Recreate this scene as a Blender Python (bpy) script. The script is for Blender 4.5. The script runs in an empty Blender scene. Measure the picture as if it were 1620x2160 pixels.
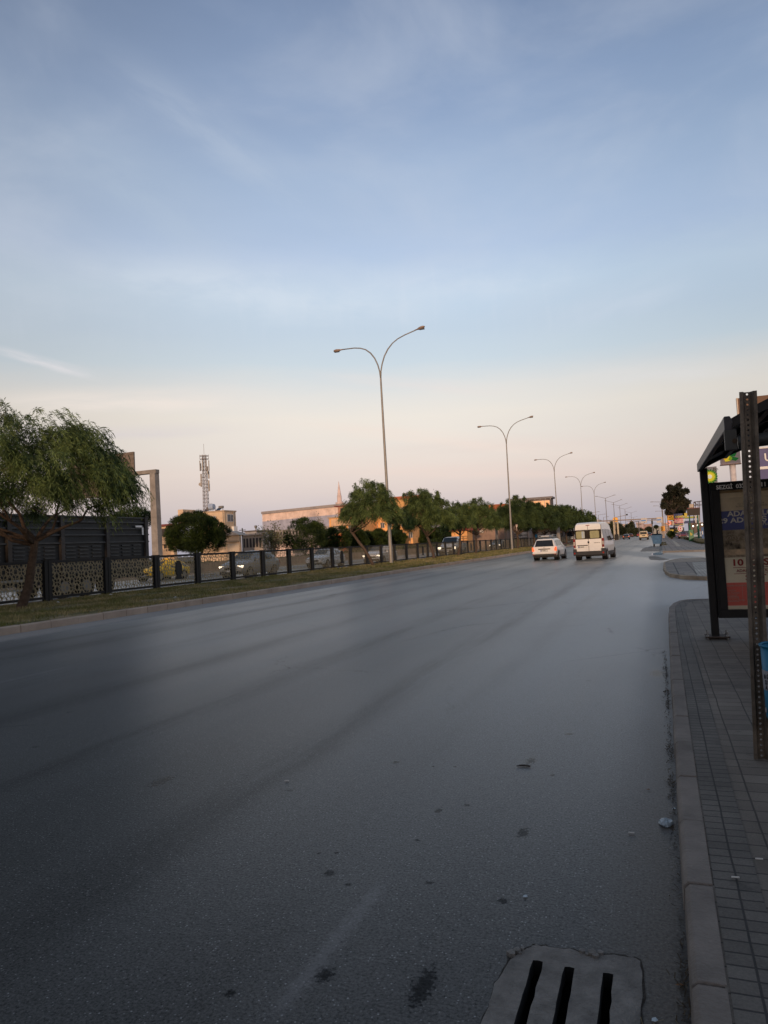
import bpy, bmesh, math, random
import numpy as np
from mathutils import Vector, Matrix
R = math.radians
rnd = random.Random(7)
sc = bpy.context.scene
COL = sc.collection

# ------------------------------------------------------------------ camera
YAW, PITCH, ROLL = R(20.953), R(2.7456), R(2.9742)
F, CX, CY, EYE = 1500.0, 810.0, 1080.0, 1.7
fw = Vector((-math.sin(YAW)*math.cos(PITCH), math.cos(YAW)*math.cos(PITCH), math.sin(PITCH)))
r0 = Vector((math.cos(YAW), math.sin(YAW), 0)); u0 = r0.cross(fw)
rt = r0*math.cos(ROLL) - u0*math.sin(ROLL); up = u0*math.cos(ROLL) + r0*math.sin(ROLL)
cam = bpy.data.objects.new('camera', bpy.data.cameras.new('camera')); COL.objects.link(cam)
M = Matrix.Identity(4)
for i in range(3):
    M[i][0], M[i][1], M[i][2] = rt[i], up[i], -fw[i]
M[0][3], M[1][3], M[2][3] = 0, 0, EYE
cam.matrix_world = M
cam.data.sensor_fit = 'HORIZONTAL'; cam.data.sensor_width = 36; cam.data.lens = 36*F/1620
cam.data.clip_start = 0.05; cam.data.clip_end = 6000
sc.camera = cam
sc.view_settings.view_transform = 'Standard'; sc.view_settings.look = 'None'; sc.view_settings.exposure = 0
C0 = Vector((0, 0, EYE))
def ray(x, y): return fw + rt*((x-CX)/F) - up*((y-CY)/F)
def at(x, y, Y):            # surveyed point of the place at distance Y up the road
    d = ray(x, y); return C0 + d*(Y/d.y)
def atX(x, y, X):
    d = ray(x, y); return C0 + d*(X/d.x)
def atZ(x, y, Z=0.0):
    d = ray(x, y); return C0 + d*((Z-EYE)/d.z)
def bend(Y): return 0.006*min(max(Y, 0), 300)

# ------------------------------------------------------------------ materials
def lin(c):
    return tuple(((v/255)/12.92 if v/255 <= 0.04045 else ((v/255+0.055)/1.055)**2.4) for v in c)
MATS = {}
def mat(name, col, rough=0.7, metal=0.0, var=0.18, scale=3.0, bump=0.0, bscale=40, emit=None, estr=0, spec=0.35, coat=0.0):
    if name in MATS: return MATS[name]
    m = bpy.data.materials.new(name); m.use_nodes = True; MATS[name] = m
    N = m.node_tree.nodes; Lk = m.node_tree.links; p = N['Principled BSDF']
    p.inputs['Roughness'].default_value = rough; p.inputs['Metallic'].default_value = metal
    p.inputs['Specular IOR Level'].default_value = spec
    p.inputs['Coat Weight'].default_value = coat
    tc = N.new('ShaderNodeTexCoord')
    n1 = N.new('ShaderNodeTexNoise'); n1.inputs['Scale'].default_value = scale; n1.inputs['Detail'].default_value = 7
    n1.inputs['Roughness'].default_value = 0.65
    Lk.new(tc.outputs['Object'], n1.inputs['Vector'])
    r = N.new('ShaderNodeMapRange'); r.inputs['From Min'].default_value = 0.3; r.inputs['From Max'].default_value = 0.7
    r.inputs['To Min'].default_value = 1-var; r.inputs['To Max'].default_value = 1+var
    Lk.new(n1.outputs['Fac'], r.inputs['Value'])
    mx = N.new('ShaderNodeVectorMath'); mx.operation = 'SCALE'; mx.inputs[0].default_value = col[:3]
    Lk.new(r.outputs[0], mx.inputs['Scale']); Lk.new(mx.outputs[0], p.inputs['Base Color'])
    if bump:
        n2 = N.new('ShaderNodeTexNoise'); n2.inputs['Scale'].default_value = bscale; n2.inputs['Detail'].default_value = 4
        Lk.new(tc.outputs['Object'], n2.inputs['Vector'])
        b = N.new('ShaderNodeBump'); b.inputs['Strength'].default_value = bump; b.inputs['Distance'].default_value = 0.02
        Lk.new(n2.outputs['Fac'], b.inputs['Height']); Lk.new(b.outputs[0], p.inputs['Normal'])
    if emit:
        p.inputs['Emission Color'].default_value = (*emit, 1); p.inputs['Emission Strength'].default_value = estr
    return m

# ------------------------------------------------------------------ mesh builder
class MB:
    def __init__(s): s.v = []; s.f = []; s.mi = []
    def add(s, vs, fs, mi=0):
        o = len(s.v); s.v += [tuple(v) for v in vs]; s.f += [tuple(o+i for i in f) for f in fs]; s.mi += [mi]*len(fs); return s
    def box(s, x0, x1, y0, y1, z0, z1, mi=0, m=None):
        vs = [Vector((x, y, z)) for z in (z0, z1) for y in (y0, y1) for x in (x0, x1)]
        if m is not None: vs = [m @ v for v in vs]
        return s.add(vs, [(0,2,3,1),(4,5,7,6),(0,1,5,4),(2,6,7,3),(0,4,6,2),(1,3,7,5)], mi)
    def tube(s, pts, rad, n=8, mi=0, cap=True):
        pts = [Vector(p) for p in pts]
        if not hasattr(rad, '__len__'): rad = [rad]*len(pts)
        rings = []; prev = None
        for i, p in enumerate(pts):
            d = (pts[min(i+1, len(pts)-1)] - pts[max(i-1, 0)]).normalized()
            if prev is None:
                a = d.cross(Vector((0, 0, 1)));
                if a.length < 0.05: a = d.cross(Vector((1, 0, 0)))
            else: a = prev - d*prev.dot(d)
            a.normalize(); prev = a; b = d.cross(a)
            rings.append([p + (a*math.cos(t) + b*math.sin(t))*rad[i] for t in [2*math.pi*k/n for k in range(n)]])
        vs = [v for r in rings for v in r]; fs = []
        for i in range(len(pts)-1):
            for k in range(n):
                fs.append((i*n+k, i*n+(k+1) % n, (i+1)*n+(k+1) % n, (i+1)*n+k))
        if cap: fs += [tuple(reversed(range(n))), tuple((len(pts)-1)*n+k for k in range(n))]
        return s.add(vs, fs, mi)
    def prism(s, poly, axis, a, b, mi=0):   # polygon in the two other axes, extruded along axis
        def P(u, v, w): return {'x': (w, u, v), 'y': (u, w, v), 'z': (u, v, w)}[axis]
        n = len(poly)
        vs = [P(u, v, a) for u, v in poly] + [P(u, v, b) for u, v in poly]
        fs = [tuple(range(n)), tuple(reversed(range(n, 2*n)))] + [(i, i+n, (i+1) % n+n, (i+1) % n) for i in range(n)]
        return s.add(vs, fs, mi)
    def quad(s, a, b, c, d, mi=0): return s.add([a, b, c, d], [(0, 1, 2, 3)], mi)
    def build(s, name, mats, parent=None, smooth=False, loc=None, bevel=0, fix=True, subsurf=0):
        me = bpy.data.meshes.new(name); me.from_pydata(s.v, [], s.f)
        if not isinstance(mats, (list, tuple)): mats = [mats]
        for m in mats: me.materials.append(m)
        me.polygons.foreach_set('material_index', s.mi)
        if fix:
            bm = bmesh.new(); bm.from_mesh(me); bmesh.ops.recalc_face_normals(bm, faces=bm.faces); bm.to_mesh(me); bm.free()
        if smooth: me.polygons.foreach_set('use_smooth', [True]*len(me.polygons))
        o = bpy.data.objects.new(name, me); COL.objects.link(o)
        if parent: o.parent = parent
        if loc is not None: o.location = loc
        if bevel:
            b = o.modifiers.new('bevel', 'BEVEL'); b.width = bevel; b.segments = 2; b.limit_method = 'ANGLE'
        if subsurf:
            b = o.modifiers.new('s', 'SUBSURF'); b.levels = subsurf; b.render_levels = subsurf
        me.update(); return o
def tag(o, label=None, cat=None, group=None, kind=None):
    if label: o['label'] = label
    if cat: o['category'] = cat
    if group: o['group'] = group
    if kind: o['kind'] = kind
    return o
def empty(name, loc=(0, 0, 0), rz=0, label=None, cat=None, group=None):
    o = bpy.data.objects.new(name, None); o.empty_display_size = 0.2; COL.objects.link(o)
    o.location = loc; o.rotation_euler = (0, 0, rz); tag(o, label, cat, group); return o
def copy_tree(o, parent=None):
    c = o.copy(); COL.objects.link(c); c.parent = parent
    for ch in list(KIDS(o)): copy_tree(ch, c)
    return c
def KIDS(o): return [x for x in COL.objects if x.parent == o]
def text(body, size, m, parent, loc, rot, name='lettering', bold=0.0, align='LEFT', ext=0.004, sx=1.0):
    cu = bpy.data.curves.new(name, 'FONT'); cu.body = body; cu.size = size; cu.offset = bold; cu.extrude = ext
    cu.align_x = align; cu.resolution_u = 3
    t = bpy.data.objects.new(name, cu); COL.objects.link(t)
    bpy.context.view_layer.update()
    me = bpy.data.meshes.new_from_object(t.evaluated_get(bpy.context.evaluated_depsgraph_get()))
    bpy.data.objects.remove(t)
    me.materials.clear(); me.materials.append(m)
    o = bpy.data.objects.new(name, me); COL.objects.link(o); o.location = loc; o.rotation_euler = rot
    o.scale = (sx, 1, 1)
    if parent: o.parent = parent
    return o
FACE = (R(90), 0, 0)      # text standing upright, read from -Y

# ------------------------------------------------------------------ world
SUN_EL, SUN_AZ = R(5.5), R(168)      # azimuth measured from +Y clockwise: behind the viewer
w = bpy.data.worlds.new('World'); sc.world = w; w.use_nodes = True
N = w.node_tree.nodes; L = w.node_tree.links
for n in list(N): N.remove(n)
out = N.new('ShaderNodeOutputWorld'); tc = N.new('ShaderNodeTexCoord')
def vm(op, a=None, b=None, sc_=None):
    n = N.new('ShaderNodeVectorMath'); n.operation = op
    for i, v in enumerate((a, b)):
        if v is None: continue
        if isinstance(v, (tuple, Vector)): n.inputs[i].default_value = tuple(v)
        else: L.new(v, n.inputs[i])
    if sc_ is not None:
        if isinstance(sc_, (int, float)): n.inputs['Scale'].default_value = sc_
        else: L.new(sc_, n.inputs['Scale'])
    return n.outputs['Value'] if op in ('DOT_PRODUCT', 'LENGTH') else n.outputs['Vector']
def mth(op, a, b=None, c=None, clamp=False):
    n = N.new('ShaderNodeMath'); n.operation = op; n.use_clamp = clamp
    for i, v in enumerate((a, b, c)):
        if v is None: continue
        if isinstance(v, (int, float)): n.inputs[i].default_value = v
        else: L.new(v, n.inputs[i])
    return n.outputs[0]
def mr(v, a, b, c, d, t='SMOOTHSTEP'):
    n = N.new('ShaderNodeMapRange'); n.interpolation_type = t
    L.new(v, n.inputs['Value'])
    for k, x in zip(('From Min', 'From Max', 'To Min', 'To Max'), (a, b, c, d)): n.inputs[k].default_value = x
    return n.outputs[0]
def noise(vec, scale, detail=5, rough=0.55, dist=0.0):
    n = N.new('ShaderNodeTexNoise'); n.inputs['Scale'].default_value = scale; n.inputs['Detail'].default_value = detail
    n.inputs['Roughness'].default_value = rough; n.inputs['Distortion'].default_value = dist
    L.new(vec, n.inputs['Vector']); return n.outputs['Fac']
def mixc(f, a, b):
    n = N.new('ShaderNodeMix'); n.data_type = 'RGBA'
    L.new(f, n.inputs[0]) if not isinstance(f, (int, float)) else setattr(n.inputs[0], 'default_value', f)
    for i, v in ((6, a), (7, b)):
        if isinstance(v, tuple): n.inputs[i].default_value = (*v[:3], 1)
        else: L.new(v, n.inputs[i])
    return n.outputs[2]
D = tc.outputs['Generated']
sep = N.new('ShaderNodeSeparateXYZ'); L.new(D, sep.inputs[0]); Z = sep.outputs['Z']
# horizontal axes of the view heading, for placing the wisps round the compass
ex = Vector((math.cos(YAW), math.sin(YAW), 0)); ey = Vector((-math.sin(YAW), math.cos(YAW), 0))
dx = vm('DOT_PRODUCT', D, ex); dy = vm('DOT_PRODUCT', D, ey)
az = mth('ARCTAN2', dx, dy)
cmb = N.new('ShaderNodeCombineXYZ'); L.new(az, cmb.inputs[0]); L.new(Z, cmb.inputs[1]); AE = cmb.outputs[0]
def mapping(vec, s, rot=0):
    n = N.new('ShaderNodeMapping'); n.inputs['Scale'].default_value = s; n.inputs['Rotation'].default_value = (0, 0, rot)
    L.new(vec, n.inputs['Vector']); return n.outputs[0]
wob = noise(mapping(AE, (2.2, 9, 1)), 1.0, 5, 0.55)
wob2 = noise(mapping(AE, (5, 30, 1), 0.06), 1.0, 5, 0.6)
zz = mth('ADD', Z, mth('MULTIPLY', mth('SUBTRACT', wob, 0.5), 0.045))
zz = mth('ADD', zz, mth('MULTIPLY', mth('SUBTRACT', wob2, 0.5), 0.016))
zz = mth('ADD', zz, mth('MULTIPLY', az, 0.012))
ramp = N.new('ShaderNodeValToRGB'); L.new(zz, ramp.inputs[0]); cr = ramp.color_ramp
stops = [(0.0, (176, 171, 184)), (0.035, (196, 185, 191)), (0.075, (223, 205, 200)), (0.11, (237, 218, 208)), (0.145, (241, 227, 216)),
         (0.18, (247, 233, 220)), (0.21, (240, 231, 223)), (0.25, (217, 223, 228)), (0.29, (209, 218, 229)), (0.335, (208, 219, 233)),
         (0.385, (193, 206, 229)), (0.46, (176, 191, 216)), (0.54, (153, 169, 198)), (0.62, (130, 146, 176)), (0.8, (136, 142, 156)), (1.0, (128, 132, 140))]
while len(cr.elements) < len(stops): cr.elements.new(0.5)
for e, (p, c) in zip(cr.elements, stops): e.position = p; e.color = (*lin(c), 1)
base = ramp.outputs[0]
# bluish towards the upper right of the compass, greyer on the other side
side = mr(az, -0.75, 0.65, 0, 1, 'LINEAR')
tint = mixc(side, (0.84, 0.86, 0.86), (0.84, 0.94, 1.02))
hi = mr(Z, 0.02, 0.30, 0.0, 1.0)
tint2 = mixc(hi, (0.97, 0.99, 1.0), tint)
sideL = mth('MULTIPLY', mr(az, -0.62, -0.10, 0.82, 1.04), mr(az, 0.05, 0.60, 1.0, 0.80))
mul = N.new('ShaderNodeMix'); mul.data_type = 'RGBA'; mul.blend_type = 'MULTIPLY'; mul.inputs[0].default_value = 1
L.new(base, mul.inputs[6]); L.new(tint2, mul.inputs[7]); skyc = vm('SCALE', mul.outputs[2], None, sideL)
# soft veil clouds
veil = mr(noise(mapping(AE, (2.6, 6.5, 1), 0.5), 1.0, 6, 0.55, 0.4), 0.42, 0.76, 0.0, 0.30)
veil = mth('MULTIPLY', veil, mr(Z, 0.16, 0.34, 0.15, 1))
skyc = mixc(veil, skyc, lin((208, 214, 225)))
# fine ripples in a band
rip = mr(noise(mapping(AE, (55, 8, 1), 0.35), 1.0, 3, 0.5, 0.6), 0.48, 0.8, 0, 0.10)
ripm = mth('MULTIPLY', mr(Z, 0.255, 0.30, 0, 1), mr(Z, 0.34, 0.40, 1, 0))
ripm = mth('MULTIPLY', ripm, mr(noise(mapping(AE, (3, 4, 1)), 1.0, 2), 0.35, 0.65, 0.2, 1))
skyc = mixc(mth('MULTIPLY', rip, ripm), skyc, lin((226, 230, 240)))
def streak(p0, p1, width, col, strength, nscale=(6, 40, 1), soft=1.0, thr=(0.35, 0.65)):
    global skyc
    a = ray(*p0).normalized(); b = ray(*p1).normalized(); mid = ((a+b)/2).normalized()
    al = (b-a).normalized(); pe = al.cross(mid).normalized(); half = (b-a).length/2
    u = vm('DOT_PRODUCT', D, al); v = vm('DOT_PRODUCT', D, pe)
    u = mth('SUBTRACT', u, mid.dot(al)); c = N.new('ShaderNodeCombineXYZ'); L.new(u, c.inputs[0]); L.new(v, c.inputs[1])
    nz = noise(mapping(c.outputs[0], nscale), 1.0, 5, 0.6, 0.3)
    v2 = mth('ADD', v, mth('MULTIPLY', mth('SUBTRACT', nz, 0.5), width*1.2))
    m_ = mth('MULTIPLY', mr(mth('ABSOLUTE', u), half*0.25, half*1.1, 1, 0), mr(mth('ABSOLUTE', v2), 0, width, 1, 0))
    m_ = mth('MULTIPLY', m_, mr(nz, thr[0], thr[1], 0.3, 1)); m_ = mth('MULTIPLY', m_, mr(vm('DOT_PRODUCT', D, mid), 0.2, 0.4, 0, 1))
    skyc = mixc(mth('MULTIPLY', m_, strength), skyc, lin(col))
streak((-40, 728), (230, 800), 0.009, (232, 226, 228), 0.62, (9, 60, 1), 1.0, (0.38, 0.60))
streak((180, 90), (700, 440), 0.040, (198, 208, 222), 0.28, (6, 22, 1), 1.0, (0.36, 0.62))
streak((90, 260), (560, 560), 0.060, (186, 200, 216), 0.30, (5, 14, 1))
streak((640, 790), (1150, 830), 0.012, (234, 224, 220), 0.50, (4, 40, 1))
streak((560, 890), (1350, 960), 0.016, (246, 226, 214), 0.55, (4, 34, 1))
streak((-100, 850), (620, 835), 0.022, (246, 232, 222), 0.65, (4, 30, 1))
streak((-60, 925), (560, 900), 0.012, (214, 206, 212), 0.55, (4, 30, 1))
streak((650, 1000), (1500, 985), 0.014, (240, 214, 204), 0.45, (4, 34, 1))
streak((60, 560), (1000, 640), 0.055, (224, 231, 240), 0.45, (7, 16, 1))
streak((700, 610), (1300, 560), 0.040, (220, 228, 239), 0.35, (7, 18, 1))
streak((1180, 800), (1640, 760), 0.020, (226, 224, 226), 0.35, (5, 30, 1))
streak((700, 960), (1500, 905), 0.016, (228, 208, 202), 0.30, (4, 40, 1))
streak((1150, 690), (1500, 560), 0.030, (206, 216, 230), 0.35, (6, 30, 1))
# sunset glow low behind the viewer
sd = Vector((math.sin(SUN_AZ)*math.cos(SUN_EL), math.cos(SUN_AZ)*math.cos(SUN_EL), math.sin(SUN_EL)))
gl = mr(vm('DOT_PRODUCT', D, sd), 0.30, 1.0, 0, 1)
gl = mth('MULTIPLY', gl, mr(Z, 0.0, 0.55, 1, 0))
skyc = mixc(mth('MULTIPLY', gl, 0.7), skyc, (1.3, 0.86, 0.58))
bg = N.new('ShaderNodeBackground'); L.new(skyc, bg.inputs[0]); bg.inputs[1].default_value = 0.97
ns = N.new('ShaderNodeTexSky'); ns.sky_type = 'NISHITA'; ns.sun_disc = False; ns.sun_elevation = SUN_EL; ns.sun_rotation = SUN_AZ
ns.dust_density = 2.0
bg2 = N.new('ShaderNodeBackground'); L.new(ns.outputs[0], bg2.inputs[0]); bg2.inputs[1].default_value = 0.05*0.2
ad = N.new('ShaderNodeAddShader'); L.new(bg.outputs[0], ad.inputs[0]); L.new(bg2.outputs[0], ad.inputs[1])
L.new(ad.outputs[0], out.inputs[0])
sun = bpy.data.objects.new('sun', bpy.data.lights.new('sun', 'SUN')); COL.objects.link(sun)
sun.data.energy = 2.4; sun.data.angle = R(2); sun.data.color = (1.0, 0.68, 0.45)
sun.rotation_euler = sd.to_track_quat('Z', 'Y').to_euler()

# ------------------------------------------------------------------ ground materials
SHEEN, SPEC_K = 0.62, 0.42
def asphalt(name, fancy=True):
    global N, L
    m = bpy.data.materials.new(name); m.use_nodes = True; N = m.node_tree.nodes; L = m.node_tree.links
    p = N['Principled BSDF']; g = N.new('ShaderNodeNewGeometry'); P = g.outputs['Position']
    s = N.new('ShaderNodeSeparateXYZ'); L.new(P, s.inputs[0]); X, Y = s.outputs[0], s.outputs[1]
    big = noise(mapping(P, (0.35, 0.12, 1)), 1.0, 5, 0.6)
    strk = noise(mapping(P, (1.6, 0.035, 1)), 1.0, 4, 0.6)
    strk2 = noise(mapping(P, (0.55, 0.02, 1)), 1.0, 3, 0.5)
    fine = noise(P, 75, 6, 0.8); mid = noise(P, 14, 6, 0.75)
    v = mth('MULTIPLY', mr(fine, 0.34, 0.66, 0.20, 1.80, 'LINEAR'), mr(mid, 0.3, 0.7, 0.78, 1.22, 'LINEAR'))
    v = mth('MULTIPLY', v, mr(big, 0.3, 0.7, 0.84, 1.16, 'LINEAR'))
    v = mth('MULTIPLY', v, mr(strk, 0.3, 0.7, 0.90, 1.10, 'LINEAR'))
    # pale stones in the surface
    vo = N.new('ShaderNodeTexVoronoi'); vo.inputs['Scale'].default_value = 62; L.new(P, vo.inputs['Vector'])
    sv = N.new('ShaderNodeSeparateColor'); L.new(vo.outputs['Color'], sv.inputs[0])
    st = mth('MULTIPLY', mr(vo.outputs['Distance'], 0.10, 0.34, 1, 0), mr(sv.outputs[0], 0.62, 0.98, 0, 1, 'LINEAR'))
    sp = mth('ADD', 1.0, 0.0); rough = mr(mth('ADD', mth('MULTIPLY', strk, 0.5), mth('MULTIPLY', strk2, 0.5)), 0.35, 0.65, 0.33, 0.38, 'LINEAR')
    if fancy:
        for xc, wd, amt in ((-2.95, 0.22, 0.30), (-4.9, 0.25, 0.28), (-6.9, 0.3, 0.25), (-8.9, 0.3, 0.25), (-11.2, 0.35, 0.3), (-12.6, 0.3, 0.25), (-1.9, 0.15, 0.12)):
            wv = mth('ADD', X, mth('MULTIPLY', mth('SUBTRACT', noise(mapping(P, (0.01, 0.10, 1)), 1.0, 3), 0.5), 0.9))
            d = mth('ABSOLUTE', mth('SUBTRACT', wv, xc))
            k = mr(d, 0, wd*2, amt, 0)
            k = mth('MULTIPLY', mth('MULTIPLY', k, 0.75), mr(noise(mapping(P, (1.5, 0.15, 1)), 1.0, 5, 0.7), 0.35, 0.65, 0.1, 1))
            v = mth('MULTIPLY', v, mth('SUBTRACT', 1.0, k)); sp = mth('MULTIPLY', sp, mth('SUBTRACT', 1.0, mth('MULTIPLY', k, 1.15))); rough = mth('ADD', rough, mth('MULTIPLY', k, 0.06))
        # oil drops and tyre scuffs
        for q, r_, e in (((1062, 1901), .035, 1), ((1103, 1757), .05, 2), ((893, 2080), .055, 3.2), ((986, 1698), .03, 1), ((695, 1842), .035, 1.6), ((1120, 1605), .05, 2.5),
                       ((1385, 1420), .10, 3), ((925, 1710), .03, 2), ((880, 1772), .022, 1), ((905, 1862), .025, 1), ((735, 1866), .022, 1), ((686, 2056), .05, 1.3), ((835, 1608), .035, 1.5),
                       ((960, 1617), .02, 1), ((913, 1617), .02, 1), ((1165, 1635), .03, 1), ((340, 1648), .08, 2), ((1200, 1548), .05, 1), ((485, 2095), .03, 1), ((672, 1800), .015, 1), ((710, 1799), .02, 1)):
            c = atZ(*q)
            a = vm('MULTIPLY', vm('SUBTRACT', P, tuple(c)), (1, 1/e, 0))
            dd = mth('ADD', vm('LENGTH', a), mth('MULTIPLY', mth('SUBTRACT', noise(P, 38, 4, 0.7), 0.5), r_*2.2))
            k = mr(dd, r_*0.35, r_*1.1, 0.80, 0)
            v = mth('MULTIPLY', v, mth('SUBTRACT', 1.0, k)); rough = mth('SUBTRACT', rough, mth('MULTIPLY', k, 0.15)); st = mth('MULTIPLY', st, mth('SUBTRACT', 1.0, k))
        # hairline cracks and a curved scratch
        wp = vm('ADD', P, vm('SCALE', cvec(mth('SUBTRACT', noise(P, 1.3, 5, 0.65), 0.5)), None, 0.9))
        ve = N.new('ShaderNodeTexVoronoi'); ve.feature = 'DISTANCE_TO_EDGE'; ve.inputs['Scale'].default_value = 0.28; L.new(wp, ve.inputs['Vector'])
        k = mth('MULTIPLY', mr(ve.outputs['Distance'], 0.0, 0.006, 0.55, 0), mr(noise(P, 0.35, 3), 0.50, 0.60, 0, 1))
        v = mth('MULTIPLY', v, mth('SUBTRACT', 1.0, k))
        # many small faint drops
        vo2 = N.new('ShaderNodeTexVoronoi'); vo2.inputs['Scale'].default_value = 1.7; L.new(vm('ADD', P, vm('SCALE', cvec(noise(P, 9, 3)), None, 0.12)), vo2.inputs['Vector'])
        s2 = N.new('ShaderNodeSeparateColor'); L.new(vo2.outputs['Color'], s2.inputs[0])
        k = mth('MULTIPLY', mr(vo2.outputs['Distance'], 0.02, 0.07, 0.55, 0), mr(s2.outputs[1], 0.55, 0.75, 0, 1))
        v = mth('MULTIPLY', v, mth('SUBTRACT', 1.0, k))
    if fancy:
        xf = mr(X, -4.2, -0.6, 0.45, 1.15); v = mth('MULTIPLY', v, xf); sp = mth('MULTIPLY', sp, mr(mth('SUBTRACT', Y, mth('MULTIPLY', X, -0.7)), -1.0, 7.0, 0.62, 1.0))  # asphalt coloured darker leftwards, near corner less glossy, imitating lens vignetting
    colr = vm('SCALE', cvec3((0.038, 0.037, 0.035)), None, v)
    colr = mixc(mth('MULTIPLY', st, 0.75), colr, (0.30, 0.305, 0.31))
    # worn paint line, pale scuffed track and short lane dash
    if fancy:
        a, b = atZ(800, 1870), atZ(590, 2130)
        ab = Vector((a.x-b.x, a.y-b.y, 0)); ln = ab.length; ab.normalize(); pn = Vector((-ab.y, ab.x, 0))
        rel = vm('SUBTRACT', P, tuple((a+b)/2)); uu = mth('ABSOLUTE', vm('DOT_PRODUCT', rel, ab)); vv = mth('ABSOLUTE', vm('DOT_PRODUCT', rel, pn))
        nn = noise(P, 22, 5, 0.7)
        k = mth('MULTIPLY', mr(uu, ln*0.4, ln*0.62, 1, 0), mr(mth('ADD', vv, mth('MULTIPLY', mth('SUBTRACT', nn, 0.5), 0.16)), 0.01, 0.06, 0.32, 0))
        colr = mixc(k, colr, (0.17, 0.165, 0.17))
        a = atZ(20, 1435)
        rel = vm('ABSOLUTE', vm('SUBTRACT', P, tuple(a))); ss = N.new('ShaderNodeSeparateXYZ'); L.new(rel, ss.inputs[0])
        k = mth('MULTIPLY', mr(ss.outputs[0], 0.05, 0.09, 0.16, 0), mr(ss.outputs[1], 0.8, 1.4, 1, 0)); k = mth('MULTIPLY', k, mr(nn, 0.4, 0.6, 0.3, 1))
        colr = mixc(k, colr, (0.35, 0.35, 0.35))
        # grit and dust gathered along both kerbs
        xb = mth('SUBTRACT', X, mth('MULTIPLY', Y, 0.006))
        gn = noise(mapping(P, (3, 0.6, 1)), 1.0, 5, 0.65)
        dl = mr(mth('ADD', xb, mth('MULTIPLY', mth('SUBTRACT', gn, 0.5), 0.6)), -14.35, -13.75, 1, 0)
        colr = mixc(mth('MULTIPLY', dl, 0.9), colr, (0.20, 0.175, 0.155)); rough = mth('ADD', rough, mth('MULTIPLY', dl, 0.6))
        dr = mr(mth('ADD', X, mth('MULTIPLY', mth('SUBTRACT', gn, 0.5), 0.25)), -0.50, -0.03, 0, 1)
        dr = mth('MULTIPLY', dr, mr(Y, 22, 30, 1, 0.3))
        colr = mixc(mth('MULTIPLY', dr, 0.65), colr, vm('SCALE', cvec3((0.088, 0.072, 0.058)), None, mr(noise(P, 55, 5, 0.8), 0.3, 0.7, 0.35, 1.6, 'LINEAR'))); rough = mth('ADD', rough, mth('MULTIPLY', dr, 0.12))
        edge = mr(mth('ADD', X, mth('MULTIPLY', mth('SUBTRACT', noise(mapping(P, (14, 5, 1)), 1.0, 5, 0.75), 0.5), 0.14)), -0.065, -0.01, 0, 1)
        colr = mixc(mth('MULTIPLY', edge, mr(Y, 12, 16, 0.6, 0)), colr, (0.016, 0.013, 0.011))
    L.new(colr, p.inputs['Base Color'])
    rough = mth('MINIMUM', mth('MAXIMUM', mth('ADD', rough, mth('MULTIPLY', mth('SUBTRACT', mid, 0.5), 0.10)), 0.15), 1.0)
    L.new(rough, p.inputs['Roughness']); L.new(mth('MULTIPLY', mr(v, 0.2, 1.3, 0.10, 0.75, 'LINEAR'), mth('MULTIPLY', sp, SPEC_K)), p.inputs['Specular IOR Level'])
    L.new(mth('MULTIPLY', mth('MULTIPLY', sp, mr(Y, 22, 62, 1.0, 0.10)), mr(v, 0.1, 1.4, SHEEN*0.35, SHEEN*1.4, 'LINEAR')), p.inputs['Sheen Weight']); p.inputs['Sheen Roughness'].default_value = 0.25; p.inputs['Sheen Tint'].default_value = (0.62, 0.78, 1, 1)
    b = N.new('ShaderNodeBump'); b.inputs['Strength'].default_value = 0.30; b.inputs['Distance'].default_value = 0.003
    L.new(mth('ADD', fine, mth('MULTIPLY', vo.outputs['Distance'], 0.6)), b.inputs['Height']); L.new(b.outputs[0], p.inputs['Normal'])
    return m
def cvec(f):
    n = N.new('ShaderNodeCombineXYZ'); L.new(f, n.inputs[0]); L.new(f, n.inputs[1]); return n.outputs[0]
def cvec3(c):
    n = N.new('ShaderNodeCombineXYZ')
    for i in range(3): n.inputs[i].default_value = c[i]
    return n.outputs[0]
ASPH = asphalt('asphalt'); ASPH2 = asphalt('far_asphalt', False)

def ground_mat(name, cols, scale=1.5, rough=0.95, bump=0.5):
    global N, L
    m = bpy.data.materials.new(name); m.use_nodes = True; N = m.node_tree.nodes; L = m.node_tree.links
    p = N['Principled BSDF']; g = N.new('ShaderNodeNewGeometry'); P = g.outputs['Position']
    c = mixc(mr(noise(P, scale, 6, 0.65), 0.4, 0.62, 0, 1), cols[0], cols[1])
    c = mixc(mr(noise(P, scale*0.3, 4, 0.6), 0.45, 0.6, 0, 1), c, cols[2])
    c2 = vm('SCALE', c, None, mr(noise(P, 45, 4, 0.8), 0.25, 0.75, 0.6, 1.4, 'LINEAR')); L.new(c2, p.inputs['Base Color'])
    p.inputs['Roughness'].default_value = rough; p.inputs['Specular IOR Level'].default_value = 0.15
    b = N.new('ShaderNodeBump'); b.inputs['Strength'].default_value = bump; b.inputs['Distance'].default_value = 0.03
    L.new(noise(P, 40, 4, 0.7), b.inputs['Height']); L.new(b.outputs[0], p.inputs['Normal'])
    return m
SOIL = ground_mat('median_soil', ((0.15, 0.135, 0.06), (0.28, 0.21, 0.13), (0.10, 0.10, 0.045)))
VERGE = ground_mat('verge_soil', ((0.11, 0.085, 0.055), (0.16, 0.125, 0.085), (0.06, 0.065, 0.03)), 0.4)
LAND = ground_mat('land_soil', ((0.12, 0.11, 0.09), (0.16, 0.145, 0.12), (0.09, 0.085, 0.06)), 0.1)

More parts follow.
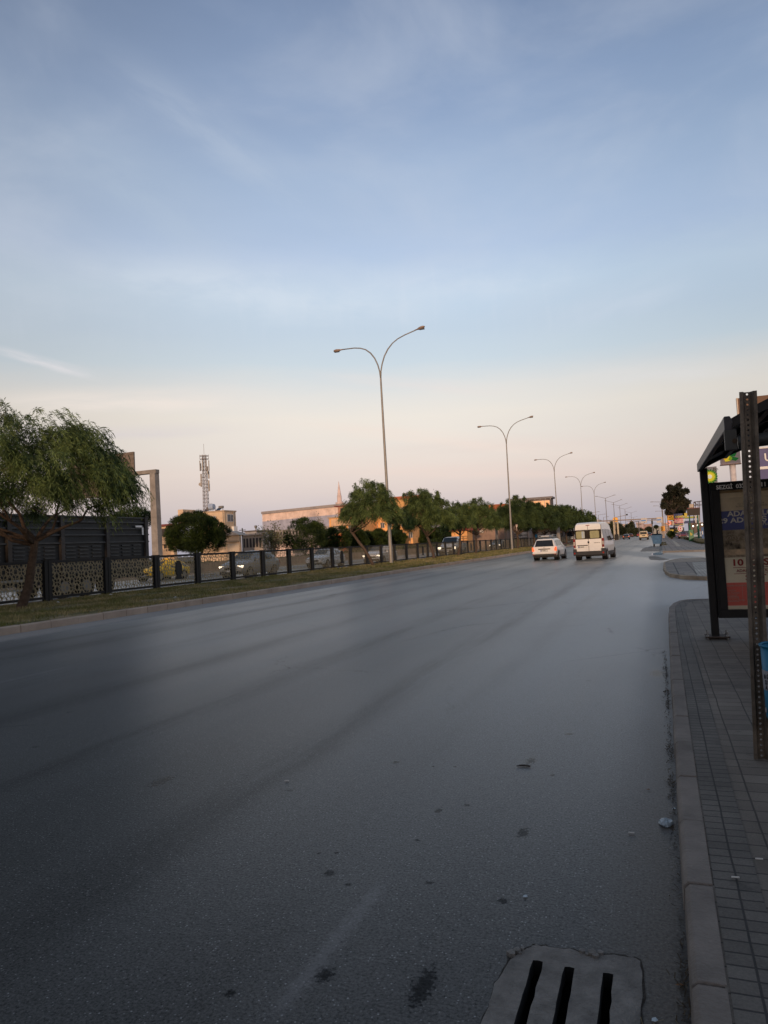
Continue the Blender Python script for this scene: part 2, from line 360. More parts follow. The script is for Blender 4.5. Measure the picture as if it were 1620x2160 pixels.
# pavers: brick texture laid along the road
def pavers(name, c1, c2, joint, bw, bh, off=0.0, rot=R(90), rough=0.75, mort=0.035, along=None, squash=1.0):
    global N, L
    m = bpy.data.materials.new(name); m.use_nodes = True; N = m.node_tree.nodes; L = m.node_tree.links
    p = N['Principled BSDF']; g = N.new('ShaderNodeNewGeometry'); P = g.outputs['Position']
    wp = vm('ADD', P, vm('SCALE', cvec(mth('SUBTRACT', noise(P, 1.2, 3), 0.5)), None, 0.025))
    if name == 'pavement_blocks':
        s = N.new('ShaderNodeSeparateXYZ'); L.new(P, s.inputs[0])
    b = N.new('ShaderNodeTexBrick'); L.new(mapping(wp, (1, 1, 1), rot), b.inputs['Vector'])
    b.offset = off; b.squash = squash; b.inputs['Scale'].default_value = 1; b.inputs['Brick Width'].default_value = bw; b.inputs['Row Height'].default_value = bh
    b.inputs['Mortar Size'].default_value = mort*min(bw, bh); b.inputs['Mortar Smooth'].default_value = 0.4; b.inputs['Bias'].default_value = 0
    b.inputs['Color1'].default_value = (*c1, 1); b.inputs['Color2'].default_value = (*c2, 1); b.inputs['Mortar'].default_value = (*joint, 1)
    c = vm('SCALE', b.outputs['Color'], None, mr(noise(P, 90, 4, 0.75), 0.25, 0.75, 0.7, 1.3, 'LINEAR'))
    c = vm('SCALE', c, None, mr(noise(P, 1.1, 6, 0.6), 0.35, 0.65, 0.70, 1.22, 'LINEAR')); c = vm('SCALE', c, None, mr(noise(P, 7, 5, 0.7), 0.56, 0.68, 1.0, 0.72)); 
    L.new(c, p.inputs['Base Color']); p.inputs['Roughness'].default_value = rough; p.inputs['Specular IOR Level'].default_value = 0.35
    bp = N.new('ShaderNodeBump'); bp.inputs['Strength'].default_value = 0.6; bp.inputs['Distance'].default_value = 0.008
    h = mth('ADD', mth('MULTIPLY', mth('SUBTRACT', 1.0, b.outputs['Fac']), 1.0), mth('MULTIPLY', noise(P, 120, 3), 0.35))
    L.new(h, bp.inputs['Height']); L.new(bp.outputs[0], p.inputs['Normal'])
    return m
PAV = pavers('pavement_blocks', (0.108, 0.091, 0.076), (0.150, 0.128, 0.108), (0.042, 0.036, 0.031), 0.20, 0.16, 0.0, 0, mort=0.04)
PAVS = pavers('narrow_bricks', (0.088, 0.079, 0.070), (0.118, 0.106, 0.094), (0.026, 0.024, 0.024), 0.112, 0.085, 0.0, 0, mort=0.07)
PAVT = pavers('tactile_tiles', (0.46, 0.43, 0.37), (0.54, 0.50, 0.44), (0.16, 0.15, 0.13), 0.12, 0.10, 0.0, 0, mort=0.12)
PAVD = pavers('dark_blocks', (0.075, 0.08, 0.095), (0.09, 0.10, 0.115), (0.02, 0.02, 0.02), 0.2, 0.12, 0.0, 0, mort=0.05)
KERB = mat('kerb_concrete', (0.17, 0.147, 0.13), 0.8, var=0.34, scale=2.6, bump=0.5, bscale=60)
KERBL = mat('kerb_concrete_warm', (0.38, 0.30, 0.24), 0.9, var=0.25, scale=0.8, bump=0.5)

# ------------------------------------------------------------------ ground, roads, kerbs
def sheet(name, pts, m, z, hole=None):
    b = MB(); b.add([(x, y, z) for x, y in pts], [tuple(range(len(pts)))]); return tag(b.build(name, m, fix=False), kind='structure')
def strip(name, f0, f1, z, m, ys):
    b = MB(); vs = []
    for y in ys: vs += [(f0(y), y, z), (f1(y), y, z)]
    b.add(vs, [(2*i, 2*i+1, 2*i+3, 2*i+2) for i in range(len(ys)-1)]); return tag(b.build(name, m, fix=False), kind='structure')
gb = MB(); gz0 = -0.03
for gx0, gx1, gy0, gy1 in ((-1500, -0.62, -200, 4000), (-0.22, 1500, -200, 4000), (-0.62, -0.22, -200, 2.33), (-0.62, -0.22, 3.0, 4000)):
    gb.add([(gx0, gy0, gz0), (gx1, gy0, gz0), (gx1, gy1, gz0), (gx0, gy1, gz0)], [(0, 1, 2, 3)])
tag(gb.build('ground', LAND, fix=False), kind='structure')
ys = [-40, -10, 0, 10, 20, 40, 60, 80, 100, 130, 160, 200, 250, 300, 500, 900, 1500]
# main road, with a pit left open under the drain
hx0, hx1, hy0, hy1 = -0.60, -0.24, 2.35, 2.98
b = MB()
def rq(x0, x1, y0, y1): b.add([(x0, y0, 0), (x1, y0, 0), (x1, y1, 0), (x0, y1, 0)], [(0, 1, 2, 3)])
rq(-15.3, hx0, -40, 20); rq(hx1, 0.35, -40, 13); rq(hx1, 0.0, 13, 20); rq(hx0, hx1, -40, hy0); rq(hx0, hx1, hy1, 20)
yy = [20, 60, 100, 160, 200, 300, 600, 1500]
for i in range(len(yy)-1):
    a, c = yy[i], yy[i+1]; b.add([(-15.3+bend(a), a, 0), (9, a, 0), (9, c, 0), (-15.3+bend(c), c, 0)], [(0, 1, 2, 3)])
b.add([(0, 13, 0), (9, 13, 0), (9, 20, 0), (0, 20, 0)], [(0, 1, 2, 3)])
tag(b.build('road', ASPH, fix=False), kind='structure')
strip('opposite_road', lambda y: -40, lambda y: -23.7+bend(y), 0.0, ASPH2, ys)
strip('verge', lambda y: -62, lambda y: -40.3, 0.10, VERGE, ys)
strip('median', lambda y: -23.95+bend(y), lambda y: -15.36+bend(y), 0.18, SOIL, ys)
def kerb_line(name, fx, w_, y0, y1, step, z1, m, gap=0.012):
    b = MB(); y = y0
    while y < y1:
        x = fx(y+step/2); j = rnd.uniform(-0.008, 0.008); h = z1+rnd.uniform(-0.006, 0.006); c = 0.03
        b.prism([(x+j, -0.05), (x+w_+j, -0.05), (x+w_+j, h), (x+c+j, h), (x+j, h-c)] if w_ > 0 else [(x+j, -0.05), (x+j, h-c), (x-c+j, h), (x+w_+j, h), (x+w_+j, -0.05)], 'y', y+gap/2, y+step-gap/2)
        y += step
    return tag(b.build(name, m), kind='structure')
kerb_line('median_kerb', lambda y: -15.2+bend(y), -0.17, 4, 90, 0.95, 0.20, KERBL)
kerb_line('median_kerb', lambda y: -15.2+bend(y), -0.17, 90, 420, 6, 0.20, KERBL, 0.0)
kerb_line('median_kerb', lambda y: -23.95+bend(y), 0.17, 4, 420, 4, 0.185, KERBL, 0.0)
kerb_line('verge_kerb', lambda y: -40.2, -0.2, 4, 420, 6, 0.16, KERBL, 0.0)

# pavement where the viewer stands: kerb curves away at the side street
def corner(off, ys_, tight=1.0):
    pts = []
    for Y in ys_: pts.append((off + (0.04 if Y > 8 else 0.02), Y))
    return pts
kx = [(0.0, -6), (0.0, 2), (0.01, 5), (0.035, 9), (0.06, 12), (0.09, 15.0), (0.12, 16.1), (0.20, 16.9), (0.32, 17.4), (0.50, 17.7), (0.8, 17.8), (3.0, 17.8), (6, 17.8)]
def offs(pts, d):
    o = []
    for i, p in enumerate(pts):
        a = Vector(pts[max(i-1, 0)]); c = Vector(pts[min(i+1, len(pts)-1)]); t = (c-a).normalized(); o.append((p[0]+t.y*d, p[1]-t.x*d))
    return o
def band(name, base, d0, d1, z, m, end=None):
    a = offs(base, d0); c = offs(base, d1); b = MB(); vs = []
    for p, q in zip(a, c): vs += [(*p, z), (*q, z)]
    b.add(vs, [(2*i, 2*i+1, 2*i+3, 2*i+2) for i in range(len(a)-1)]); return tag(b.build(name, m, fix=False), kind='structure')
# resample the kerb line
def resample(pts, step):
    o = []; 
    for (x0, y0), (x1, y1) in zip(pts[:-1], pts[1:]):
        n = max(1, int(math.hypot(x1-x0, y1-y0)/step+0.5))
        for k in range(n): o.append((x0+(x1-x0)*k/n, y0+(y1-y0)*k/n))
    o.append(pts[-1]); return o
KL = resample(kx, 0.5)
b = MB()
st_ = resample(kx, 0.75)
for (p, q) in zip(st_[:-1], st_[1:]):
    t = (Vector(q)-Vector(p)); ln = t.length; t.normalize(); n_ = Vector((t.y, -t.x)); g_ = 0.007
    h = 0.13+rnd.uniform(-0.004, 0.004); j = rnd.uniform(-0.004, 0.004); vs = []
    for s_ in (g_, ln-g_):
        for o_, z_ in ((j-0.012, -0.05), (0.0+j, h-0.02), (0.02+j, h), (0.118, h), (0.118, -0.05)):
            u = Vector(p)+t*s_+n_*o_; vs.append((u.x, u.y, z_))
    b.add(vs, [(0, 1, 6, 5), (1, 2, 7, 6), (2, 3, 8, 7), (3, 4, 9, 8), (4, 3, 2, 1, 0), (5, 6, 7, 8, 9)])
tag(b.build('kerb', KERB, bevel=0.006), kind='structure')
band('pavement_edge', KL, 0.125, 0.31, 0.126, PAVS)
# main body of the pavement as one polygon, dropped 4 mm below
inner = offs(KL, 0.11); poly = inner + [(6, 17.6), (6, -6)]
sheet('pavement', [(x, y) for x, y in inner if y < 17.6 or x > 0.6][:len(inner)-3] + [(6, 17.6), (6, -6)], PAV, 0.122)
sheet('pavement_tactile_strip', [(1.72, -6), (2.15, -6), (2.15, 17.2), (1.72, 17.2)], PAVT, 0.128)
sheet('pavement_dark_strip', [(1.42, -6), (1.72, -6), (1.72, 17.2), (1.42, 17.2)], PAVD, 0.127)

# long hairline cracks curving across the asphalt
def crack(pts, wd):
    P_ = [atZ(*q) for q in pts]; Q = []
    for a, c in zip(P_[:-1], P_[1:]):
        for k in range(8): Q.append(a.lerp(c, k/8)+Vector((rnd.uniform(-.02, .02), rnd.uniform(-.05, .05), 0)))
    vs = []
    for i, q in enumerate(Q): w2 = wd*rnd.uniform(.4, 1.2)*math.sin(math.pi*(i+.5)/len(Q))**.4; vs += [(q.x, q.y-w2*2, .0025), (q.x, q.y+w2*2, .0025)]
    b = MB(); b.add(vs, [(2*i, 2*i+2, 2*i+3, 2*i+1) for i in range(len(Q)-1)]); return tag(b.build('road_crack', mat('crack_tar', (.018, .018, .018), .7), fix=False), kind='structure')
crack([(842, 1356), (880, 1345), (930, 1331), (985, 1319), (1060, 1313)], .010)
crack([(905, 1291), (1000, 1283), (1080, 1273), (1150, 1266)], .012)
crack([(200, 1342), (330, 1322), (470, 1290), (640, 1262)], .014)

# corner island between the two side streets
def island(name, pts, z, side_m, top_m):
    b = MB(); n = len(pts); c = (sum(p[0] for p in pts)/n, sum(p[1] for p in pts)/n)
    w_ = 0.16; ins = [(p[0]+(c[0]-p[0])/max(0.01, math.hypot(c[0]-p[0], c[1]-p[1]))*w_, p[1]+(c[1]-p[1])/max(0.01, math.hypot(c[0]-p[0], c[1]-p[1]))*w_*2.5) for p in pts]
    vs = [(x, y, -0.05) for x, y in pts] + [(x, y, z) for x, y in pts] + [(x, y, z) for x, y in ins]
    fs = [(i, (i+1) % n, (i+1) % n+n, i+n) for i in range(n)] + [(i+n, (i+1) % n+n, (i+1) % n+2*n, i+2*n) for i in range(n)]
    b.add(vs, fs); tag(b.build(name+'_kerb', side_m), kind='structure')
    sheet(name, ins, top_m, z-0.003)
i2 = [(0.30, 28.5), (0.17, 30.3), (0.10, 34), (0.17, 39.3), (0.44, 41.6), (0.75, 43.2), (1.2, 44.4), (2.1, 44.2), (3.2, 41), (6, 34), (6, 26.1), (1.38, 26.1), (0.74, 26.9)]
PAVI = pavers('island_blocks', (0.20, 0.172, 0.15), (0.25, 0.218, 0.19), (0.055, 0.05, 0.045), 0.6, 1.2, 0.0, 0, mort=0.05)
island('corner_pavement', i2, 0.13, mat('kerb_worn', (0.36, 0.28, 0.20), 0.9, var=0.4, scale=1.2, bump=0.5), PAVI)
sheet('corner_tactile_strip', [(1.15, 26.35), (1.9, 26.35), (2.25, 37.5), (1.45, 38.0)], PAVT, 0.133)
sheet('corner_cement_patch', [(0.78, 27.4), (1.15, 26.7), (1.15, 28.6), (0.82, 28.9)], mat('cement_patch', (0.30, 0.26, 0.22), 0.9, var=0.2, scale=6), 0.134)
sheet('corner_cement_edge', [(0.35, 38.6), (1.38, 38.6), (2.2, 38.8), (2.1, 43.6), (1.2, 44.0), (0.5, 41.4)], mat('cement_edge', (0.34, 0.29, 0.235), 0.9, var=0.3, scale=3, bump=0.5), 0.132)
i3 = [(0.25, 62), (0.30, 75), (0.38, 90), (0.5, 110), (0.6, 150), (0.6, 300), (14, 300), (14, 58), (3.2, 60.5), (1.2, 61.5)]
PAVF = pavers('far_pavement_blocks', (0.24, 0.205, 0.175), (0.29, 0.25, 0.215), (0.08, 0.07, 0.06), 1.0, 2.5, 0.5, 0, mort=0.05)
island('far_pavement', i3, 0.13, mat('kerb_grey', (0.26, 0.235, 0.21), 0.9, var=0.3, scale=1.2), PAVF)
sheet('far_tactile_strip', [(1.70, 79), (2.08, 78.5), (2.40, 127), (2.08, 128)], mat('pale_tiles', (0.42, 0.38, 0.31), 0.9, var=0.25, scale=2), 0.134)
# broken concrete apron and gutter patches in front of the side street
CONC = mat('worn_concrete', (0.25, 0.225, 0.195), 0.9, var=0.35, scale=0.7, bump=0.5)
def ragged(pts, amp, seed):
    r = random.Random(seed); o = []
    for (x0, y0), (x1, y1) in zip(pts, pts[1:]+pts[:1]):
        n = 5
        for k in range(n): o.append((x0+(x1-x0)*k/n+r.uniform(-amp, amp), y0+(y1-y0)*k/n+r.uniform(-amp, amp)*5))
    return o
sheet('gutter_patch', ragged([(-0.55, 47), (0.1, 45.6), (0.55, 46.5), (0.2, 50), (-0.3, 54), (-0.75, 54)], 0.04, 1), CONC, 0.004)
sheet('gutter_patch', ragged([(-1.7, 69), (0.1, 66.5), (0.30, 76), (0.3, 90), (-0.9, 92), (-1.6, 84)], 0.08, 2), CONC, 0.004)
sheet('puddle', ragged([(-0.55, 56.5), (0.1, 56), (0.35, 60), (-0.1, 63.5), (-0.6, 61)], 0.05, 3), mat('puddle_water', (0.03, 0.035, 0.04), 0.06, var=0.1), 0.006)
# drain slab with three slots over a pit coloured near black for shade
SL = mat('drain_concrete', (0.18, 0.168, 0.155), 0.9, var=0.35, scale=11, bump=0.8, bscale=90)
b = MB()
z0, z1 = -0.05, 0.0055
outer = [(-0.71, 2.36), (-0.69, 2.60), (-0.695, 2.74), (-0.675, 2.88), (-0.655, 2.955), (-0.61, 3.03), (-0.585, 3.045), (-0.52, 3.05), (-0.43, 3.055), (-0.385, 3.03), (-0.35, 3.025), (-0.31, 3.055), (-0.24, 3.065), (-0.175, 3.05), (-0.165, 2.90), (-0.165, 2.6), (-0.165, 2.36)]
slots = [(-0.584, -0.541, 2.42, 2.935), (-0.458, -0.416, 2.42, 2.925), (-0.311, -0.271, 2.42, 2.925)]
def slot_edge(x, y0, y1, amp):
    return [(x+rnd.uniform(-amp, amp), y0+(y1-y0)*k/9) for k in range(10)]
bm = bmesh.new()
def loop(pts, z):
    vs = [bm.verts.new((x, y, z)) for x, y in pts]; return [bm.edges.new((vs[i], vs[(i+1) % len(vs)])) for i in range(len(vs))]
o2 = []
for (ax_, ay_), (bx_, by_) in zip(outer, outer[1:]+outer[:1]):
    for k in range(4): o2.append((ax_+(bx_-ax_)*k/4+rnd.uniform(-.0045, .0045), ay_+(by_-ay_)*k/4+rnd.uniform(-.006, .006)))
es = loop(o2, z1); holes = []
for x0, x1, y0, y1 in slots:
    h = slot_edge(x0, y0, y1, 0.0022) + [((x0+x1)/2, y1+0.004)] + list(reversed(slot_edge(x1, y0, y1, 0.0030)))
    holes.append(h); es += loop(h, z1)
bmesh.ops.triangle_fill(bm, use_beauty=True, use_dissolve=False, edges=es)
ex_ = bmesh.ops.extrude_face_region(bm, geom=list(bm.faces))
bmesh.ops.translate(bm, verts=[v for v in ex_['geom'] if isinstance(v, bmesh.types.BMVert)], vec=(0, 0, z0-z1))
bmesh.ops.recalc_face_normals(bm, faces=bm.faces)
me = bpy.data.meshes.new('drain_cover'); bm.to_mesh(me); bm.free(); me.materials.append(SL); me.materials.append(mat('pit_shade', (0.006, 0.006, 0.006), 1))
for f in me.polygons:
    if abs(f.normal.z) < 0.5: f.material_index = 1  # slot sides coloured near black to imitate the shade inside
drain = empty('street_drain', (0, 0, 0), 0, 'cracked concrete drain cover with three long slots set in the road beside the kerb', 'drain')
o = bpy.data.objects.new('cover', me); COL.objects.link(o); o.parent = drain
ring = [(-0.43+(x+0.43)*1.018+rnd.uniform(-.004, .007), 2.6+(y-2.6)*1.014+rnd.uniform(-.004, .012)) for x, y in o2]
b = MB(); n = len(o2); b.add([(x, y, 0.0035) for x, y in ring]+[(x, y, 0.0035) for x, y in o2], [(i, (i+1) % n, (i+1) % n+n, i+n) for i in range(n)]); b.build('broken_edge', mat('dirt_seam', (.032, .027, .023), 1, var=.5, scale=30, bump=.8), drain, fix=False)
for k in range(9):
    cx_, cy_ = [(-.655, 2.975), (-.635, 3.0), (-.64, 2.965), (-.38, 3.03), (-.36, 3.04), (-.345, 3.025), (-.40, 3.045), (-.67, 2.95), (-.33, 3.05)][k]; r_ = rnd.uniform(.008, .02)
    MB().prism([(cx_+math.cos(j*1.25+k)*r_*rnd.uniform(.7, 1.2), cy_+math.sin(j*1.25+k)*r_*rnd.uniform(.7, 1.2)) for j in range(5)], 'z', 0.002, 0.008+r_*.5).build('concrete_chip', SL, drain)
b = MB(); b.add([(hx0, hy0, -0.02), (hx1, hy0, -0.02), (hx1, hy1, -0.02), (hx0, hy1, -0.02), (hx0, hy0, -0.5), (hx1, hy0, -0.5), (hx1, hy1, -0.5), (hx0, hy1, -0.5)],
      [(4, 5, 6, 7), (0, 4, 7, 3), (1, 2, 6, 5), (0, 1, 5, 4), (2, 3, 7, 6)]); b.build('pit', mat('pit_shade', (0.006, 0.006, 0.006), 1), drain, fix=False)

# ------------------------------------------------------------------ shared materials
BLACK = mat('black_painted_steel', (0.011, 0.011, 0.012), 0.5, var=0.25, scale=4, bump=0.1, spec=0.28)
BLACKM = mat('black_satin', (0.008, 0.008, 0.009), 0.55, var=0.2)
LATT = mat('olive_lattice_metal', (0.34, 0.275, 0.165), 0.6, var=0.2, scale=2)
GALV = mat('galvanised_pole', (0.27, 0.25, 0.225), 0.55, 0.3, var=0.15, scale=2)
LAMPH = mat('lamp_head_metal', (0.30, 0.21, 0.16), 0.5, 0.2)
LAMPG = mat('lamp_glass', (0.12, 0.11, 0.10), 0.2)
BARK = mat('brown_bark', (0.085, 0.058, 0.042), 0.95, var=0.45, scale=9, bump=1.0, bscale=22)
BARKD = mat('dark_bark', (0.045, 0.034, 0.028), 0.95, var=0.4, scale=6, bump=0.8)
def leafmat(name, a, bcol, scale=1.2, rough=0.6):
    global N, L
    m = bpy.data.materials.new(name); m.use_nodes = True; N = m.node_tree.nodes; L = m.node_tree.links
    p = N['Principled BSDF']; g = N.new('ShaderNodeNewGeometry'); P = g.outputs['Position']
    c = mixc(mr(noise(P, scale, 4, 0.6), 0.38, 0.64, 0, 1), a, bcol)
    c = vm('SCALE', c, None, mr(g.outputs['Random Per Island'], 0, 1, 0.55, 1.45, 'LINEAR'))
    L.new(c, p.inputs['Base Color']); p.inputs['Roughness'].default_value = rough; p.inputs['Specular IOR Level'].default_value = 0.25
    t = N.new('ShaderNodeBsdfTranslucent'); L.new(c, t.inputs['Color']); ms = N.new('ShaderNodeMixShader'); ms.inputs[0].default_value = 0.25
    L.new(p.outputs[0], ms.inputs[1]); L.new(t.outputs[0], ms.inputs[2]); L.new(ms.outputs[0], N['Material Output'].inputs[0])
    return m
LEAF = leafmat('pepper_leaves', (0.048, 0.074, 0.020), (0.15, 0.20, 0.062))
LEAFD = leafmat('dark_pepper_leaves', (0.032, 0.054, 0.017), (0.088, 0.125, 0.038), 0.6)
PINE = leafmat('pine_needles', (0.016, 0.030, 0.009), (0.055, 0.082, 0.018), 0.9)
OLIVE = leafmat('poplar_leaves', (0.12, 0.13, 0.06), (0.20, 0.20, 0.10), 1.0)
EUCA = leafmat('eucalyptus_leaves', (0.022, 0.026, 0.018), (0.060, 0.055, 0.035), 0.3)
FARG = leafmat('far_leaves', (0.035, 0.045, 0.025), (0.06, 0.07, 0.035), 0.2)

# ------------------------------------------------------------------ foliage
def leaf_mesh(name, quads, m):
    """quads: (n,4,3) array"""
    q = np.asarray(quads, dtype=np.float32); n = len(q)
    me = bpy.data.meshes.new(name); me.vertices.add(4*n); me.vertices.foreach_set('co', q.reshape(-1))
    me.loops.add(4*n); me.loops.foreach_set('vertex_index', np.arange(4*n, dtype=np.int32))
    me.polygons.add(n); me.polygons.foreach_set('loop_start', np.arange(0, 4*n, 4, dtype=np.int32))
    me.materials.append(m); me.update(calc_edges=True); return me
def norm(a): return a/np.maximum(1e-6, np.linalg.norm(a, axis=-1, keepdims=True))
def pepper_crown(seed, rx, ry, zb, zt, nclump, nspray, leafl, leafw, per=11, droop=1.0, cx=0, top=None):
    g = np.random.default_rng(seed)
    # clumps filling an umbrella-shaped dome
    cl = []
    while len(cl) < nclump:
        p = g.uniform(-1, 1, 3); rr = math.hypot(p[0], p[1])
        if rr > 1: continue
        topz = math.sqrt(max(0, 1-rr**2.2)); lo = 0.0 if rr > 0.35 else 0.25
        z = lo + (topz-lo)*g.uniform(0, 1)**0.6
        if z < 0: continue
        cl.append((p[0]*rx*0.9+cx, p[1]*ry*0.9, zb+(zt-zb)*(0.12+z*0.80), g.uniform(0.55, 1.15)))
    cl = np.array(cl); idx = g.integers(0, nclump, nspray); c = cl[idx]
    rad = (0.17 if nclump < 60 else 0.15)*(rx+ry)*0.5*c[:, 3:4]
    d = norm(g.normal(size=(nspray, 3))*[1, 1, 0.8]+[0, 0, 0.35]); s = c[:, :3] + d*rad*g.uniform(0.3, 1.15, (nspray, 1))
    # upright shoots breaking the outline
    m_ = nspray//(30 if nclump < 140 else 200); k_ = g.integers(0, 9, m_); a_ = g.uniform(0, 6.28, 9); q_ = g.uniform(0.1, 0.75, 9); hh_ = g.uniform(0.15, 0.55, 9)
    tt_ = g.random(m_); sx_ = np.cos(a_)*rx*q_+cx; sy_ = np.sin(a_)*ry*q_; sz_ = zb+(zt-zb)*(0.90*np.sqrt(1-q_**2.2)+0.06)
    s[:m_] = np.stack([sx_[k_], sy_[k_], sz_[k_]+tt_*hh_[k_]], 1)+g.normal(size=(m_, 3))*0.13*(1.2-tt_[:, None])
    ctr = np.array([cx, 0, zb+0.3*(zt-zb)]); outw = norm((s-ctr)*[1, 1, 0.5]+g.normal(size=s.shape)*0.6)
    Ls = g.uniform(0.45, 1.0, (nspray, 1))*0.75*droop; Ls[:m_] *= 0.45
    quads = []
    side = norm(np.cross(outw, [0, 0, 1.0]))
    for k in range(per):
        t = (k+0.5)/per
        pos = s + outw*Ls*t*0.75 + np.array([0, 0, 1.0])*(0.30*t-1.05*t*t)*Ls
        tang = norm(outw*0.75+np.array([0, 0, 1.0])*(0.30-2.1*t)); sg = 1 if k % 2 else -1
        ld = norm(tang*0.75+side*sg*g.uniform(0.3, 0.9, (nspray, 1))+g.normal(size=s.shape)*0.22+np.array([0, 0, -0.35]))
        wd = norm(np.cross(ld, g.normal(size=s.shape)))*leafw*0.5; ll = leafl*g.uniform(0.7, 1.25, (nspray, 1))
        mid = pos+ld*ll*0.5
        quads.append(np.stack([pos, mid+wd, pos+ld*ll, mid-wd], axis=1))
    return np.concatenate(quads), cl
def limbs(b, base, fork, targets, r0_, seed, mi=0, bendy=0.25, n=9):
    r = random.Random(seed); base = Vector(base); fork = Vector(fork)
    pts = []
    for k in range(7):
        t = k/6; p = base.lerp(fork, t)+Vector((math.sin(t*math.pi)*bendy*r.uniform(0.3, 0.6), math.sin(t*5)*bendy*0.15, 0)); pts.append(p)
    rad = [r0_*(1.35 if k == 0 else 1.08-0.28*k/6)*r.uniform(0.94, 1.06) for k in range(7)]
    pts.insert(1, pts[0].lerp(pts[1], 0.15)); rad.insert(1, r0_*1.12)
    b.tube(pts, rad, n)
    for tg in targets:
        tg = Vector(tg); st = fork - (fork-base).normalized()*r.uniform(0, 0.25); q = [st]; rr = [r0_*0.56]
        for k in range(1, 7):
            t = k/6; p = st.lerp(tg, t); p += Vector((r.uniform(-1, 1), r.uniform(-1, 1), r.uniform(-0.3, 0.8)))*0.11*(tg-st).length*(1-t)*t*2.2; p.z += 0.10*(tg-st).length*math.sin(t*math.pi)*-0.6
            q.append(p); rr.append(r0_*0.50*(1-0.86*t))
        b.tube(q, rr, 6)
        for k in range(3, 7):
            e = q[k]+Vector((r.uniform(-1, 1), r.uniform(-1, 1), r.uniform(0.1, 1)))*min(1.0, (tg-st).length*0.3); b.tube([q[k], q[k].lerp(e, 0.5)+Vector((0, 0, 0.1)), e], [rr[k]*0.6, rr[k]*0.35, 0.01], 5)
        for _ in range(2): pass

def pepper_tree(label, X, Y, lean, fork_h, rx, ry, zb, zt, cx, seed, nspray, leafl, leafw, tr, nclump=46, per=10, m=None, mesh=None, group=None, zbase=0.18):
    t = empty('pepper_tree', (X, Y, zbase), 0, label, 'tree', group)
    quads, cl = pepper_crown(seed, rx, ry, zb, zt, nclump, nspray, leafl, leafw, per, cx=cx)
    b = MB(); order = sorted(cl.tolist(), key=lambda q: -abs(q[0]-cx)); r = random.Random(seed)
    tg = [(q[0], q[1], q[2]-0.1) for q in r.sample(order[:len(order)], 9)]
    limbs(b, (0, 0, -0.1), (lean*0.9, 0, fork_h), tg, tr, seed)
    b.build('trunk', BARK, t, smooth=True)
    o = bpy.data.objects.new('crown', leaf_mesh('crown', quads, m or LEAF)); COL.objects.link(o); o.parent = t
    return t
# big tree beside the truck
pepper_tree('largest pepper tree, thick leaning trunk and wide crown in front of the dark truck', -21.2, 18.9, 0.95, 2.35, 4.6, 3.8, 3.0, 6.95, -0.1, 12, 8600, 0.19, 0.026, 0.155, 150, 12, group=None)
G = 'pepper trees on the median'
specs = [  # label, px base x, lean, rx, top z, bottom z, cx, trunk
 ('pepper tree leaning hard over beside the nearest lamp post, with a sparse airy crown', 788, -2.1, 2.75, 7.0, 3.6, 0.05, 0.15, 1500),
 ('pepper tree with a round full crown just beyond the nearest lamp post', 915, -0.75, 3.5, 7.4, 3.2, -0.45, 0.19, 2300),
 ('thin bent pepper tree half hidden beside the white pickup', 965, 0.5, 2.1, 6.3, 3.2, 0.0, 0.15, 900),
 ('light green pepper tree with ragged upright shoots behind the white pickup', 1003, 0.15, 3.1, 7.0, 3.2, 0.5, 0.15, 1500),
 ('dark pepper tree with a straight trunk standing just beyond the second lamp post', 1092, 0.1, 3.9, 8.6, 3.4, 0.2, 0.22, 2400),
 ('pepper tree with a low spreading crown in front of the glass-fronted building', 1127, 0.1, 3.9, 8.0, 3.3, 0.6, 0.2, 2000),
 ('pepper tree behind the roof rack of the white estate car', 1150, 0.2, 4.0, 8.2, 3.3, 0.4, 0.22, 2000),
 ('pepper tree with its trunk between the estate car and the white van', 1180, 0.0, 4.4, 9.0, 3.4, 0.2, 0.25, 1800),
 ('pepper tree whose crown shows just above the white van roof corner', 1196, 0.0, 4.2, 9.2, 3.6, 0.2, 0.22, 1500),
 ('small pepper tree at the far end of the dense tree row', 1212, 0.0, 4.0, 8.6, 3.6, 0.2, 0.22, 1300),
]
for i, (lb, px, lean, rx, zt, zb, cx, tr, ns) in enumerate(specs):
    Y = atX(px, 1165, -21.2).y; k = 1.0
    if Y > 100: k = 1-0.0005*(Y-100)
    Y *= k; X = -21.2*k
    ll = 0.18+Y*0.0019
    pepper_tree(lb, X, Y, lean, 2.4 if i else 2.9, rx*(0.90 if i < 4 else 0.98), rx*0.85, zb-0.35, zt-0.35, cx+lean*0.55+(1.05 if i < 1 else 0), 20+i, int(ns*2.4), ll*0.9, ll*0.12, tr*0.85, 110, 9, m=LEAFD if i > 3 else LEAF, group=G)
# further trees of the row, seen only as tops
for i, (px, py) in enumerate(((1226, 1078), (1238, 1086))):
    Y = 215+i*35; p = at(px, py, Y)
    pepper_tree(('distant pepper tree with its top just over the van roof', 'last distant pepper tree before the row thins out')[i], p.x, Y, 0, 2.6, 4.2, 4, 3.4, p.z, 0, 60+i, 1100, 0.7, 0.14, 0.22, 26, 7, m=LEAFD, group=G)

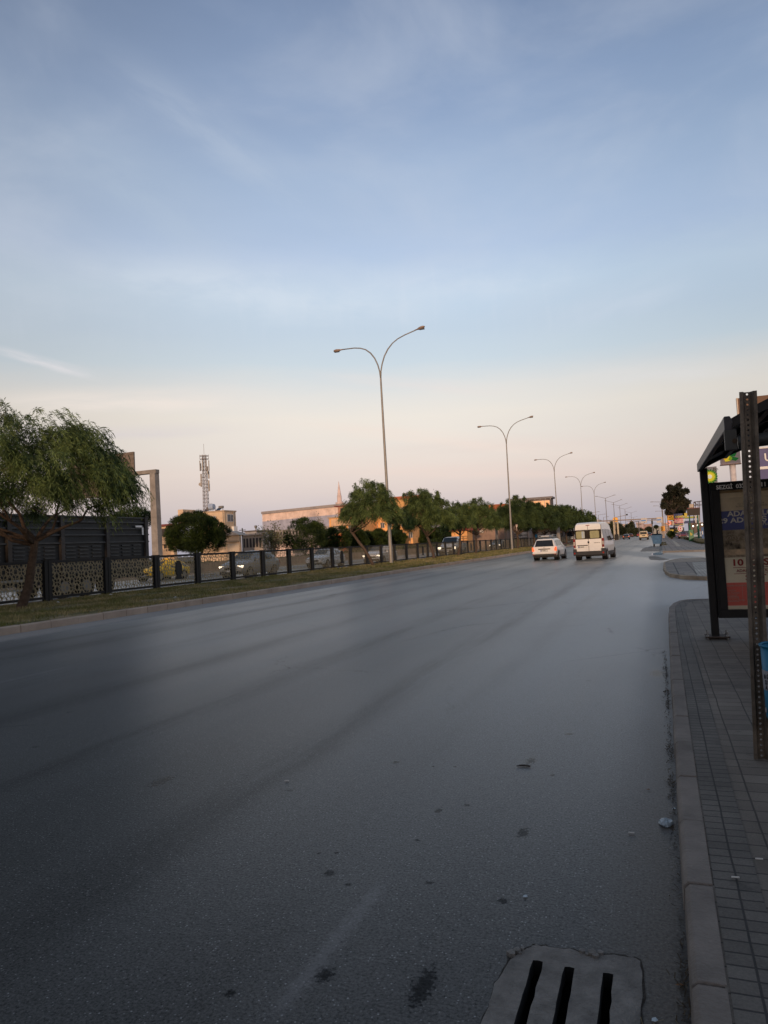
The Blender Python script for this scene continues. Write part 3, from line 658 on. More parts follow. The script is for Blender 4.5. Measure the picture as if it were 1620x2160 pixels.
def pine_crown(seed, rx, ry, rz, n, size, clumps=40, flat=0.35):
    g = np.random.default_rng(seed)
    cd = norm(g.normal(size=(clumps, 3))); cd[:, 2] = np.where(cd[:, 2] < 0, cd[:, 2]*0.75, cd[:, 2])
    cc = cd*[rx, ry, rz]*g.uniform(0.62, 0.86, (clumps, 1)); rad = 0.30*rx*g.uniform(0.7, 1.1, (clumps, 1))
    i = g.integers(0, clumps, n); d = norm(g.normal(size=(n, 3))+[0, 0, 0.35]+norm(cc[i])*0.8)
    p = cc[i]+d*rad[i]*g.uniform(0.55, 1.0, (n, 1))*[1, 1, 0.85]
    ld = norm(d+g.normal(size=(n, 3))*0.35+[0, 0, 0.45]); wd = norm(np.cross(ld, g.normal(size=(n, 3))))*size*0.09
    L_ = size*g.uniform(0.7, 1.3, (n, 1)); return np.stack([p-wd, p+wd, p+ld*L_+wd*0.4, p+ld*L_-wd*0.4], axis=1)
def pine(label, px, pytop, pybot, halfw_px, X=None, Y=None, seed=0, n=5200, group=None, size=0.5, zb=None, m=None, name='stone_pine'):
    if Y is None: Y = atX(px, 1150, X).y
    c = at(px, (pytop+pybot)/2, Y); top = at(px, pytop, Y).z; bot = at(px, pybot, Y).z; rx = abs(at(px+halfw_px, pybot, Y).x-c.x)*1.02
    t = empty(name, (c.x, Y, 0.05), 0, label, 'tree', group)
    h = top-bot; zc = bot+h*0.46
    q = pine_crown(seed, rx*1.08, rx*1.08, (top-zc)*0.98, n, size, 70)
    q2 = q.copy(); q2 += [0, 0, zc]
    o = bpy.data.objects.new('crown', leaf_mesh('crown', q2, m or PINE)); COL.objects.link(o); o.parent = t
    b = MB(); limbs(b, (0, 0, -0.1), (0.1, 0, max(0.8, bot*0.8)), [(rx*0.5, 0, zc), (-rx*0.5, 0.2, zc), (0.1, rx*0.4, zc+0.5), (0, -rx*0.4, zc)], 0.22, seed)
    b.build('trunk', BARKD, t, smooth=True)
    return t
pine('big round stone pine standing alone in front of the beige building', 415, 1083, 1172, 52, X=-46, seed=3, n=40000, size=0.26)
PG = 'round pines behind the opposite road'
for i, (px, yt, yb, hw, lb) in enumerate((
    (640, 1095, 1165, 42, 'widest dark pine of the row, beside the bare twiggy poplar'),
    (706, 1107, 1165, 30, 'dark pine in front of the salmon balcony building'),
    (752, 1110, 1165, 22, 'small dark pine just before the leaning pepper tree'),
    (793, 1112, 1163, 26, 'dark pine between the leaning pepper tree and the nearest lamp post'),
    (832, 1112, 1160, 22, 'pine directly behind the nearest lamp post'),
    (868, 1106, 1158, 30, 'yellowish green pine beyond the nearest lamp post'),
    (905, 1108, 1155, 25, 'pine beneath the round full pepper tree'),
    (942, 1106, 1153, 30, 'pine behind the cab of the white pickup'),
    (1000, 1109, 1148, 17, 'small pine behind the caged bed of the pickup'),
    (1026, 1105, 1146, 22, 'last pine of the row beside the slim concrete pole'))):
    pine(lb, px, yt+4, yb, hw, X=-47, seed=30+i, n=14000, group=PG, size=0.30+0.03*i)
pine('pine top showing over the end of the dark truck', 285, 1079, 1110, 36, Y=64, seed=51, n=6000, size=0.32)

def twiggy(label, px, pytop, w_px, X, seed, dens=500, name='poplar_tree'):
    Y = atX(px, 1150, X).y; c = at(px, 1150, Y); top = at(px, pytop, Y).z; rw = abs(at(px+w_px, 1150, Y).x-c.x)
    t = empty(name, (c.x, Y, 0.05), 0, label, 'tree'); r = random.Random(seed); b = MB(); tips = []
    for k in range(26):
        a = r.uniform(0, 6.28); rr = rw*r.uniform(0.1, 1); h = top*r.uniform(0.55, 1)*(1-0.25*rr/rw)
        e = Vector((math.cos(a)*rr, math.sin(a)*rr, h)); m_ = Vector((e.x*0.35, e.y*0.35, h*0.45)); b.tube([(0, 0, -0.1), m_, e], [0.06, 0.035, 0.012], 5, cap=False)
        for _ in range(5):
            f = r.uniform(0.3, 1); q = m_.lerp(e, f); e2 = q+Vector((r.uniform(-1, 1), r.uniform(-1, 1), r.uniform(0.2, 1)))*rw*0.3; b.tube([q, e2], [0.014, 0.006], 4, cap=False); tips += [e2, q.lerp(e2, 0.5)]
    b.build('trunk', mat('pale_twigs', (0.20, 0.15, 0.11), 0.9), t)
    g = np.random.default_rng(seed); tp = np.array([list(v) for v in tips]); i = g.integers(0, len(tp), dens); p = tp[i]+g.normal(size=(dens, 3))*0.28
    d1 = norm(g.normal(size=(dens, 3)))*0.10; d2 = norm(np.cross(d1, g.normal(size=(dens, 3))))*0.09
    o = bpy.data.objects.new('crown', leaf_mesh('crown', np.stack([p-d1, p+d2, p+d1, p-d2], axis=1), OLIVE)); COL.objects.link(o); o.parent = t
twiggy('thin leaved poplar with bare pinkish twigs beside the dark pine row', 575, 1090, 26, -48, 5, 1500)
twiggy('tall sparse poplar rising behind the dark pines before the blue-banded warehouse', 676, 1083, 20, -54, 6, 900)

# ------------------------------------------------------------------ median grass
g = np.random.default_rng(5)
def grass(name, n, y0, y1, hgt, wid, label):
    Y = y0+(y1-y0)*g.random(n)**1.15; x = g.uniform(-23.6, -15.45, n)+0.006*Y
    keep = (np.sin(x*2.1+Y*0.4)+np.sin(Y*0.9-x)+g.normal(size=n)*0.7) > -0.75; x, Y = x[keep], Y[keep]; n = len(x)
    p = np.stack([x, Y, np.full(n, 0.17)], 1); a = g.uniform(0, 6.28, n); h = hgt*g.uniform(0.35, 1.15, (n, 1))
    wv = np.stack([np.cos(a), np.sin(a), 0*a], 1)*wid*0.5; tip = p+np.concatenate([g.normal(size=(n, 2))*0.55*h, h], 1)
    me = leaf_mesh(name, np.stack([p-wv, p+wv, tip+wv*0.25, tip-wv*0.25], 1), GRASS)
    o = bpy.data.objects.new(name, me); COL.objects.link(o); return tag(o, label, 'grass', kind='stuff')
GRASS = leafmat('grass_blades', (0.13, 0.135, 0.035), (0.34, 0.27, 0.13), 0.8)
grass('median_grass', 90000, 9, 46, 0.10, 0.022, 'short patchy green and yellow grass on the near stretch of the median')
grass('median_grass', 45000, 46, 130, 0.13, 0.06, 'short grass on the far stretch of the median')

# ------------------------------------------------------------------ fence
PIT = 3.36
def hexnet(x0, x1, z0_, z1_, s, wd):
    segs = set()
    def addhex(cx, cz, swap):
        P = [(-.5, 0), (-.25, .25), (.25, .25), (.5, 0), (.25, -.25), (-.25, -.25)]
        for a, c in zip(P, P[1:]+P[:1]):
            pa = (cx+a[0], cz+a[1]); pc = (cx+c[0], cz+c[1])
            if swap: pa = (pa[1], pa[0]); pc = (pc[1], pc[0])
            k = tuple(sorted((tuple(round(v, 3) for v in pa), tuple(round(v, 3) for v in pc)))); segs.add(k)
    nx = int((x1-x0)/s/0.5)+3
    for i in range(-1, nx):
        for j in range(-1, nx):
            cx, cz = i*0.75, j*0.5+(i % 2)*0.25
            addhex(cx, cz, False); addhex(cx, cz, True)
    b = MB()
    for (ax, az_), (bx, bz) in sorted(segs):
        A = Vector((x0+ax*s, z0_+az_*s)); B = Vector((x0+bx*s, z0_+bz*s))
        if min(A.x, B.x) < x0 or max(A.x, B.x) > x1 or min(A.y, B.y) < z0_ or max(A.y, B.y) > z1_: 
            # clip
            d = B-A; t0, t1 = 0.0, 1.0
            for v, dv, lo, hi in ((A.x, d.x, x0, x1), (A.y, d.y, z0_, z1_)):
                if abs(dv) < 1e-9:
                    if v < lo or v > hi: t0, t1 = 1, 0
                else:
                    a_, c_ = (lo-v)/dv, (hi-v)/dv
                    if a_ > c_: a_, c_ = c_, a_
                    t0 = max(t0, a_); t1 = min(t1, c_)
            if t0 >= t1-1e-3: continue
            A, B = A+d*t0, A+d*t1
        d = (B-A).normalized()*wd*0.5; n_ = Vector((-d.y, d.x)); A = A-d*0.5; B = B+d*0.5
        pts = [A-n_, B-n_, B+n_, A+n_]
        for xx in (0.012, -0.012):
            b.add([(xx, p.x, p.y) for p in pts], [(0, 1, 2, 3)])
    i = 0
    for gx in np.arange(x0+s*0.375, x1-0.05, s*0.75):      # small cross-shaped plates at alternate knots
        for gz_ in np.arange(z0_+s*0.375, z1_-0.05, s*0.75):
            i += 1
            if i % 2: continue
            for k in range(2):
                a = 0.065 if k else 0.022; c = 0.022 if k else 0.065
                b.add([(0.016, gx-a, gz_-c), (0.016, gx+a, gz_-c), (0.016, gx+a, gz_+c), (0.016, gx-a, gz_+c)], [(0, 1, 2, 3)])
    return b
fence = empty('median_fence', (0, 0, 0), 0, 'long black fence with patterned olive lattice panels running along the median', 'fence')
FZ = 0.20
b = MB(); y0_, y1_ = 0.19, PIT-0.19; zb_, zt_ = FZ+0.16, FZ+1.52
b.box(-0.05, 0.05, y0_-0.002, y1_+0.002, zt_, zt_+0.10); b.box(-0.05, 0.05, y0_-0.002, y1_+0.002, zb_-0.10, zb_)
b.box(-0.035, 0.035, y0_-0.002, y0_+0.05, zb_, zt_); b.box(-0.035, 0.035, y1_-0.05, y1_+0.002, zb_, zt_)
pan0 = b.build('panel', BLACK, fence)
lat0 = hexnet(y0_+0.05, y1_-0.05, zb_, zt_, 0.36, 0.021).build('lattice', LATT, pan0, fix=False)
b = MB()
for o_ in (-0.185, 0.015): b.box(-0.09, 0.09, o_, o_+0.17, FZ-0.1, FZ+1.62); b.box(-0.10, 0.10, o_-0.008, o_+0.178, FZ+1.62, FZ+1.65)
b.box(-0.05, 0.05, -0.015, 0.015, FZ+0.2, FZ+0.26); b.box(-0.05, 0.05, -0.015, 0.015, FZ+1.3, FZ+1.36)
post0 = b.build('post', BLACK, fence)
b = MB(); oc = [(math.cos(R(22.5+45*k))*0.27, math.sin(R(22.5+45*k))*0.46) for k in range(8)]
b.prism([(1.75+u, FZ+0.88+v) for u, v in oc], 'x', -0.04, 0.04)
b.prism([(1.75+u, FZ+0.40+v*0.5) for u, v in [(-.3, -.1), (.3, -.1), (.12, .35), (-.12, .35)]], 'x', -0.035, 0.035); b.build
med0 = b.build('medallion', BLACKM, pan0)
ystart = 22.2-PIT*5
for i in range(76):
    Y = ystart+i*PIT; X = -23.5+0.006*Y
    p = pan0 if i == 0 else pan0.copy()
    if i:
        COL.objects.link(p); l = lat0.copy(); COL.objects.link(l); l.parent = p
    p.location = (X, Y, 0); p.rotation_euler = (0, 0, -0.006)
    q = post0 if i == 0 else post0.copy()
    if i: COL.objects.link(q)
    q.location = (X, Y, 0)
    if i in (7, 13, 19, 25, 31):
        m_ = med0.copy(); COL.objects.link(m_); m_.parent = p
bpy.data.objects.remove(med0)

# ------------------------------------------------------------------ street lamps
def curve_arm(sgn, reach, rise, n=14):
    pts = []
    for k in range(n+1):
        t = k/n; a = t*R(80); x = sgn*reach*(1-math.cos(a))/(1-math.cos(R(80)))*0.93*(0.25+0.75*t); z = rise*math.sin(a)/math.sin(R(80)); pts.append((x, 0, z))
    return pts
def lamp_head(b, e, sgn, s=1.0, tilt=0.12):
    Mx = Matrix.Translation(e) @ Matrix.Rotation(-sgn*tilt, 4, 'Y') @ Matrix.Scale(s, 4)
    prof = [(0, .05, .05), (.25, .06, .06), (.38, .15, .10), (.62, .19, .13), (.82, .16, .10), (.92, .06, .04)]; vs = []
    for x, w_, h in prof:
        for k in range(8): a = 2*math.pi*k/8; vs.append(Mx @ Vector((sgn*x, math.cos(a)*w_, math.sin(a)*h)))
    b.add(vs, [(i*8+k, i*8+(k+1) % 8, (i+1)*8+(k+1) % 8, (i+1)*8+k) for i in range(5) for k in range(8)]+[tuple(range(8)), tuple(40+k for k in range(8))])
def lamp_curved():
    t = empty('street_lamp'); H = 15.9
    b = MB(); n = 8; b.tube([(0, 0, -0.1), (0, 0, 0.05)], 0.17, 10); b.tube([(0, 0, 0), (0, 0, 1.6), (0, 0, 1.62), (0, 0, H*0.5), (0, 0, H)], [0.165, 0.16, 0.15, 0.115, 0.075], 12)
    b.box(-0.25, 0.25, -0.25, 0.25, -0.1, 0.04)
    b.build('pole', GALV, t, smooth=False)
    for sgn, ang in ((-1, 0.0), (1, 0.33)):
        pts = [Vector(p)+Vector((0, 0, H-0.1)) for p in curve_arm(sgn, 3.75, 3.55 if sgn > 0 else 2.9)]
        if sgn < 0:
            pts = [Vector((-x, 0, H-0.1+z)) for x, z in [(0, 0), (.06, .7), (.2, 1.3), (.45, 1.9), (.8, 2.4), (1.25, 2.78), (1.75, 2.98), (2.3, 3.08), (3.4, 3.12)]]
        else:
            pts = [Vector((x, 0, H-0.1+z)) for x, z in [(0, 0), (.06, .7), (.2, 1.3), (.45, 1.95), (.8, 2.5), (1.25, 2.95), (1.75, 3.25), (2.4, 3.48), (3.35, 3.72)]]
        a = MB().tube(pts, [0.06]*5+[0.05]*4, 8).build('arm', GALV, t, smooth=True)
        hb = MB(); lamp_head(hb, pts[-1]-Vector((sgn*0.05, 0, 0)), sgn, 1.0, -0.02 if sgn < 0 else 0.22); hb.build('lamp_head', LAMPH, t, smooth=True)
        gb = MB(); e = pts[-1]; gb.box(e.x+sgn*0.36-0.0, e.x+sgn*0.80, -0.12, 0.12, e.z-0.15, e.z-0.05) if sgn < 0 else gb.box(e.x+0.36, e.x+0.80, -0.12, 0.12, e.z-0.02, e.z+0.05); gb.build('glass_cover', LAMPG, t)
    return t
def lamp_straight():
    t = empty('street_lamp'); H = 16.3; G2 = mat('weathered_pole', (0.20, 0.18, 0.17), 0.7)
    MB().tube([(0, 0, -0.1), (0, 0, H*0.5), (0, 0, H)], [0.17, 0.13, 0.10], 8).build('pole', G2, t)
    for sgn in (-1, 1):
        MB().tube([(0, 0, H-0.1), (sgn*1.2, 0, H+0.25), (sgn*3.1, 0, H+0.85)], [0.08, 0.07, 0.07], 6).build('arm', G2, t)
        hb = MB(); hb.box(min(sgn*3.0, sgn*3.9), max(sgn*3.0, sgn*3.9), -0.15, 0.15, H+0.85, H+1.02); hb.build('lamp_head', G2, t)
    return t
lg = 'double-armed lamps along the median'
lc = lamp_curved()
lam = [((805, 798), 'nearest and tallest double-armed street lamp, its foot in the grass'),
       ((1067, 937), 'second double-armed street lamp up the road, in front of the dark pepper tree'),
       ((1170, 995), 'third double-armed lamp, rising above the glass-fronted building end'),
       ((1224, 1026), 'fourth curved double lamp, above the roof of the white van'),
       ((1254, 1042), 'fifth curved double lamp, the last with curved arms')]
def tilt_(o, a): o.rotation_euler[1] += a
for i, (p, lb) in enumerate(lam):
    q = atX(*p, -21.2); k = (16.05-1.7)/(q.z-1.7); q = C0+(q-C0)*k
    o = lc if i == 0 else copy_tree(lc); o.location = (q.x, q.y, 0.17); o.rotation_euler = (0, R((-0.3, 0.3, -0.3, 0.5, -0.4)[i]), R((0, 3, -4, 2, -3)[i])); tag(o, lb, 'street lamp', lg)
ls = lamp_straight(); lg2 = 'distant straight-armed lamps along the median'
far = [((1277, 1051), 'first lamp with straight raised arms, beyond the last curved one'), ((1294, 1060), 'second lamp with straight raised arms'),
       ((1307, 1067), 'third straight-armed lamp, above the dark saloon'), ((1318, 1074), 'fourth straight-armed lamp, beside the camera box on its long arm'),
       ((1331, 1082), 'fifth straight-armed lamp, above the cypress trees'), ((1336, 1092), 'farthest tiny straight-armed lamp')]
for i, (p, lb) in enumerate(far):
    q = atX(*p, -21.2); k = (16.2-1.7)/(q.z-1.7); q = C0+(q-C0)*k
    o = ls if i == 0 else copy_tree(ls); o.location = (q.x, q.y, 0); o.rotation_euler = (0, 0, R(rnd.uniform(-4, 4))); tag(o, lb, 'street lamp', lg2)
# single-armed lamps
def lamp_single(label, px, pytop, Y, reach, sgn=-1, group=None, arms=1):
    p = at(px, pytop, Y); t = empty('street_lamp', (p.x, Y, 0), 0, label, 'street lamp', group); m_ = mat('weathered_pole', (0.2, 0.18, 0.17))
    MB().tube([(0, 0, -0.1), (0, 0, p.z)], [0.16, 0.09], 7).build('pole', m_, t)
    for k in range(arms): MB().tube([(0, 0, p.z-0.05-k*1.1), (sgn*reach*(1-0.12*k), 0, p.z+0.15-k*1.1)], [0.07, 0.06], 6).build('arm', m_, t)
    b = MB(); b.box(min(sgn*reach, sgn*(reach+0.8)), max(sgn*reach, sgn*(reach+0.8)), -0.15, 0.15, p.z+0.08, p.z+0.24); b.build('lamp_head', m_, t)
sg = 'single-armed lamps at the pavement edge'
lamp_single('tall lamp with an arm over the road, beside the eucalyptus tree', 1395, 1058.5, 230, 2.3, group=sg)
lamp_single('slim lamp showing just below the eucalyptus crown', 1402, 1078, 330, 3.0, group=sg)
lamp_single('small lamp between the two taller roadside lamps', 1397, 1067, 300, 2.6, group=sg)
sg2 = 'single-armed lamps across the road'
lamp_single('tiny lamp above the end of the tree row', 1262, 1086, 330, 2.4, 1, sg2); lamp_single('tiny lamp beside the white van roof', 1250.5, 1081, 300, 1.8, 1, sg2, 2)
lamp_single('faint lamp behind the round yellow sign', 1273, 1091, 380, 1.8, 1, sg2)

# ------------------------------------------------------------------ gantry post with billboard back
gp = at(325, 1000, 51); t = empty('concrete_gantry', (gp.x, 51, 0), 0, 'tall grey concrete post with a beam carrying the back of a board above the truck', 'gantry')
CP = mat('patchy_concrete', (0.27, 0.24, 0.215), 0.9, var=0.3, scale=1.4, bump=0.3)
b = MB(); h = gp.z+0.1; b.prism([(-0.30, -0.1), (0.42, -0.1), (0.30, h), (-0.26, h)], 'y', -0.3, 0.3); b.build('post', CP, t, bevel=0.02)
b = MB(); b.box(-9.0, 0.38, -0.25, 0.25, h-0.05, h+0.28); b.build('beam', CP, t, bevel=0.02)
p1 = at(284, 953, 50.6); p2 = at(200, 1045, 50.6)
b = MB(); b.box(p2.x-3.0-gp.x, p1.x-gp.x, -0.55, -0.40, p2.z-0.2, p1.z); 
for k in range(9): b.box(p2.x-3.0-gp.x, p1.x-gp.x, -0.60, -0.55, p2.z+0.1+k*0.40, p2.z+0.16+k*0.40)
b.build('sign_back', mat('sign_back_metal', (0.17, 0.135, 0.11), 0.7), t)
MB().box(-0.31, 0.43, -0.31, 0.31, 0, 1.9).build('white_base', mat('peeling_white', (0.55, 0.54, 0.53), 0.8, var=0.5, scale=3), t)

# ------------------------------------------------------------------ vehicles (local frame: front towards +Y)
WHITE = mat('white_paint', (0.80, 0.78, 0.75), 0.35, var=0.06, scale=1.5, coat=0.5)
CREAM = mat('cream_paint', (0.68, 0.62, 0.50), 0.4, var=0.07, scale=1.5, coat=0.3)
GLASS = mat('dark_glass', (0.015, 0.018, 0.022), 0.08, var=0.1, spec=0.6)
SKYG = mat('windscreen_glass', (0.04, 0.06, 0.08), 0.12, var=0.1)
TYRE = mat('tyre_rubber', (0.015, 0.015, 0.015), 0.85)
RIM = mat('wheel_rim', (0.25, 0.25, 0.25), 0.4, 0.6)
PLAST = mat('grey_plastic', (0.04, 0.04, 0.042), 0.6)
RED = mat('tail_lamp_red', (0.35, 0.02, 0.015), 0.25)
REDL = mat('tail_lamp_lit', (0.8, 0.08, 0.03), 0.3, emit=(1.0, 0.16, 0.05), estr=0.9)
HEADL = mat('headlamp_lit', (1, 0.9, 0.75), 0.3, emit=(1.0, 0.80, 0.55), estr=3)
HEAD = mat('headlamp_glass', (0.5, 0.5, 0.48), 0.15)
PLATE = mat('number_plate', (0.62, 0.62, 0.60), 0.5); BLUE = mat('plate_blue', (0.03, 0.06, 0.3), 0.5)
INK = mat('black_ink', (0.012, 0.012, 0.014), 0.7)
def interp(st, y):
    for a, c in zip(st, st[1:]):
        if a[0] <= y <= c[0]:
            t = (y-a[0])/(c[0]-a[0]+1e-9); return [a[i]+(c[i]-a[i])*t for i in range(len(a))]
    return st[0] if y < st[0][0] else st[-1]
def vehicle(name, label, cat, st, paint, wheels, wr, glass=(), group=None, s=1.0, lights='', plate=True, plate_txt=None, ww=0.2):
    """st: stations (y, z_low, z_belt, z_top, w_belt, w_top)"""
    t = empty(name, (0, 0, 0), 0, label, cat, group); b = MB(); vs = []
    for (y, zl, zb, zt, wb, wt) in st:
        half = [(0, zl), (wb*0.88, zl), (wb*0.97, zl+0.10), (wb, zl+(zb-zl)*0.55), (wb*0.975, zb), (wt, zt-min(0.07, (zt-zb)*0.3)), (wt*0.86, zt), (0, zt+0.015)]
        ring = half + [(-x, z) for x, z in reversed(half[1:-1])]; vs += [(x, y, z) for x, z in ring]
    n = 14; fs = [(i*n+k, i*n+(k+1) % n, (i+1)*n+(k+1) % n, (i+1)*n+k) for i in range(len(st)-1) for k in range(n)]
    fs += [tuple(range(n)), tuple((len(st)-1)*n+k for k in range(n))]
    b.add(vs, fs); o = b.build('body', paint, t, smooth=False, bevel=0.035)
    for f in o.data.polygons: f.use_smooth = True
    o.modifiers.new('w', 'WEIGHTED_NORMAL')
    for wy in wheels:
        wb = interp(st, wy)[4]
        for sx in (-1, 1):
            x0 = sx*(wb-ww+0.01); x1 = sx*(wb+0.012)
            arch = MB().tube([(sx*(wb-0.3), wy, wr), (sx*(wb+0.004), wy, wr)], wr*1.17, 20).build('wheel_arch', BLACKM, t)
            wo = empty('wheel', (0, 0, 0)); wo.parent = t
            MB().tube([(x0, wy, wr), (sx*(wb-0.02), wy, wr), (x1+sx*0.012, wy, wr)], [wr, wr, wr*0.93], 20).build('tyre', TYRE, wo)
            MB().tube([(x0, wy, wr), (x1+sx*0.022, wy, wr)], [wr*0.66, wr*0.6], 14).build('rim', RIM, wo)
    for (y0, y1, lo, hi, sl0, sl1) in glass:     # side windows: belt fraction lo..hi, slanted ends
        for sx in (-1, 1):
            P = []
            for y, f in ((y0, lo), (y1, lo), (y1-sl1, hi), (y0+sl0, hi)):
                q = interp(st, y); zb, zt, wb, wt = q[2], q[3], q[4]*0.975, q[5]; zt -= 0.07
                P.append((sx*(wb+(wt-wb)*f+0.012), y, zb+(zt-zb)*f))
            MB().quad(*P).build('side_window', GLASS, t, fix=False)
    return t
def panel(t, name, m, pts): return MB().add(pts, [tuple(range(len(pts)))]).build(name, m, t, fix=False)
def glassq(t, name, st, ya, yb, m=GLASS, f0=0.08, f1=0.9, wf=0.9, push=0.015, sgn=1):
    # sloping pane between station ya (low) and yb (high)
    a = interp(st, ya); c = interp(st, yb)
    P = []
    for f, w_ in ((f0, wf), (f1, wf*0.97)):
        y = ya+(yb-ya)*f; q = interp(st, y); hw = q[5]*0.86*w_; P.append((hw, y, q[3]))
    n_ = Vector((0, -(c[3]-a[3])*(1 if yb > ya else -1), abs(yb-ya))); n_.y = -(c[3]-a[3]) if yb > ya else (c[3]-a[3]); n_.normalize(); 
    d = n_*(push+0.02)
    (h0, y0, z0_), (h1, y1, z1_) = P
    return panel(t, name, m, [(-h0, y0+d.y, z0_+d.z), (h0, y0+d.y, z0_+d.z), (h1, y1+d.y, z1_+d.z), (-h1, y1+d.y, z1_+d.z)])
def place(t, X, Y, rz=0, s=1.0):
    t.location = (X, Y, 0.0); t.rotation_euler = (0, 0, rz); t.scale = (s, s, s)

# white estate car seen from behind (rear at -Y)
st = [(-2.22, .42, .62, .95, .80, .76), (-2.16, .36, .92, 1.02, .84, .70), (-2.02, .32, .95, 1.30, .86, .66), (-1.86, .30, .96, 1.50, .865, .62), (-1.2, .28, .96, 1.55, .87, .61), (0.0, .26, .95, 1.56, .87, .61), (0.55, .26, .95, 1.50, .87, .60),
      (1.15, .27, .95, 1.12, .86, .66), (1.3, .28, .93, 1.0, .86, .74), (1.9, .30, .80, .92, .84, .70), (2.2, .38, .66, .76, .76, .60)]
t = vehicle('estate_car', 'white estate car with roof rack and glowing tail lights, driving away in the left lane', 'car', st, WHITE, (-1.42, 1.30), 0.335,
            ((-1.95, -1.15, .12, .85, .25, .02), (-1.1, -0.15, .10, .88, .02, .02), (-0.08, 0.95, .10, .88, .02, .40)))
CAR = t
panel(t, 'rear_window', GLASS, [(-.66, -2.215, .99), (.66, -2.215, .99), (.56, -1.985, 1.43), (-.56, -1.985, 1.43)])
b = MB(); b.box(-.80, .80, -2.30, -2.15, .34, .46); b.box(-.82, .82, -2.28, -2.12, .30, .345); b.build('lower_bumper', PLAST, t, bevel=0.02)
b = MB(); b.box(-.83, .83, -2.31, -2.14, .46, .62); b.build('bumper', WHITE, t, bevel=0.04)
for sx in (-1, 1):
    b = MB(); b.prism([(sx*.70, .68), (sx*.86, .66), (sx*.855, .93), (sx*.80, .96), (sx*.72, .86)], 'y', -2.27, -2.10); b.build('tail_light', REDL, t, bevel=0.01)
    b = MB(); b.box(sx*.76-.09, sx*.76+.09, -2.325, -2.30, .42, .46); b.build('reflector', RED, t)
    b = MB(); b.box(min(sx*.88, sx*1.03), max(sx*.88, sx*1.03), .78, .92, .92, 1.06); b.build('wing_mirror', PLAST, t, bevel=0.02)
    b = MB(); b.tube([(sx*.55, -1.75, 1.50), (sx*.55, -1.6, 1.60), (sx*.55, .2, 1.61), (sx*.55, .35, 1.53)], 0.018, 6); b.build('roof_rail', PLAST, t)
b = MB(); b.box(-.42, .42, -2.255, -2.20, .78, .84); b.build('number_plate_recess', INK, t)
b = MB(); b.box(-.26, .26, -2.262, -2.24, .64, .755); b.build('number_plate', PLATE, t); b = MB(); b.box(-.26, -.205, -2.266, -2.262, .64, .755); b.build('plate_band', BLUE, t)
text('01 AVJ 967', .10, INK, t, (-.19, -2.268, .665), FACE, bold=0.002, sx=0.62)
b = MB(); b.tube([(.07*math.cos(a), -2.235, .90+.03*math.sin(a)) for a in [R(k*45) for k in range(9)]], .006, 4); b.build('badge', RIM, t)
RK = mat('rack_metal', (0.35, 0.36, 0.36), 0.4, 0.7)
b = MB()
for y in (-1.3, -.9, -.5, -.1): b.tube([(-.56, y, 1.63), (.56, y, 1.63)], .018, 6)
for x in (-.45, -.2, .1, .4): b.tube([(x, -1.5, 1.66), (x, .1, 1.66)], .016, 6)
b.tube([(-.5, -1.5, 1.66), (-.5, -1.5, 1.78), (-.5, .1, 1.78), (-.5, .1, 1.66)], .015, 6); b.tube([(.5, -1.5, 1.66), (.5, -1.5, 1.78), (.5, .1, 1.78), (.5, .1, 1.66)], .015, 6); b.tube([(-.5, -1.5, 1.78), (.5, -1.5, 1.78)], .015, 6)
b.build('roof_rack', RK, t)
rk = MB(); rk.box(-.38, .22, -1.35, -.3, 1.68, 1.76); rk.build('rack_load', mat('pale_load', (.5, .5, .5), .6), t, bevel=0.02)
b = MB(); b.box(-.84, .84, -2.0, 1.9, .22, .34); b.build('underbody', PLAST, t)
place(t, -7.9, 56.4, R(-3.0), 1.06)

# white high-roof van from behind
st = [(-2.80, .50, 1.15, 2.28, .93, .84), (-2.74, .42, 1.18, 2.42, .99, .82), (-2.5, .36, 1.2, 2.52, 1.01, .80), (-1.0, .34, 1.2, 2.55, 1.02, .79), (0.6, .34, 1.2, 2.52, 1.02, .80), (1.25, .34, 1.2, 2.40, 1.02, .82),
      (1.6, .34, 1.2, 2.10, 1.02, .84), (2.25, .34, 1.15, 1.35, 1.0, .84), (2.65, .36, .9, 1.08, .96, .80), (2.9, .42, .7, .85, .86, .70)]
t = vehicle('passenger_van', 'white high-roof passenger van with yellow curtains in the rear windows, driving away', 'van', st, WHITE, (-1.75, 1.95), 0.36,
            ((-2.5, -1.3, .05, .66, .02, .02), (-1.22, 0.0, .05, .66, .02, .02), (0.08, 1.0, .05, .66, .02, .02), (1.08, 1.95, .02, .60, .02, .35)), ww=0.24)
VAN = t
yb = -2.815
b = MB(); b.box(-.86, .86, yb-.012, yb+.05, 1.42, 2.02); b.build('rear_window', mat('brown_tinted_glass', (.035, .028, .022), .12), t, bevel=0.01)
def rounded(cx, cz, w_, h_, r_):
    return [(cx+sx*(w_-r_)+r_*math.cos(a), cz+sz*(h_-r_)+r_*math.sin(a)) for sx, sz, a0 in ((1, 1, 0), (-1, 1, 90), (-1, -1, 180), (1, -1, 270)) for a in [R(a0+k*30) for k in range(4)]]
CUR = mat('yellow_curtain', (.33, .31, .17), .8, var=.15, scale=8); CURW = mat('pale_curtain', (.42, .45, .43), .8)
for cx, w_ in ((-.50, .28), (.42, .30)):
    MB().prism(rounded(cx, 1.71, w_, .245, .08), 'y', yb-.020, yb-.013).build('curtained_pane', CUR, t)
MB().box(-.42, -.22, yb-.024, yb-.021, 1.48, 1.94).build('curtain', CURW, t); MB().box(-.38, -.35, yb-.026, yb-.0245, 1.5, 1.93).build('curtain_fold', mat('blue_fold', (.35, .45, .6), .8), t)
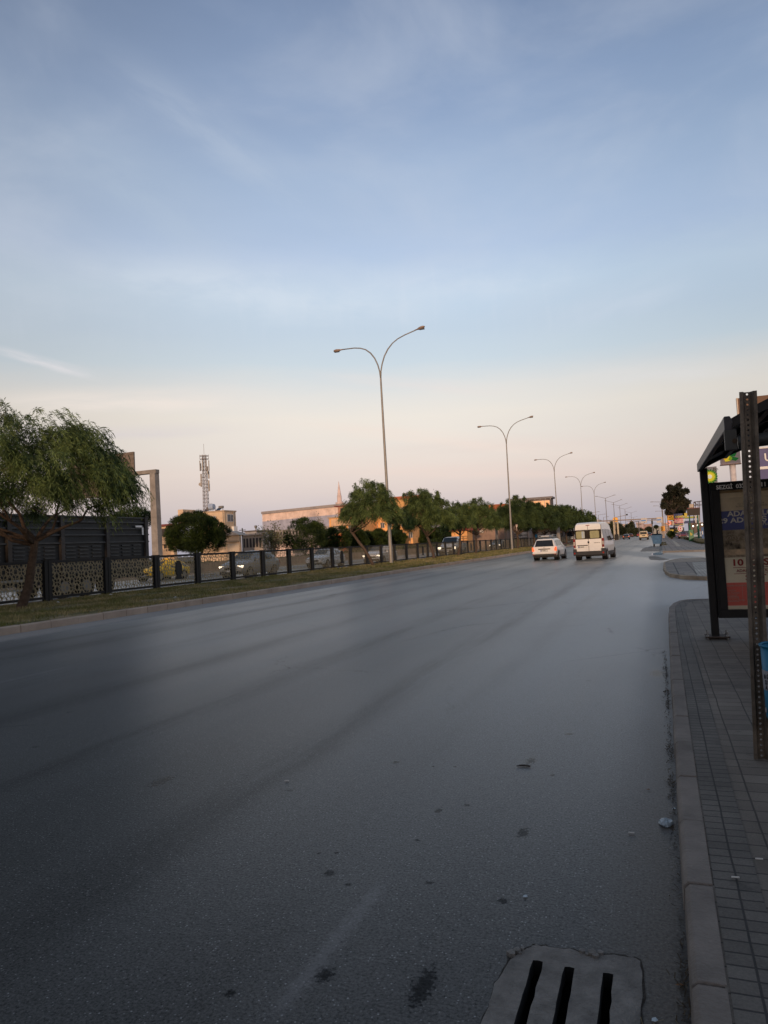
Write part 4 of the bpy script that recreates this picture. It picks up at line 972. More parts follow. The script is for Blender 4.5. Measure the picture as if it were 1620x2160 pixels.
b = MB(); b.box(-.008, .008, yb-.006, yb+.1, .62, 1.40); b.box(-.008, .008, yb-.006, yb+.1, 2.04, 2.36); b.box(-.86, .86, yb-.006, yb+.1, 2.03, 2.042); b.box(-.80, .80, yb-.006, yb+.1, .60, .612)
b.box(-.86, -.85, yb-.006, yb+.1, .62, 2.36); b.box(.85, .86, yb-.006, yb+.1, .62, 2.36); b.build('door_seam', INK, t)
b = MB(); b.box(-1.0, 1.0, -2.92, -2.60, .34, .60); b.box(-1.03, -.80, -2.90, -2.3, .34, .78); b.box(.80, 1.03, -2.90, -2.3, .34, .78); b.build('rear_bumper', PLAST, t, bevel=0.03)
for sx in (-1, 1):
    b = MB(); b.box(min(sx*.865, sx*1.0), max(sx*.865, sx*1.0), -2.855, -2.70, .86, 1.45); b.build('tail_light', mat('tail_lamp_dark_red', (.22, .02, .02), .3), t, bevel=0.02)
    b = MB(); b.box(min(sx*.88, sx*.985), max(sx*.88, sx*.985), -2.865, -2.85, 1.02, 1.26); b.build('lamp_lens', mat('clear_lens', (.45, .38, .33), .3), t)
    b = MB(); b.box(sx*.93-.05, sx*.93+.05, -2.93, -2.9, .44, .54); b.build('reflector', RED, t)
    b = MB(); b.box(min(sx*1.10, sx*1.36), max(sx*1.10, sx*1.36), 1.60, 1.76, 1.24, 1.64); b.box(min(sx*.95, sx*1.12), max(sx*.95, sx*1.12), 1.62, 1.70, 1.32, 1.40); b.build('wing_mirror', BLACKM, t, bevel=0.04)
    b = MB(); b.box(min(sx*1.005, sx*1.04), max(sx*1.005, sx*1.04), -1.2, 1.3, .36, .55); b.build('side_sill', PLAST, t)
b = MB(); b.tube([(-.10*0, yb-.02, 1.26), (0, yb-.03, 1.14)], [.055, .055], 10); b.build('door_handle', INK, t)
b = MB(); b.box(-.74, -.06, yb-.03, yb, .98, 1.03); b.build('plate_lamp_bar', INK, t)
b = MB(); b.box(-.68, -.14, yb-.02, yb, .84, .955); b.build('number_plate', PLATE, t); b = MB(); b.box(-.68, -.62, yb-.024, yb-.021, .84, .955); b.build('plate_band', BLUE, t)
text('01 AGR 08', .10, INK, t, (-.60, yb-.026, .865), FACE, bold=.002, sx=.62); text('DUCATO', .075, INK, t, (.36, yb-.01, 1.13), FACE, sx=1.2, bold=.001)
b = MB(); b.box(-.12, .12, yb-.0, yb+.12, 2.31, 2.35); b.build('brake_light', RED, t)
b = MB(); b.box(-.95, .95, -2.5, 2.4, .26, .38); b.build('underbody', PLAST, t)
place(t, -4.27, 53.6, R(-4.5), 1.03)

# oncoming cars beyond the fence (front towards the viewer)
def sedan(label, X, Y, rz, s, paint, lit=True, suv=1.0, name='car', rails=False, cat='car', group=None, sign=None, blackout=None):
    k = suv
    st = [(-2.25, .38, .72*k, .92*k, .80, .66), (-2.1, .32, .90*k, 1.05*k, .86, .62), (-1.75, .28, .92*k, 1.30*k, .88, .60), (-1.35, .27, .92*k, 1.44*k, .89, .59), (-.2, .26, .91*k, 1.48*k, .89, .59), (0.35, .26, .91*k, 1.43*k, .89, .59),
          (1.1, .27, .90*k, 1.04*k, .88, .66), (1.3, .28, .88*k, .98*k, .88, .72), (1.95, .30, .78*k, .86*k, .85, .68), (2.25, .36, .62*k, .70*k, .76, .58)]
    t = vehicle(name, label, cat, st, paint, (-1.38, 1.42), .33, ((-1.85, -.75, .12, .86, .30, .02), (-.70, .95, .12, .88, .02, .48)), group)
    glassq(t, 'windscreen', st, 1.1, 0.35, SKYG, .05, .93, 1.0, push=0.012)
    panel(t, 'rear_window', GLASS, [(-.58, -2.06, 1.09*k), (.58, -2.06, 1.09*k), (.52, -1.66, 1.36*k), (-.52, -1.66, 1.36*k)])
    for sx in (-1, 1):
        b = MB(); b.box(min(sx*.48, sx*.80), max(sx*.48, sx*.80), 2.02, 2.235, .60*k, .72*k); b.build('headlight', HEADL if lit else HEAD, t, bevel=.02)
        b = MB(); b.box(min(sx*.60, sx*.83), max(sx*.60, sx*.83), -2.29, -2.15, .70*k, .86*k); b.build('tail_light', RED, t, bevel=.02)
        b = MB(); b.box(min(sx*.88, sx*1.04), max(sx*.88, sx*1.04), .72, .84, .92*k, 1.05*k); b.build('wing_mirror', paint, t, bevel=.02)
        if rails: MB().tube([(sx*.52, -1.4, 1.43*k), (sx*.52, -1.2, 1.50*k), (sx*.52, .1, 1.50*k), (sx*.52, .25, 1.44*k)], .02, 5).build('roof_rail', RK, t)
    b = MB(); b.box(-.42, .42, 2.18, 2.27, .50*k, .64*k); b.build('grille', INK, t, bevel=.02)
    b = MB(); b.box(-.70, .70, 2.15, 2.30, .28, .44*k); b.build('lower_bumper', PLAST, t, bevel=.02)
    b = MB(); b.box(-.26, .26, 2.29, 2.31, .40*k, .50*k); b.build('number_plate', PLATE, t)
    place(t, X, Y, rz, s); return t
SILV = mat('silver_paint', (.33, .34, .35), .35, .5, var=.05); YEL = mat('taxi_yellow', (.95, .55, .015), .4, var=.08)
BLKP = mat('dark_paint', (.02, .02, .03), .3, coat=.5); REDP = mat('red_paint', (.20, .02, .02), .35)
sedan('silver people carrier with lit headlights passing behind the fence', -27.0, 43.6, R(180), 1.14, SILV, suv=1.10)
sedan('white hatchback with roof rails behind the fence, ahead of the leaning pepper tree', -29.6, 61.2, R(180), 1.12, WHITE, lit=False, rails=True, suv=1.05)
sedan('white car with a blue-tinted windscreen behind the leaning pepper tree', -26.2, 66.8, R(180), 1.13, WHITE, suv=1.07)
t = sedan('yellow taxi glimpsed through the fence lattice past the end of the truck', -35.3, 44.6, R(180), 1.0, YEL, lit=False)
MB().box(-.3, .3, -.5, -.3, 1.49, 1.62).build('roof_sign', YEL, t, bevel=.02)
sedan('dark grey car with small lit headlights seen through the far fence', -27.2, 128, R(180), 1.25, mat('grey_paint', (.10, .11, .12), .35, coat=.4))
sedan('pale car with bright headlights just beyond the white estate car', -26.8, 168, R(180), 1.3, mat('pale_blue_paint', (.35, .40, .45), .4))
# pickup with a caged bed
st = [(-2.7, .45, .80, .98, .88, .86), (-.55, .42, .85, 1.0, .90, .88), (-.52, .40, 1.08, 1.82, .92, .78), (-.2, .38, 1.08, 1.90, .93, .76), (.45, .36, 1.08, 1.86, .93, .76), (1.15, .36, 1.06, 1.24, .93, .80), (1.9, .36, .92, 1.05, .90, .74), (2.25, .42, .70, .82, .82, .62)]
t = vehicle('pickup_truck', 'white light truck with lit headlights and a black cage over its bed', 'truck', st, WHITE, (-1.7, 1.35), .36, ((-.45, .85, .06, .86, .02, .35),))
glassq(t, 'windscreen', st, 1.15, .45, SKYG, .04, .95, 1.05, push=.012)
for sx in (-1, 1):
    b = MB(); b.box(min(sx*.58, sx*.88), max(sx*.58, sx*.88), 2.0, 2.26, .70, .92); b.build('headlight', HEADL, t, bevel=.03)
    b = MB(); b.box(min(sx*.98, sx*1.14), max(sx*.98, sx*1.14), .85, .98, 1.05, 1.35); b.build('wing_mirror', PLAST, t, bevel=.02)
b = MB(); b.box(-.55, .55, 2.14, 2.28, .70, .88); b.build('grille', INK, t, bevel=.02)
b = MB(); b.box(-.85, .85, 2.1, 2.36, .36, .60); b.build('front_bumper', PLAST, t, bevel=.04)
b = MB(); b.box(-.27, .27, 2.365, 2.38, .44, .56); b.build('number_plate', PLATE, t)
b = MB(); b.box(-.92, .92, -2.75, -.65, .95, 1.02); b.box(-.95, -.90, -2.75, -.65, .98, 1.30); b.box(.90, .95, -2.75, -.65, .98, 1.30); b.box(-.92, .92, -2.78, -2.73, .98, 1.30); b.build('cargo_bed', WHITE, t)
b = MB()
for x in (-.9, -.45, 0, .45, .9):
    for y in (-.66, -2.7): b.tube([(x, y, 1.2), (x, y, 1.92)], .018, 5)
for y in (-1.15, -1.65, -2.2):
    for x in (-.9, .9): b.tube([(x, y, 1.2), (x, y, 1.92)], .018, 5)
for z in (1.45, 1.7, 1.92):
    b.tube([(-.9, -.66, z), (.9, -.66, z), (.9, -2.7, z), (-.9, -2.7, z), (-.9, -.66, z)], .02, 5)
b.build('cage', BLACKM, t)
place(t, -25.0, 89.5, R(180), 1.28)

# dark livestock trailer
TR = mat('trailer_dark_paint', (.022, .024, .025), .5, var=.35, scale=1.2, bump=.1); TRR = mat('trailer_ribs', (.055, .047, .042), .55, var=.3); TRL = mat('trailer_louvres', (.05, .052, .054), .4, var=.3)
t = empty('truck_trailer', (-26.3, 5, 0), 0, 'long dark slatted truck trailer passing behind the fence under the big pepper tree', 'truck')
Lt = 27.0; b = MB(); b.box(-2.5, 0, 0, Lt, 1.15, 3.95); b.build('body', TR, t)
b = MB()
for z in (3.88, 3.62, 3.30, 2.98, 2.60): b.box(0, .10, 0, Lt, z, z+.07)
b.build('side_rail', TRL, t)
b = MB(); 
for k in range(10): MB().box(0, .16, .1+k*2.95, .32+k*2.95, 1.15, 3.95).build('side_rib', TRR, t)
b = MB()
for k in range(9):
    b = MB(); b.box(0, .03, .40+k*2.95, 2.97+k*2.95, 1.25, 1.32)
    for j in range(3):
        y = .45+k*2.95+j*.85
        for z in np.arange(1.4, 2.55, .17): b.box(0, .07, y, y+.6, z, z+.06)
    b.build('louvre_panel', TRL, t)
b = MB(); b.box(-2.4, -.1, .5, Lt-.3, .75, 1.14); b.build('chassis', BLACKM, t); b = MB(); b.box(-.05, .05, Lt-.65, Lt-.15, 3.50, 3.58); b.box(-.05, .05, Lt-.23, Lt-.15, 3.1, 3.58); b.location = None
b2 = MB(); b2.box(.11, .15, Lt-1.1, Lt-.5, 3.40, 3.50); b2.box(.11, .15, Lt-.6, Lt-.5, 3.0, 3.50); b2.build('white_bracket', WHITE, t)
MB().box(.005, .03, 9.0, 19.0, .95, 1.05).build('white_guard_rail', mat('dull_white', (.35, .35, .33), .6), t); MB().box(.005, .03, 14.0, 19.0, .55, .64).build('white_guard_rail', mat('dull_white', (.35, .35, .33), .6), t)
for wy in (21.0, 22.4, 23.8, 8.0, 5.0):
    for sx in (0, -2.2):
        wo = empty('wheel'); wo.parent = t
        MB().tube([(sx-.25, wy, .55), (sx+.02, wy, .55)], [.55, .53], 20).build('tyre', TYRE, wo); MB().tube([(sx-.2, wy, .55), (sx+.05, wy, .55)], .28, 12).build('rim', RIM, wo)
# distant traffic on the main road
def rear_car(label, px, pbot, X=None, s=1.0, paint=BLKP, lit=False, rz=0, suv=1.0, cat='car', name='car', group='distant cars driving away'):
    p = atZ(px, pbot, 0); t = sedan(label, p.x, p.y+2.2*s, rz, s, paint, lit=False, suv=suv, cat=cat, name=name, group=group)
    if lit:
        for c in t.children:
            if c.name.startswith('tail_light'): c.data.materials.clear(); c.data.materials.append(REDL)
    return t
rear_car('dark saloon with red tail lights, nearest of the distant cars', 1321, 1137.6, s=1.05, lit=True)
rear_car('dark car half hidden ahead of the dark saloon', 1330, 1133.5, s=1.1, paint=mat('maroon_paint', (.06, .02, .025), .35))
rear_car('small red car ahead of the cream van', 1348.5, 1132.3, s=1.15, paint=REDP)
rear_car('black car emerging beyond the cream van', 1369, 1133.4, s=1.15, paint=mat('dark_blue_paint', (.015, .02, .04), .3))
# cream van
st = [(-2.2, .42, .95, 1.5, .86, .80), (-2.14, .36, 1.0, 1.80, .90, .76), (-1.9, .32, 1.0, 1.90, .92, .74), (.7, .3, 1.0, 1.92, .92, .74), (1.1, .3, 1.0, 1.80, .92, .75), (1.6, .3, .98, 1.15, .92, .78), (2.1, .34, .8, .95, .86, .7), (2.3, .4, .65, .75, .8, .6)]
t = vehicle('delivery_van', 'cream square-backed van driving away in the middle lane', 'van', st, mat('beige_paint', (.62, .50, .32), .4, var=.06), (-1.45, 1.35), .34, ((-1.9, -.6, .08, .85, .02, .02), (-.5, 1.0, .08, .85, .02, .35)))
panel(t, 'rear_window', GLASS, [(-.70, -2.24, 1.18), (.70, -2.24, 1.18), (.66, -2.20, 1.70), (-.66, -2.20, 1.70)])
b = MB(); b.box(-.90, .90, -2.32, -2.1, .34, .60); b.build('rear_bumper', PLAST, t, bevel=.03); MB().box(-.35, .35, -2.26, -2.2, .88, 1.0).build('plate_recess', INK, t); MB().box(-.25, .25, -2.28, -2.262, .76, .87).build('number_plate', mat('plate_dull', (.4, .38, .3), .6), t)
for sx in (-1, 1):
    MB().box(min(sx*.80, sx*.90), max(sx*.80, sx*.90), -2.27, -2.1, .85, 1.2).build('tail_light', RED, t); MB().box(min(sx*.9, sx*1.08), max(sx*.9, sx*1.08), 1.2, 1.3, 1.05, 1.3).build('wing_mirror', BLACKM, t)
p = atZ(1358.5, 1138.6); place(t, p.x, p.y+2.3, R(-1), 1.10)

# ------------------------------------------------------------------ buildings
def m_wall(n, c, var=.24, sc=.55): return mat(n, c, .9, var=var, scale=sc)
SHUT = m_wall('dark_opening', (.055, .048, .048)); PANE = mat('window_pane', (.10, .11, .13), .15); FRAME = m_wall('window_frame', (.55, .50, .45))
def building(label, name, cat, xl, xr, ytl, Y, depth, wall, roofm=None, wins=(), slabs=(), roof_over=.3, group=None, twist=0.0, zbase=0.0, roofh=.25, extra=None, xside=None):
    """front wall spans picture columns xl..xr at distance Y; wins: (u0,u1,v0,v1,kind) as fractions of width / height"""
    a = at(xl, ytl, Y); c = at(xr, ytl, Y); W = c.x-a.x; H = a.z
    if xside: e = at(xside, ytl, Y); depth = Y*(c.x/e.x-1)
    t = empty(name, (a.x, Y, zbase), twist, label, cat, group); H -= zbase
    MB().box(0, W, 0, depth, 0, H).build('wall', wall, t)
    if roofm: MB().box(-roof_over, W+roof_over, -roof_over, depth+roof_over, H, H+roofh).build('roof', roofm, t)
    for (u0, u1, v0, v1, kind) in wins:
        x0, x1, z0_, z1_ = u0*W, u1*W, v0*H, v1*H
        if kind in ('w', 's', 'g'):
            f = MB().box(x0-.08, x1+.08, -.06, -.0, z0_-.08, z1_+.08).build('window', FRAME, t)
            MB().box(x0, (x0+x1)/2-.04, -.09, -.062, z0_, z1_).box((x0+x1)/2+.04, x1, -.09, -.062, z0_, z1_).build('pane', {'w': PANE, 's': SHUT, 'g': GLOW}[kind], f)
        elif kind == 'd': MB().box(x0, x1, -.05, 0, z0_, z1_).build('opening', SHUT, t)
        elif kind[0] == '@': pass
        elif kind[0] == '#': MB().box(x0, x1, -float(kind[2:] or .3), 0, z0_, z1_).build({'b': 'balcony', 'p': 'wall_panel', 's': 'awning'}[kind[1]], extra, t)
    if Y < 200 and H > 3 and W > 4:
        rb = random.Random(int(xl)); rh = H+(roofh if roofm else 0)
        for k in range(2):
            x = W*rb.uniform(.15, .8); y = min(depth*.5, 2.5)
            MB().tube([(x-.45, y, rh+.75), (x+.45, y, rh+.75)], .26, 10).box(x-.4, x-.34, y-.05, y+.05, rh, rh+.6).box(x+.34, x+.4, y-.05, y+.05, rh, rh+.6).build('roof_tank', GALV, t)
            MB().add([(x-.5, y-1.3, rh+.05), (x+.5, y-1.3, rh+.05), (x+.5, y-.3, rh+.6), (x-.5, y-.3, rh+.6)], [(0, 1, 2, 3)]).build('solar_panel', GLASS, t, fix=False)
        x = W*rb.uniform(.2, .8); MB().tube([(x, 1, rh), (x, 1, rh+1.6)], .025, 4).tube([(x-.35, 1, rh+1.5), (x+.35, 1, rh+1.5)], .02, 4).tube([(x-.25, 1, rh+1.25), (x+.25, 1, rh+1.25)], .02, 4).build('aerial', GALV, t)
        for k in range(2): x = W*rb.uniform(.1, .85); z = H*rb.uniform(.35, .8); MB().box(x, x+.75, -.35, -.01, z, z+.5).build('air_conditioner', FRAME, t)
        MB().tube([(W*.96, -.08, 0), (W*.96, -.08, H)], .06, 6).build('downpipe', GALV, t)
    return t, W, H
GLOW = mat('painted_sunset_pane', (.6, .3, .15), .12, emit=(1.0, .50, .22), estr=0.55)  # pane colour and emission imitate the reflected sunset, no lamp inside
BEIG = m_wall('beige_render', (.42, .31, .215)); BEIGL = m_wall('warm_render', (.62, .45, .30)); PINKR = m_wall('salmon_render', (.74, .28, .14)); ORNG = m_wall('orange_render', (.88, .45, .17)); REDO = m_wall('coral_render', (.82, .19, .08))
ROOFR = m_wall('maroon_roof', (.20, .06, .055)); WHT = m_wall('white_cladding', (.74, .56, .48)); BLUB = m_wall('blue_band_cladding', (.36, .36, .44)); TERR = m_wall('terracotta_roof', (.45, .14, .07))
# beige four-storey block carrying the mast
bb, W, H = building('beige rendered block with small white windows carrying the telecom mast', 'apartment_block', 'building', 420, 473, 1083, 112, 9, BEIGL, BEIG, ((.50, .66, .80, .92, 'w'), (.3, .42, .80, .92, 'd'), (.80, .90, .52, .66, 'w')), roof_over=.12, xside=497)
MB().box(-.4, W*.98, -1.0, -.02, H*.70, H*.76).build('balcony', BEIGL, bb)
dd = 112*(at(473, 1083, 112).x/at(497, 1083, 112).x-1)
for u, v in ((.22, .80), (.22, .52), (.22, .25)):
    f = MB().box(W, W+.07, dd*u-.1, dd*u+2.3, H*v, H*v+1.5).build('window', FRAME, bb); MB().box(W+.072, W+.1, dd*u+.1, dd*u+1.0, H*v+.15, H*v+1.35).box(W+.072, W+.1, dd*u+1.2, dd*u+2.1, H*v+.15, H*v+1.35).build('pane', PANE, f)
MB().tube([(W+.1, dd*.75, 0), (W+.1, dd*.75, H)], .07, 6).build('downpipe', GALV, bb)
MB().box(W, W+.5, dd*.6, dd*.6+1.2, H*.62, H*.62+.9).build('air_conditioner', WHITE, bb)
wt = at(447, 1078, 113); tk = empty('water_tank', (wt.x, 113, H+.2), 0, 'round pale blue water tank on the roof beside the mast foot', 'tank'); MB().tube([(-.5, 0, .9), (.5, 0, .9)], .55, 12).build('tank', mat('tank_blue', (.35, .42, .55), .4), tk, smooth=False)
b = MB()
for x in (-.5, .5): b.tube([(x, -.4, 0), (x, -.4, .9)], .05, 5); b.tube([(x, .4, 0), (x, .4, .9)], .05, 5)
b.build('stand', GALV, tk)
# telecom mast
mt = at(437, 960, 113); mb_ = at(440, 1082, 113); STEEL = mat('mast_steel', (.25, .20, .18), .6, var=.25)
t = empty('telecom_mast', (mb_.x-.5, 113, mb_.z), R(12), 'lattice telecom mast with antenna panels standing on the beige block', 'mast'); hh = mt.z-mb_.z
b = MB(); w0, w1 = .62, .40
def cor(k, z): w_ = w0+(w1-w0)*z/hh; a = R(45+90*k); return Vector((math.cos(a)*w_, math.sin(a)*w_, z))
for k in range(4):
    b.tube([cor(k, 0), cor(k, hh)], .035, 5)
nseg = 16
for j in range(nseg):
    za, zb2 = hh*j/nseg, hh*(j+1)/nseg
    for k in range(4):
        b.tube([cor(k, za), cor((k+1) % 4, zb2)], .025, 4); b.tube([cor((k+1) % 4, za), cor(k, zb2)], .025, 4); b.tube([cor(k, zb2), cor((k+1) % 4, zb2)], .025, 4)
b.tube([(0, 0, hh), (0, 0, hh+2.2)], .03, 5); b.build('lattice', STEEL, t)
b = MB()
for z in (hh-.1, hh-.7): b.tube([(.85*math.cos(R(a)), .85*math.sin(R(a)), z) for a in range(0, 361, 45)], .05, 5)
for a in range(0, 360, 45): b.tube([(.85*math.cos(R(a)), .85*math.sin(R(a)), hh-.7), (.85*math.cos(R(a)), .85*math.sin(R(a)), hh+.1)], .04, 4)
b.build('platform', STEEL, t); PAN = mat('antenna_panel', (.36, .32, .28), .6)
for a in range(0, 360, 45): MB().box(-.09, .09, -.06, .06, -1.0, .9, m=Matrix.Translation((.88*math.cos(R(a)), .88*math.sin(R(a)), hh-1.9)) @ Matrix.Rotation(R(a+90), 4, 'Z')).build('antenna', PAN, t)
for z, a in ((hh*.80, 200), (hh*.62, 190), (hh*.52, 200), (hh*.66, 20), (hh*.50, 0), (hh*.44, 10), (hh*.74, 340)):
    p = Vector((.72*math.cos(R(a)), .72*math.sin(R(a)), z)); MB().box(-.12, .12, -.08, .08, -.7, .7, m=Matrix.Translation(p)).tube([p*1.0, Vector((0, 0, z))], .04, 4).build('antenna', PAN, t)
p = Vector((-.8, -.3, hh*.50)); MB().tube([p, p+Vector((0, -.18, 0))], [.32, .32], 12).build('dish', PAN, t)
# houses and sheds on the left
t, W, H = building('low house with maroon roof and two balconies beside the big round pine', 'house', 'house', 339, 366, 1111, 84, 8, BEIGL, ROOFR, ((.05, .75, .66, .95, 'd'), (.2, .42, .42, .58, 'd'), (.55, .75, .42, .58, 'd'), (.1, .8, 0, .2, 'd')), roof_over=.5, roofh=.3, extra=BEIG, xside=372)
for v in (.60, .32): MB().box(-.5, W+.1, -1.3, -.02, H*v-.12, H*v).build('balcony', BEIG, t)
b = MB(); 
for v in (.60, .32):
    for k in range(14): b.box(-.45+k*W/13.4, -.39+k*W/13.4, -1.28, -1.22, H*v, H*v+.9)
    b.box(-.5, W+.1, -1.3, -1.2, H*v+.9, H*v+.98)
b.build('railing', BEIGL, t); MB().box(W*.70, W*1.1, 2, 5, H, H+2.4).build('roof_room', BEIGL, t)
t, W, H = building('low tan warehouse with an arched eave and a roller shutter', 'warehouse', 'warehouse', 462, 505, 1131, 90, 10, BEIGL, None, (), extra=FRAME, xside=509)
b = MB(); b.prism([(-.2, H), (W*.5, H+.7), (W*.85, H+.35), (W+.15, H), ], 'y', -.3, 2.0); b.build('roof', m_wall('pale_roof', (.50, .42, .36)), t)
MB().box(W*.42, W*.98, -.12, 0, 0, H*.72).build('roller_shutter', mat('shutter_cream', (.50, .40, .30), .7, var=.1), t); MB().box(W*.35, W, -.2, -.0, H*.78, H*.83).build('door_rail', BEIG, t)
t, W, H = building('pale shed with a row of tall windows and a pink lower wall', 'warehouse', 'warehouse', 510, 554, 1130.5, 96, 10, m_wall('cool_beige', (.38, .32, .27)), m_wall('pale_roof', (.5, .42, .36)), [(.06+.155*k, .15+.155*k, .58, .9, 'd') for k in range(6)], extra=PINKR, xside=562)
MB().box(0, W*1.05, -2.5, -.02, 0, H*.40).build('lean_to', m_wall('pink_render', (.50, .26, .18)), t); MB().box(-.1, W*1.08, -2.7, 0, H*.40, H*.45).build('lean_to_roof', ROOFR, t)
t, W, H = building('distant grey house with a small roof tank between the sheds', 'house', 'house', 517, 541, 1122, 150, 8, m_wall('grey_render', (.30, .29, .30)), m_wall('dark_roof', (.12, .10, .10)), ((.2, .35, .3, .6, 'w'), (.6, .75, .3, .6, 'w')))
MB().tube([(W*.55, 2, H+.3), (W*.55, 2, H+1.0)], .1, 6).tube([(W*.5, 2, H+1.2), (W*.66, 2, H+1.2)], .32, 8).build('roof_tank', GALV, t)
p = at(511, 1114, 92); t = empty('utility_pole', (p.x, 92, 0), 0, 'slim utility pole with a crossarm in front of the pale shed', 'utility pole'); MB().tube([(0, 0, 0), (0, 0, p.z)], [.16, .1], 8).build('pole', GALV, t); MB().box(-.55, .55, -.05, .05, p.z-.35, p.z-.25).box(-.4, .4, -.05, .05, p.z-.8, p.z-.7).build('crossarm', GALV, t)
# long warehouse with blue band
a = at(553, 1083, 190); c = at(745, 1069, 190); W = c.x-a.x; t = empty('warehouse', (a.x, 190, 0), 0, 'long pink-lit warehouse with a pale blue band under its shallow roof', 'warehouse'); H0, H1 = a.z, c.z+.6
b = MB(); b.prism([(0, 0), (W*1.6, 0), (W*1.6, H1), (W*.8, H1), (0, H0)], 'y', 0, 30); b.build('wall', WHT, t)
k = (H1-H0)
b = MB(); 
def par(mb, x0, x1, d0, d1, yf, sl=None):   # parallelogram strip following the eaves, d below the roof line
    f = lambda x: H0+k*min(1, x/(W*.8)); mb.add([(x0, yf, f(x0)-d1), (x1, yf, f(x1)-d1), (x1, yf, f(x1)-d0), (x0, yf, f(x0)-d0)], [(0, 1, 2, 3)])
par(b, 0, W*.8, 2.5, 5.6, -.05); par(b, W*.8, W*1.6, 2.5, 5.6, -.05); b.build('blue_band', BLUB, t, fix=False)
b = MB(); par(b, 0, W*.8, 5.6, 9.5, -.06); par(b, W*.8, W*1.6, 5.6, 9.5, -.06); b.build('glazing_band', m_wall('grey_glazing', (.36, .32, .31)), t, fix=False)
b = MB(); par(b, 0, W*.8, -.5, .25, -.6); par(b, W*.8, W*1.6, -.5, .25, -.6); b.build('gutter', m_wall('grey_edge', (.32, .28, .27)), t, fix=False)
b = MB()
for j in range(9): x = W*.09*(j+1); b.box(x-.08, x+.08, -.12, -.05, H0+k*x/(W*.8)-2.5, H0+k*x/(W*.8)); 
b.build('wall_rib', m_wall('rib_white', (.7, .56, .5)), t)
b = MB()
for j in range(26): x = W*.02+j*W*.035; b.box(x, x+W*.022, -.1, -.07, H0-6.9, H0-6.0)
b.build('window_row', SHUT, t)
# minaret
p = at(717, 1072, 230); q = at(714, 1015, 230); t = empty('minaret', (p.x, 230, 0), 0, 'slender pink-white minaret behind the warehouse roof', 'minaret'); MIN = m_wall('minaret_stone', (.68, .52, .47)); hz = p.z
b = MB(); b.tube([(0, 0, 0), (0, 0, hz+1.5), (0, 0, hz+2), (0, 0, hz+4.5)], [1.3, 1.15, .85, .8], 12); b.tube([(.0, 0, hz+1.2), (0, 0, hz+1.6), (0, 0, hz+2.1)], [1.0, 1.5, 1.5], 12); b.build('shaft', MIN, t)
b = MB(); b.tube([(0, 0, hz+4.5), (0, 0, hz+5.2)], [.7, .62], 12); b.tube([(0, 0, hz+5.2), (0, 0, q.z)], [.62, .03], 12); b.build('spire', MIN, t)
# orange and salmon apartment blocks
t, W, H = building('salmon and coral building with a recessed balcony behind the dark pines', 'apartment_block', 'building', 694, 745, 1094, 120, 12, ORNG, BEIG, ((.22, .50, .62, .80, 'd'), (.52, .66, .60, .78, 'w'), (.80, .92, .60, .78, 'w')), roof_over=.2)
MB().box(W*.30, W*1.9, -1.2, -.02, H*.33, H*.58).build('balcony', REDO, t); MB().box(W*.2, W*1.2, -1.25, -.02, H*.80, H*.97).build('parapet', m_wall('peach_render', (.72, .46, .28)), t); MB().box(W*.34, W*.98, .5, 6, H+.2, H+2.1).build('roof_room', m_wall('pink_render', (.50, .26, .18)), t); MB().box(W*.22, W*1.05, .2, 6.2, H+2.1, H+2.3).build('roof', ROOFR, t); MB().box(W*.45, W*.75, .40, .5, H+.3, H+1.8).build('opening', SHUT, t)
MB().box(W*.50, W*.98, -.14, -.03, 0, H*.33).build('lower_wall', REDO, t)
t, W, H = building('long orange apartment block glimpsed behind the leaning pepper tree', 'apartment_block', 'building', 744, 868, 1083, 132, 14, ORNG, m_wall('peach_render', (.72, .46, .28)), [(.02+.115*j, .075+.115*j, v, v+.11, 'w') for j in range(9) for v in (.62, .36)], roof_over=.2, xside=885)
MB().box(W*.66, W*.90, -.5, -.02, H*.70, H*.92).build('sign_board', mat('dark_sign', (.05, .035, .05), .5), t); MB().box(W*.69, W*.88, -.56, -.51, H*.77, H*.81).build('sign_stripe', mat('pink_glow', (.7, .1, .15), .5, emit=(1, .2, .25), estr=.5), t)
t, W, H = building('tall orange roofed block showing above the round pepper trees', 'apartment_block', 'building', 800, 885, 1057, 175, 14, m_wall('golden_render', (.62, .34, .13)), TERR, [(.05+.12*j, .10+.12*j, v, v+.09, 'w') for j in range(8) for v in (.75, .5)], roofh=.8, xside=900)
t, W, H = building('ochre house with a red tiled roof behind the pickup cage', 'house', 'house', 952, 985, 1121, 130, 10, ORNG, None, ((.2, .4, .3, .6, 'w'),), xside=996)
MB().add([(-.6, -.6, H), (W+.6, -.6, H), (W+.6, 8, H), (-.6, 8, H), (W*.3, 5, H+2.6), (W*.7, 5, H+2.6)], [(0, 1, 5, 4), (1, 2, 5), (2, 3, 4, 5), (3, 0, 4)]).build('roof', m_wall('red_tiles', (.42, .08, .05)), t)
t, W, H = building('wide building with a rust red fascia behind the ragged pepper tree', 'shop_building', 'building', 985, 1066, 1078, 150, 12, m_wall('brown_render', (.30, .20, .15)), None, ((.1, .3, .4, .7, 'd'),)); MB().box(-.2, W+.2, -.5, 10, H, H+1.0).build('fascia', m_wall('rust_red', (.42, .13, .06)), t)
t, W, H = building('tall glass-fronted building with orange sunset reflection painted into its upper windows', 'office_building', 'building', 1076, 1162, 1057, 260, 18, m_wall('dark_frame_wall', (.16, .13, .12)), m_wall('grey_roof_edge', (.20, .18, .18)), [(.46+.13*j, .575+.13*j, .80, .955, 'g') for j in range(4)]+[(.02+.105*j, .11+.105*j, .80, .955, 'w') for j in range(4)], roof_over=.6, roofh=.7, xside=1167)
b = MB(); 
for j in range(9): b.box(W*j/8-.1, W*j/8+.1, -1.0, -.6, H-.5, H+.1)
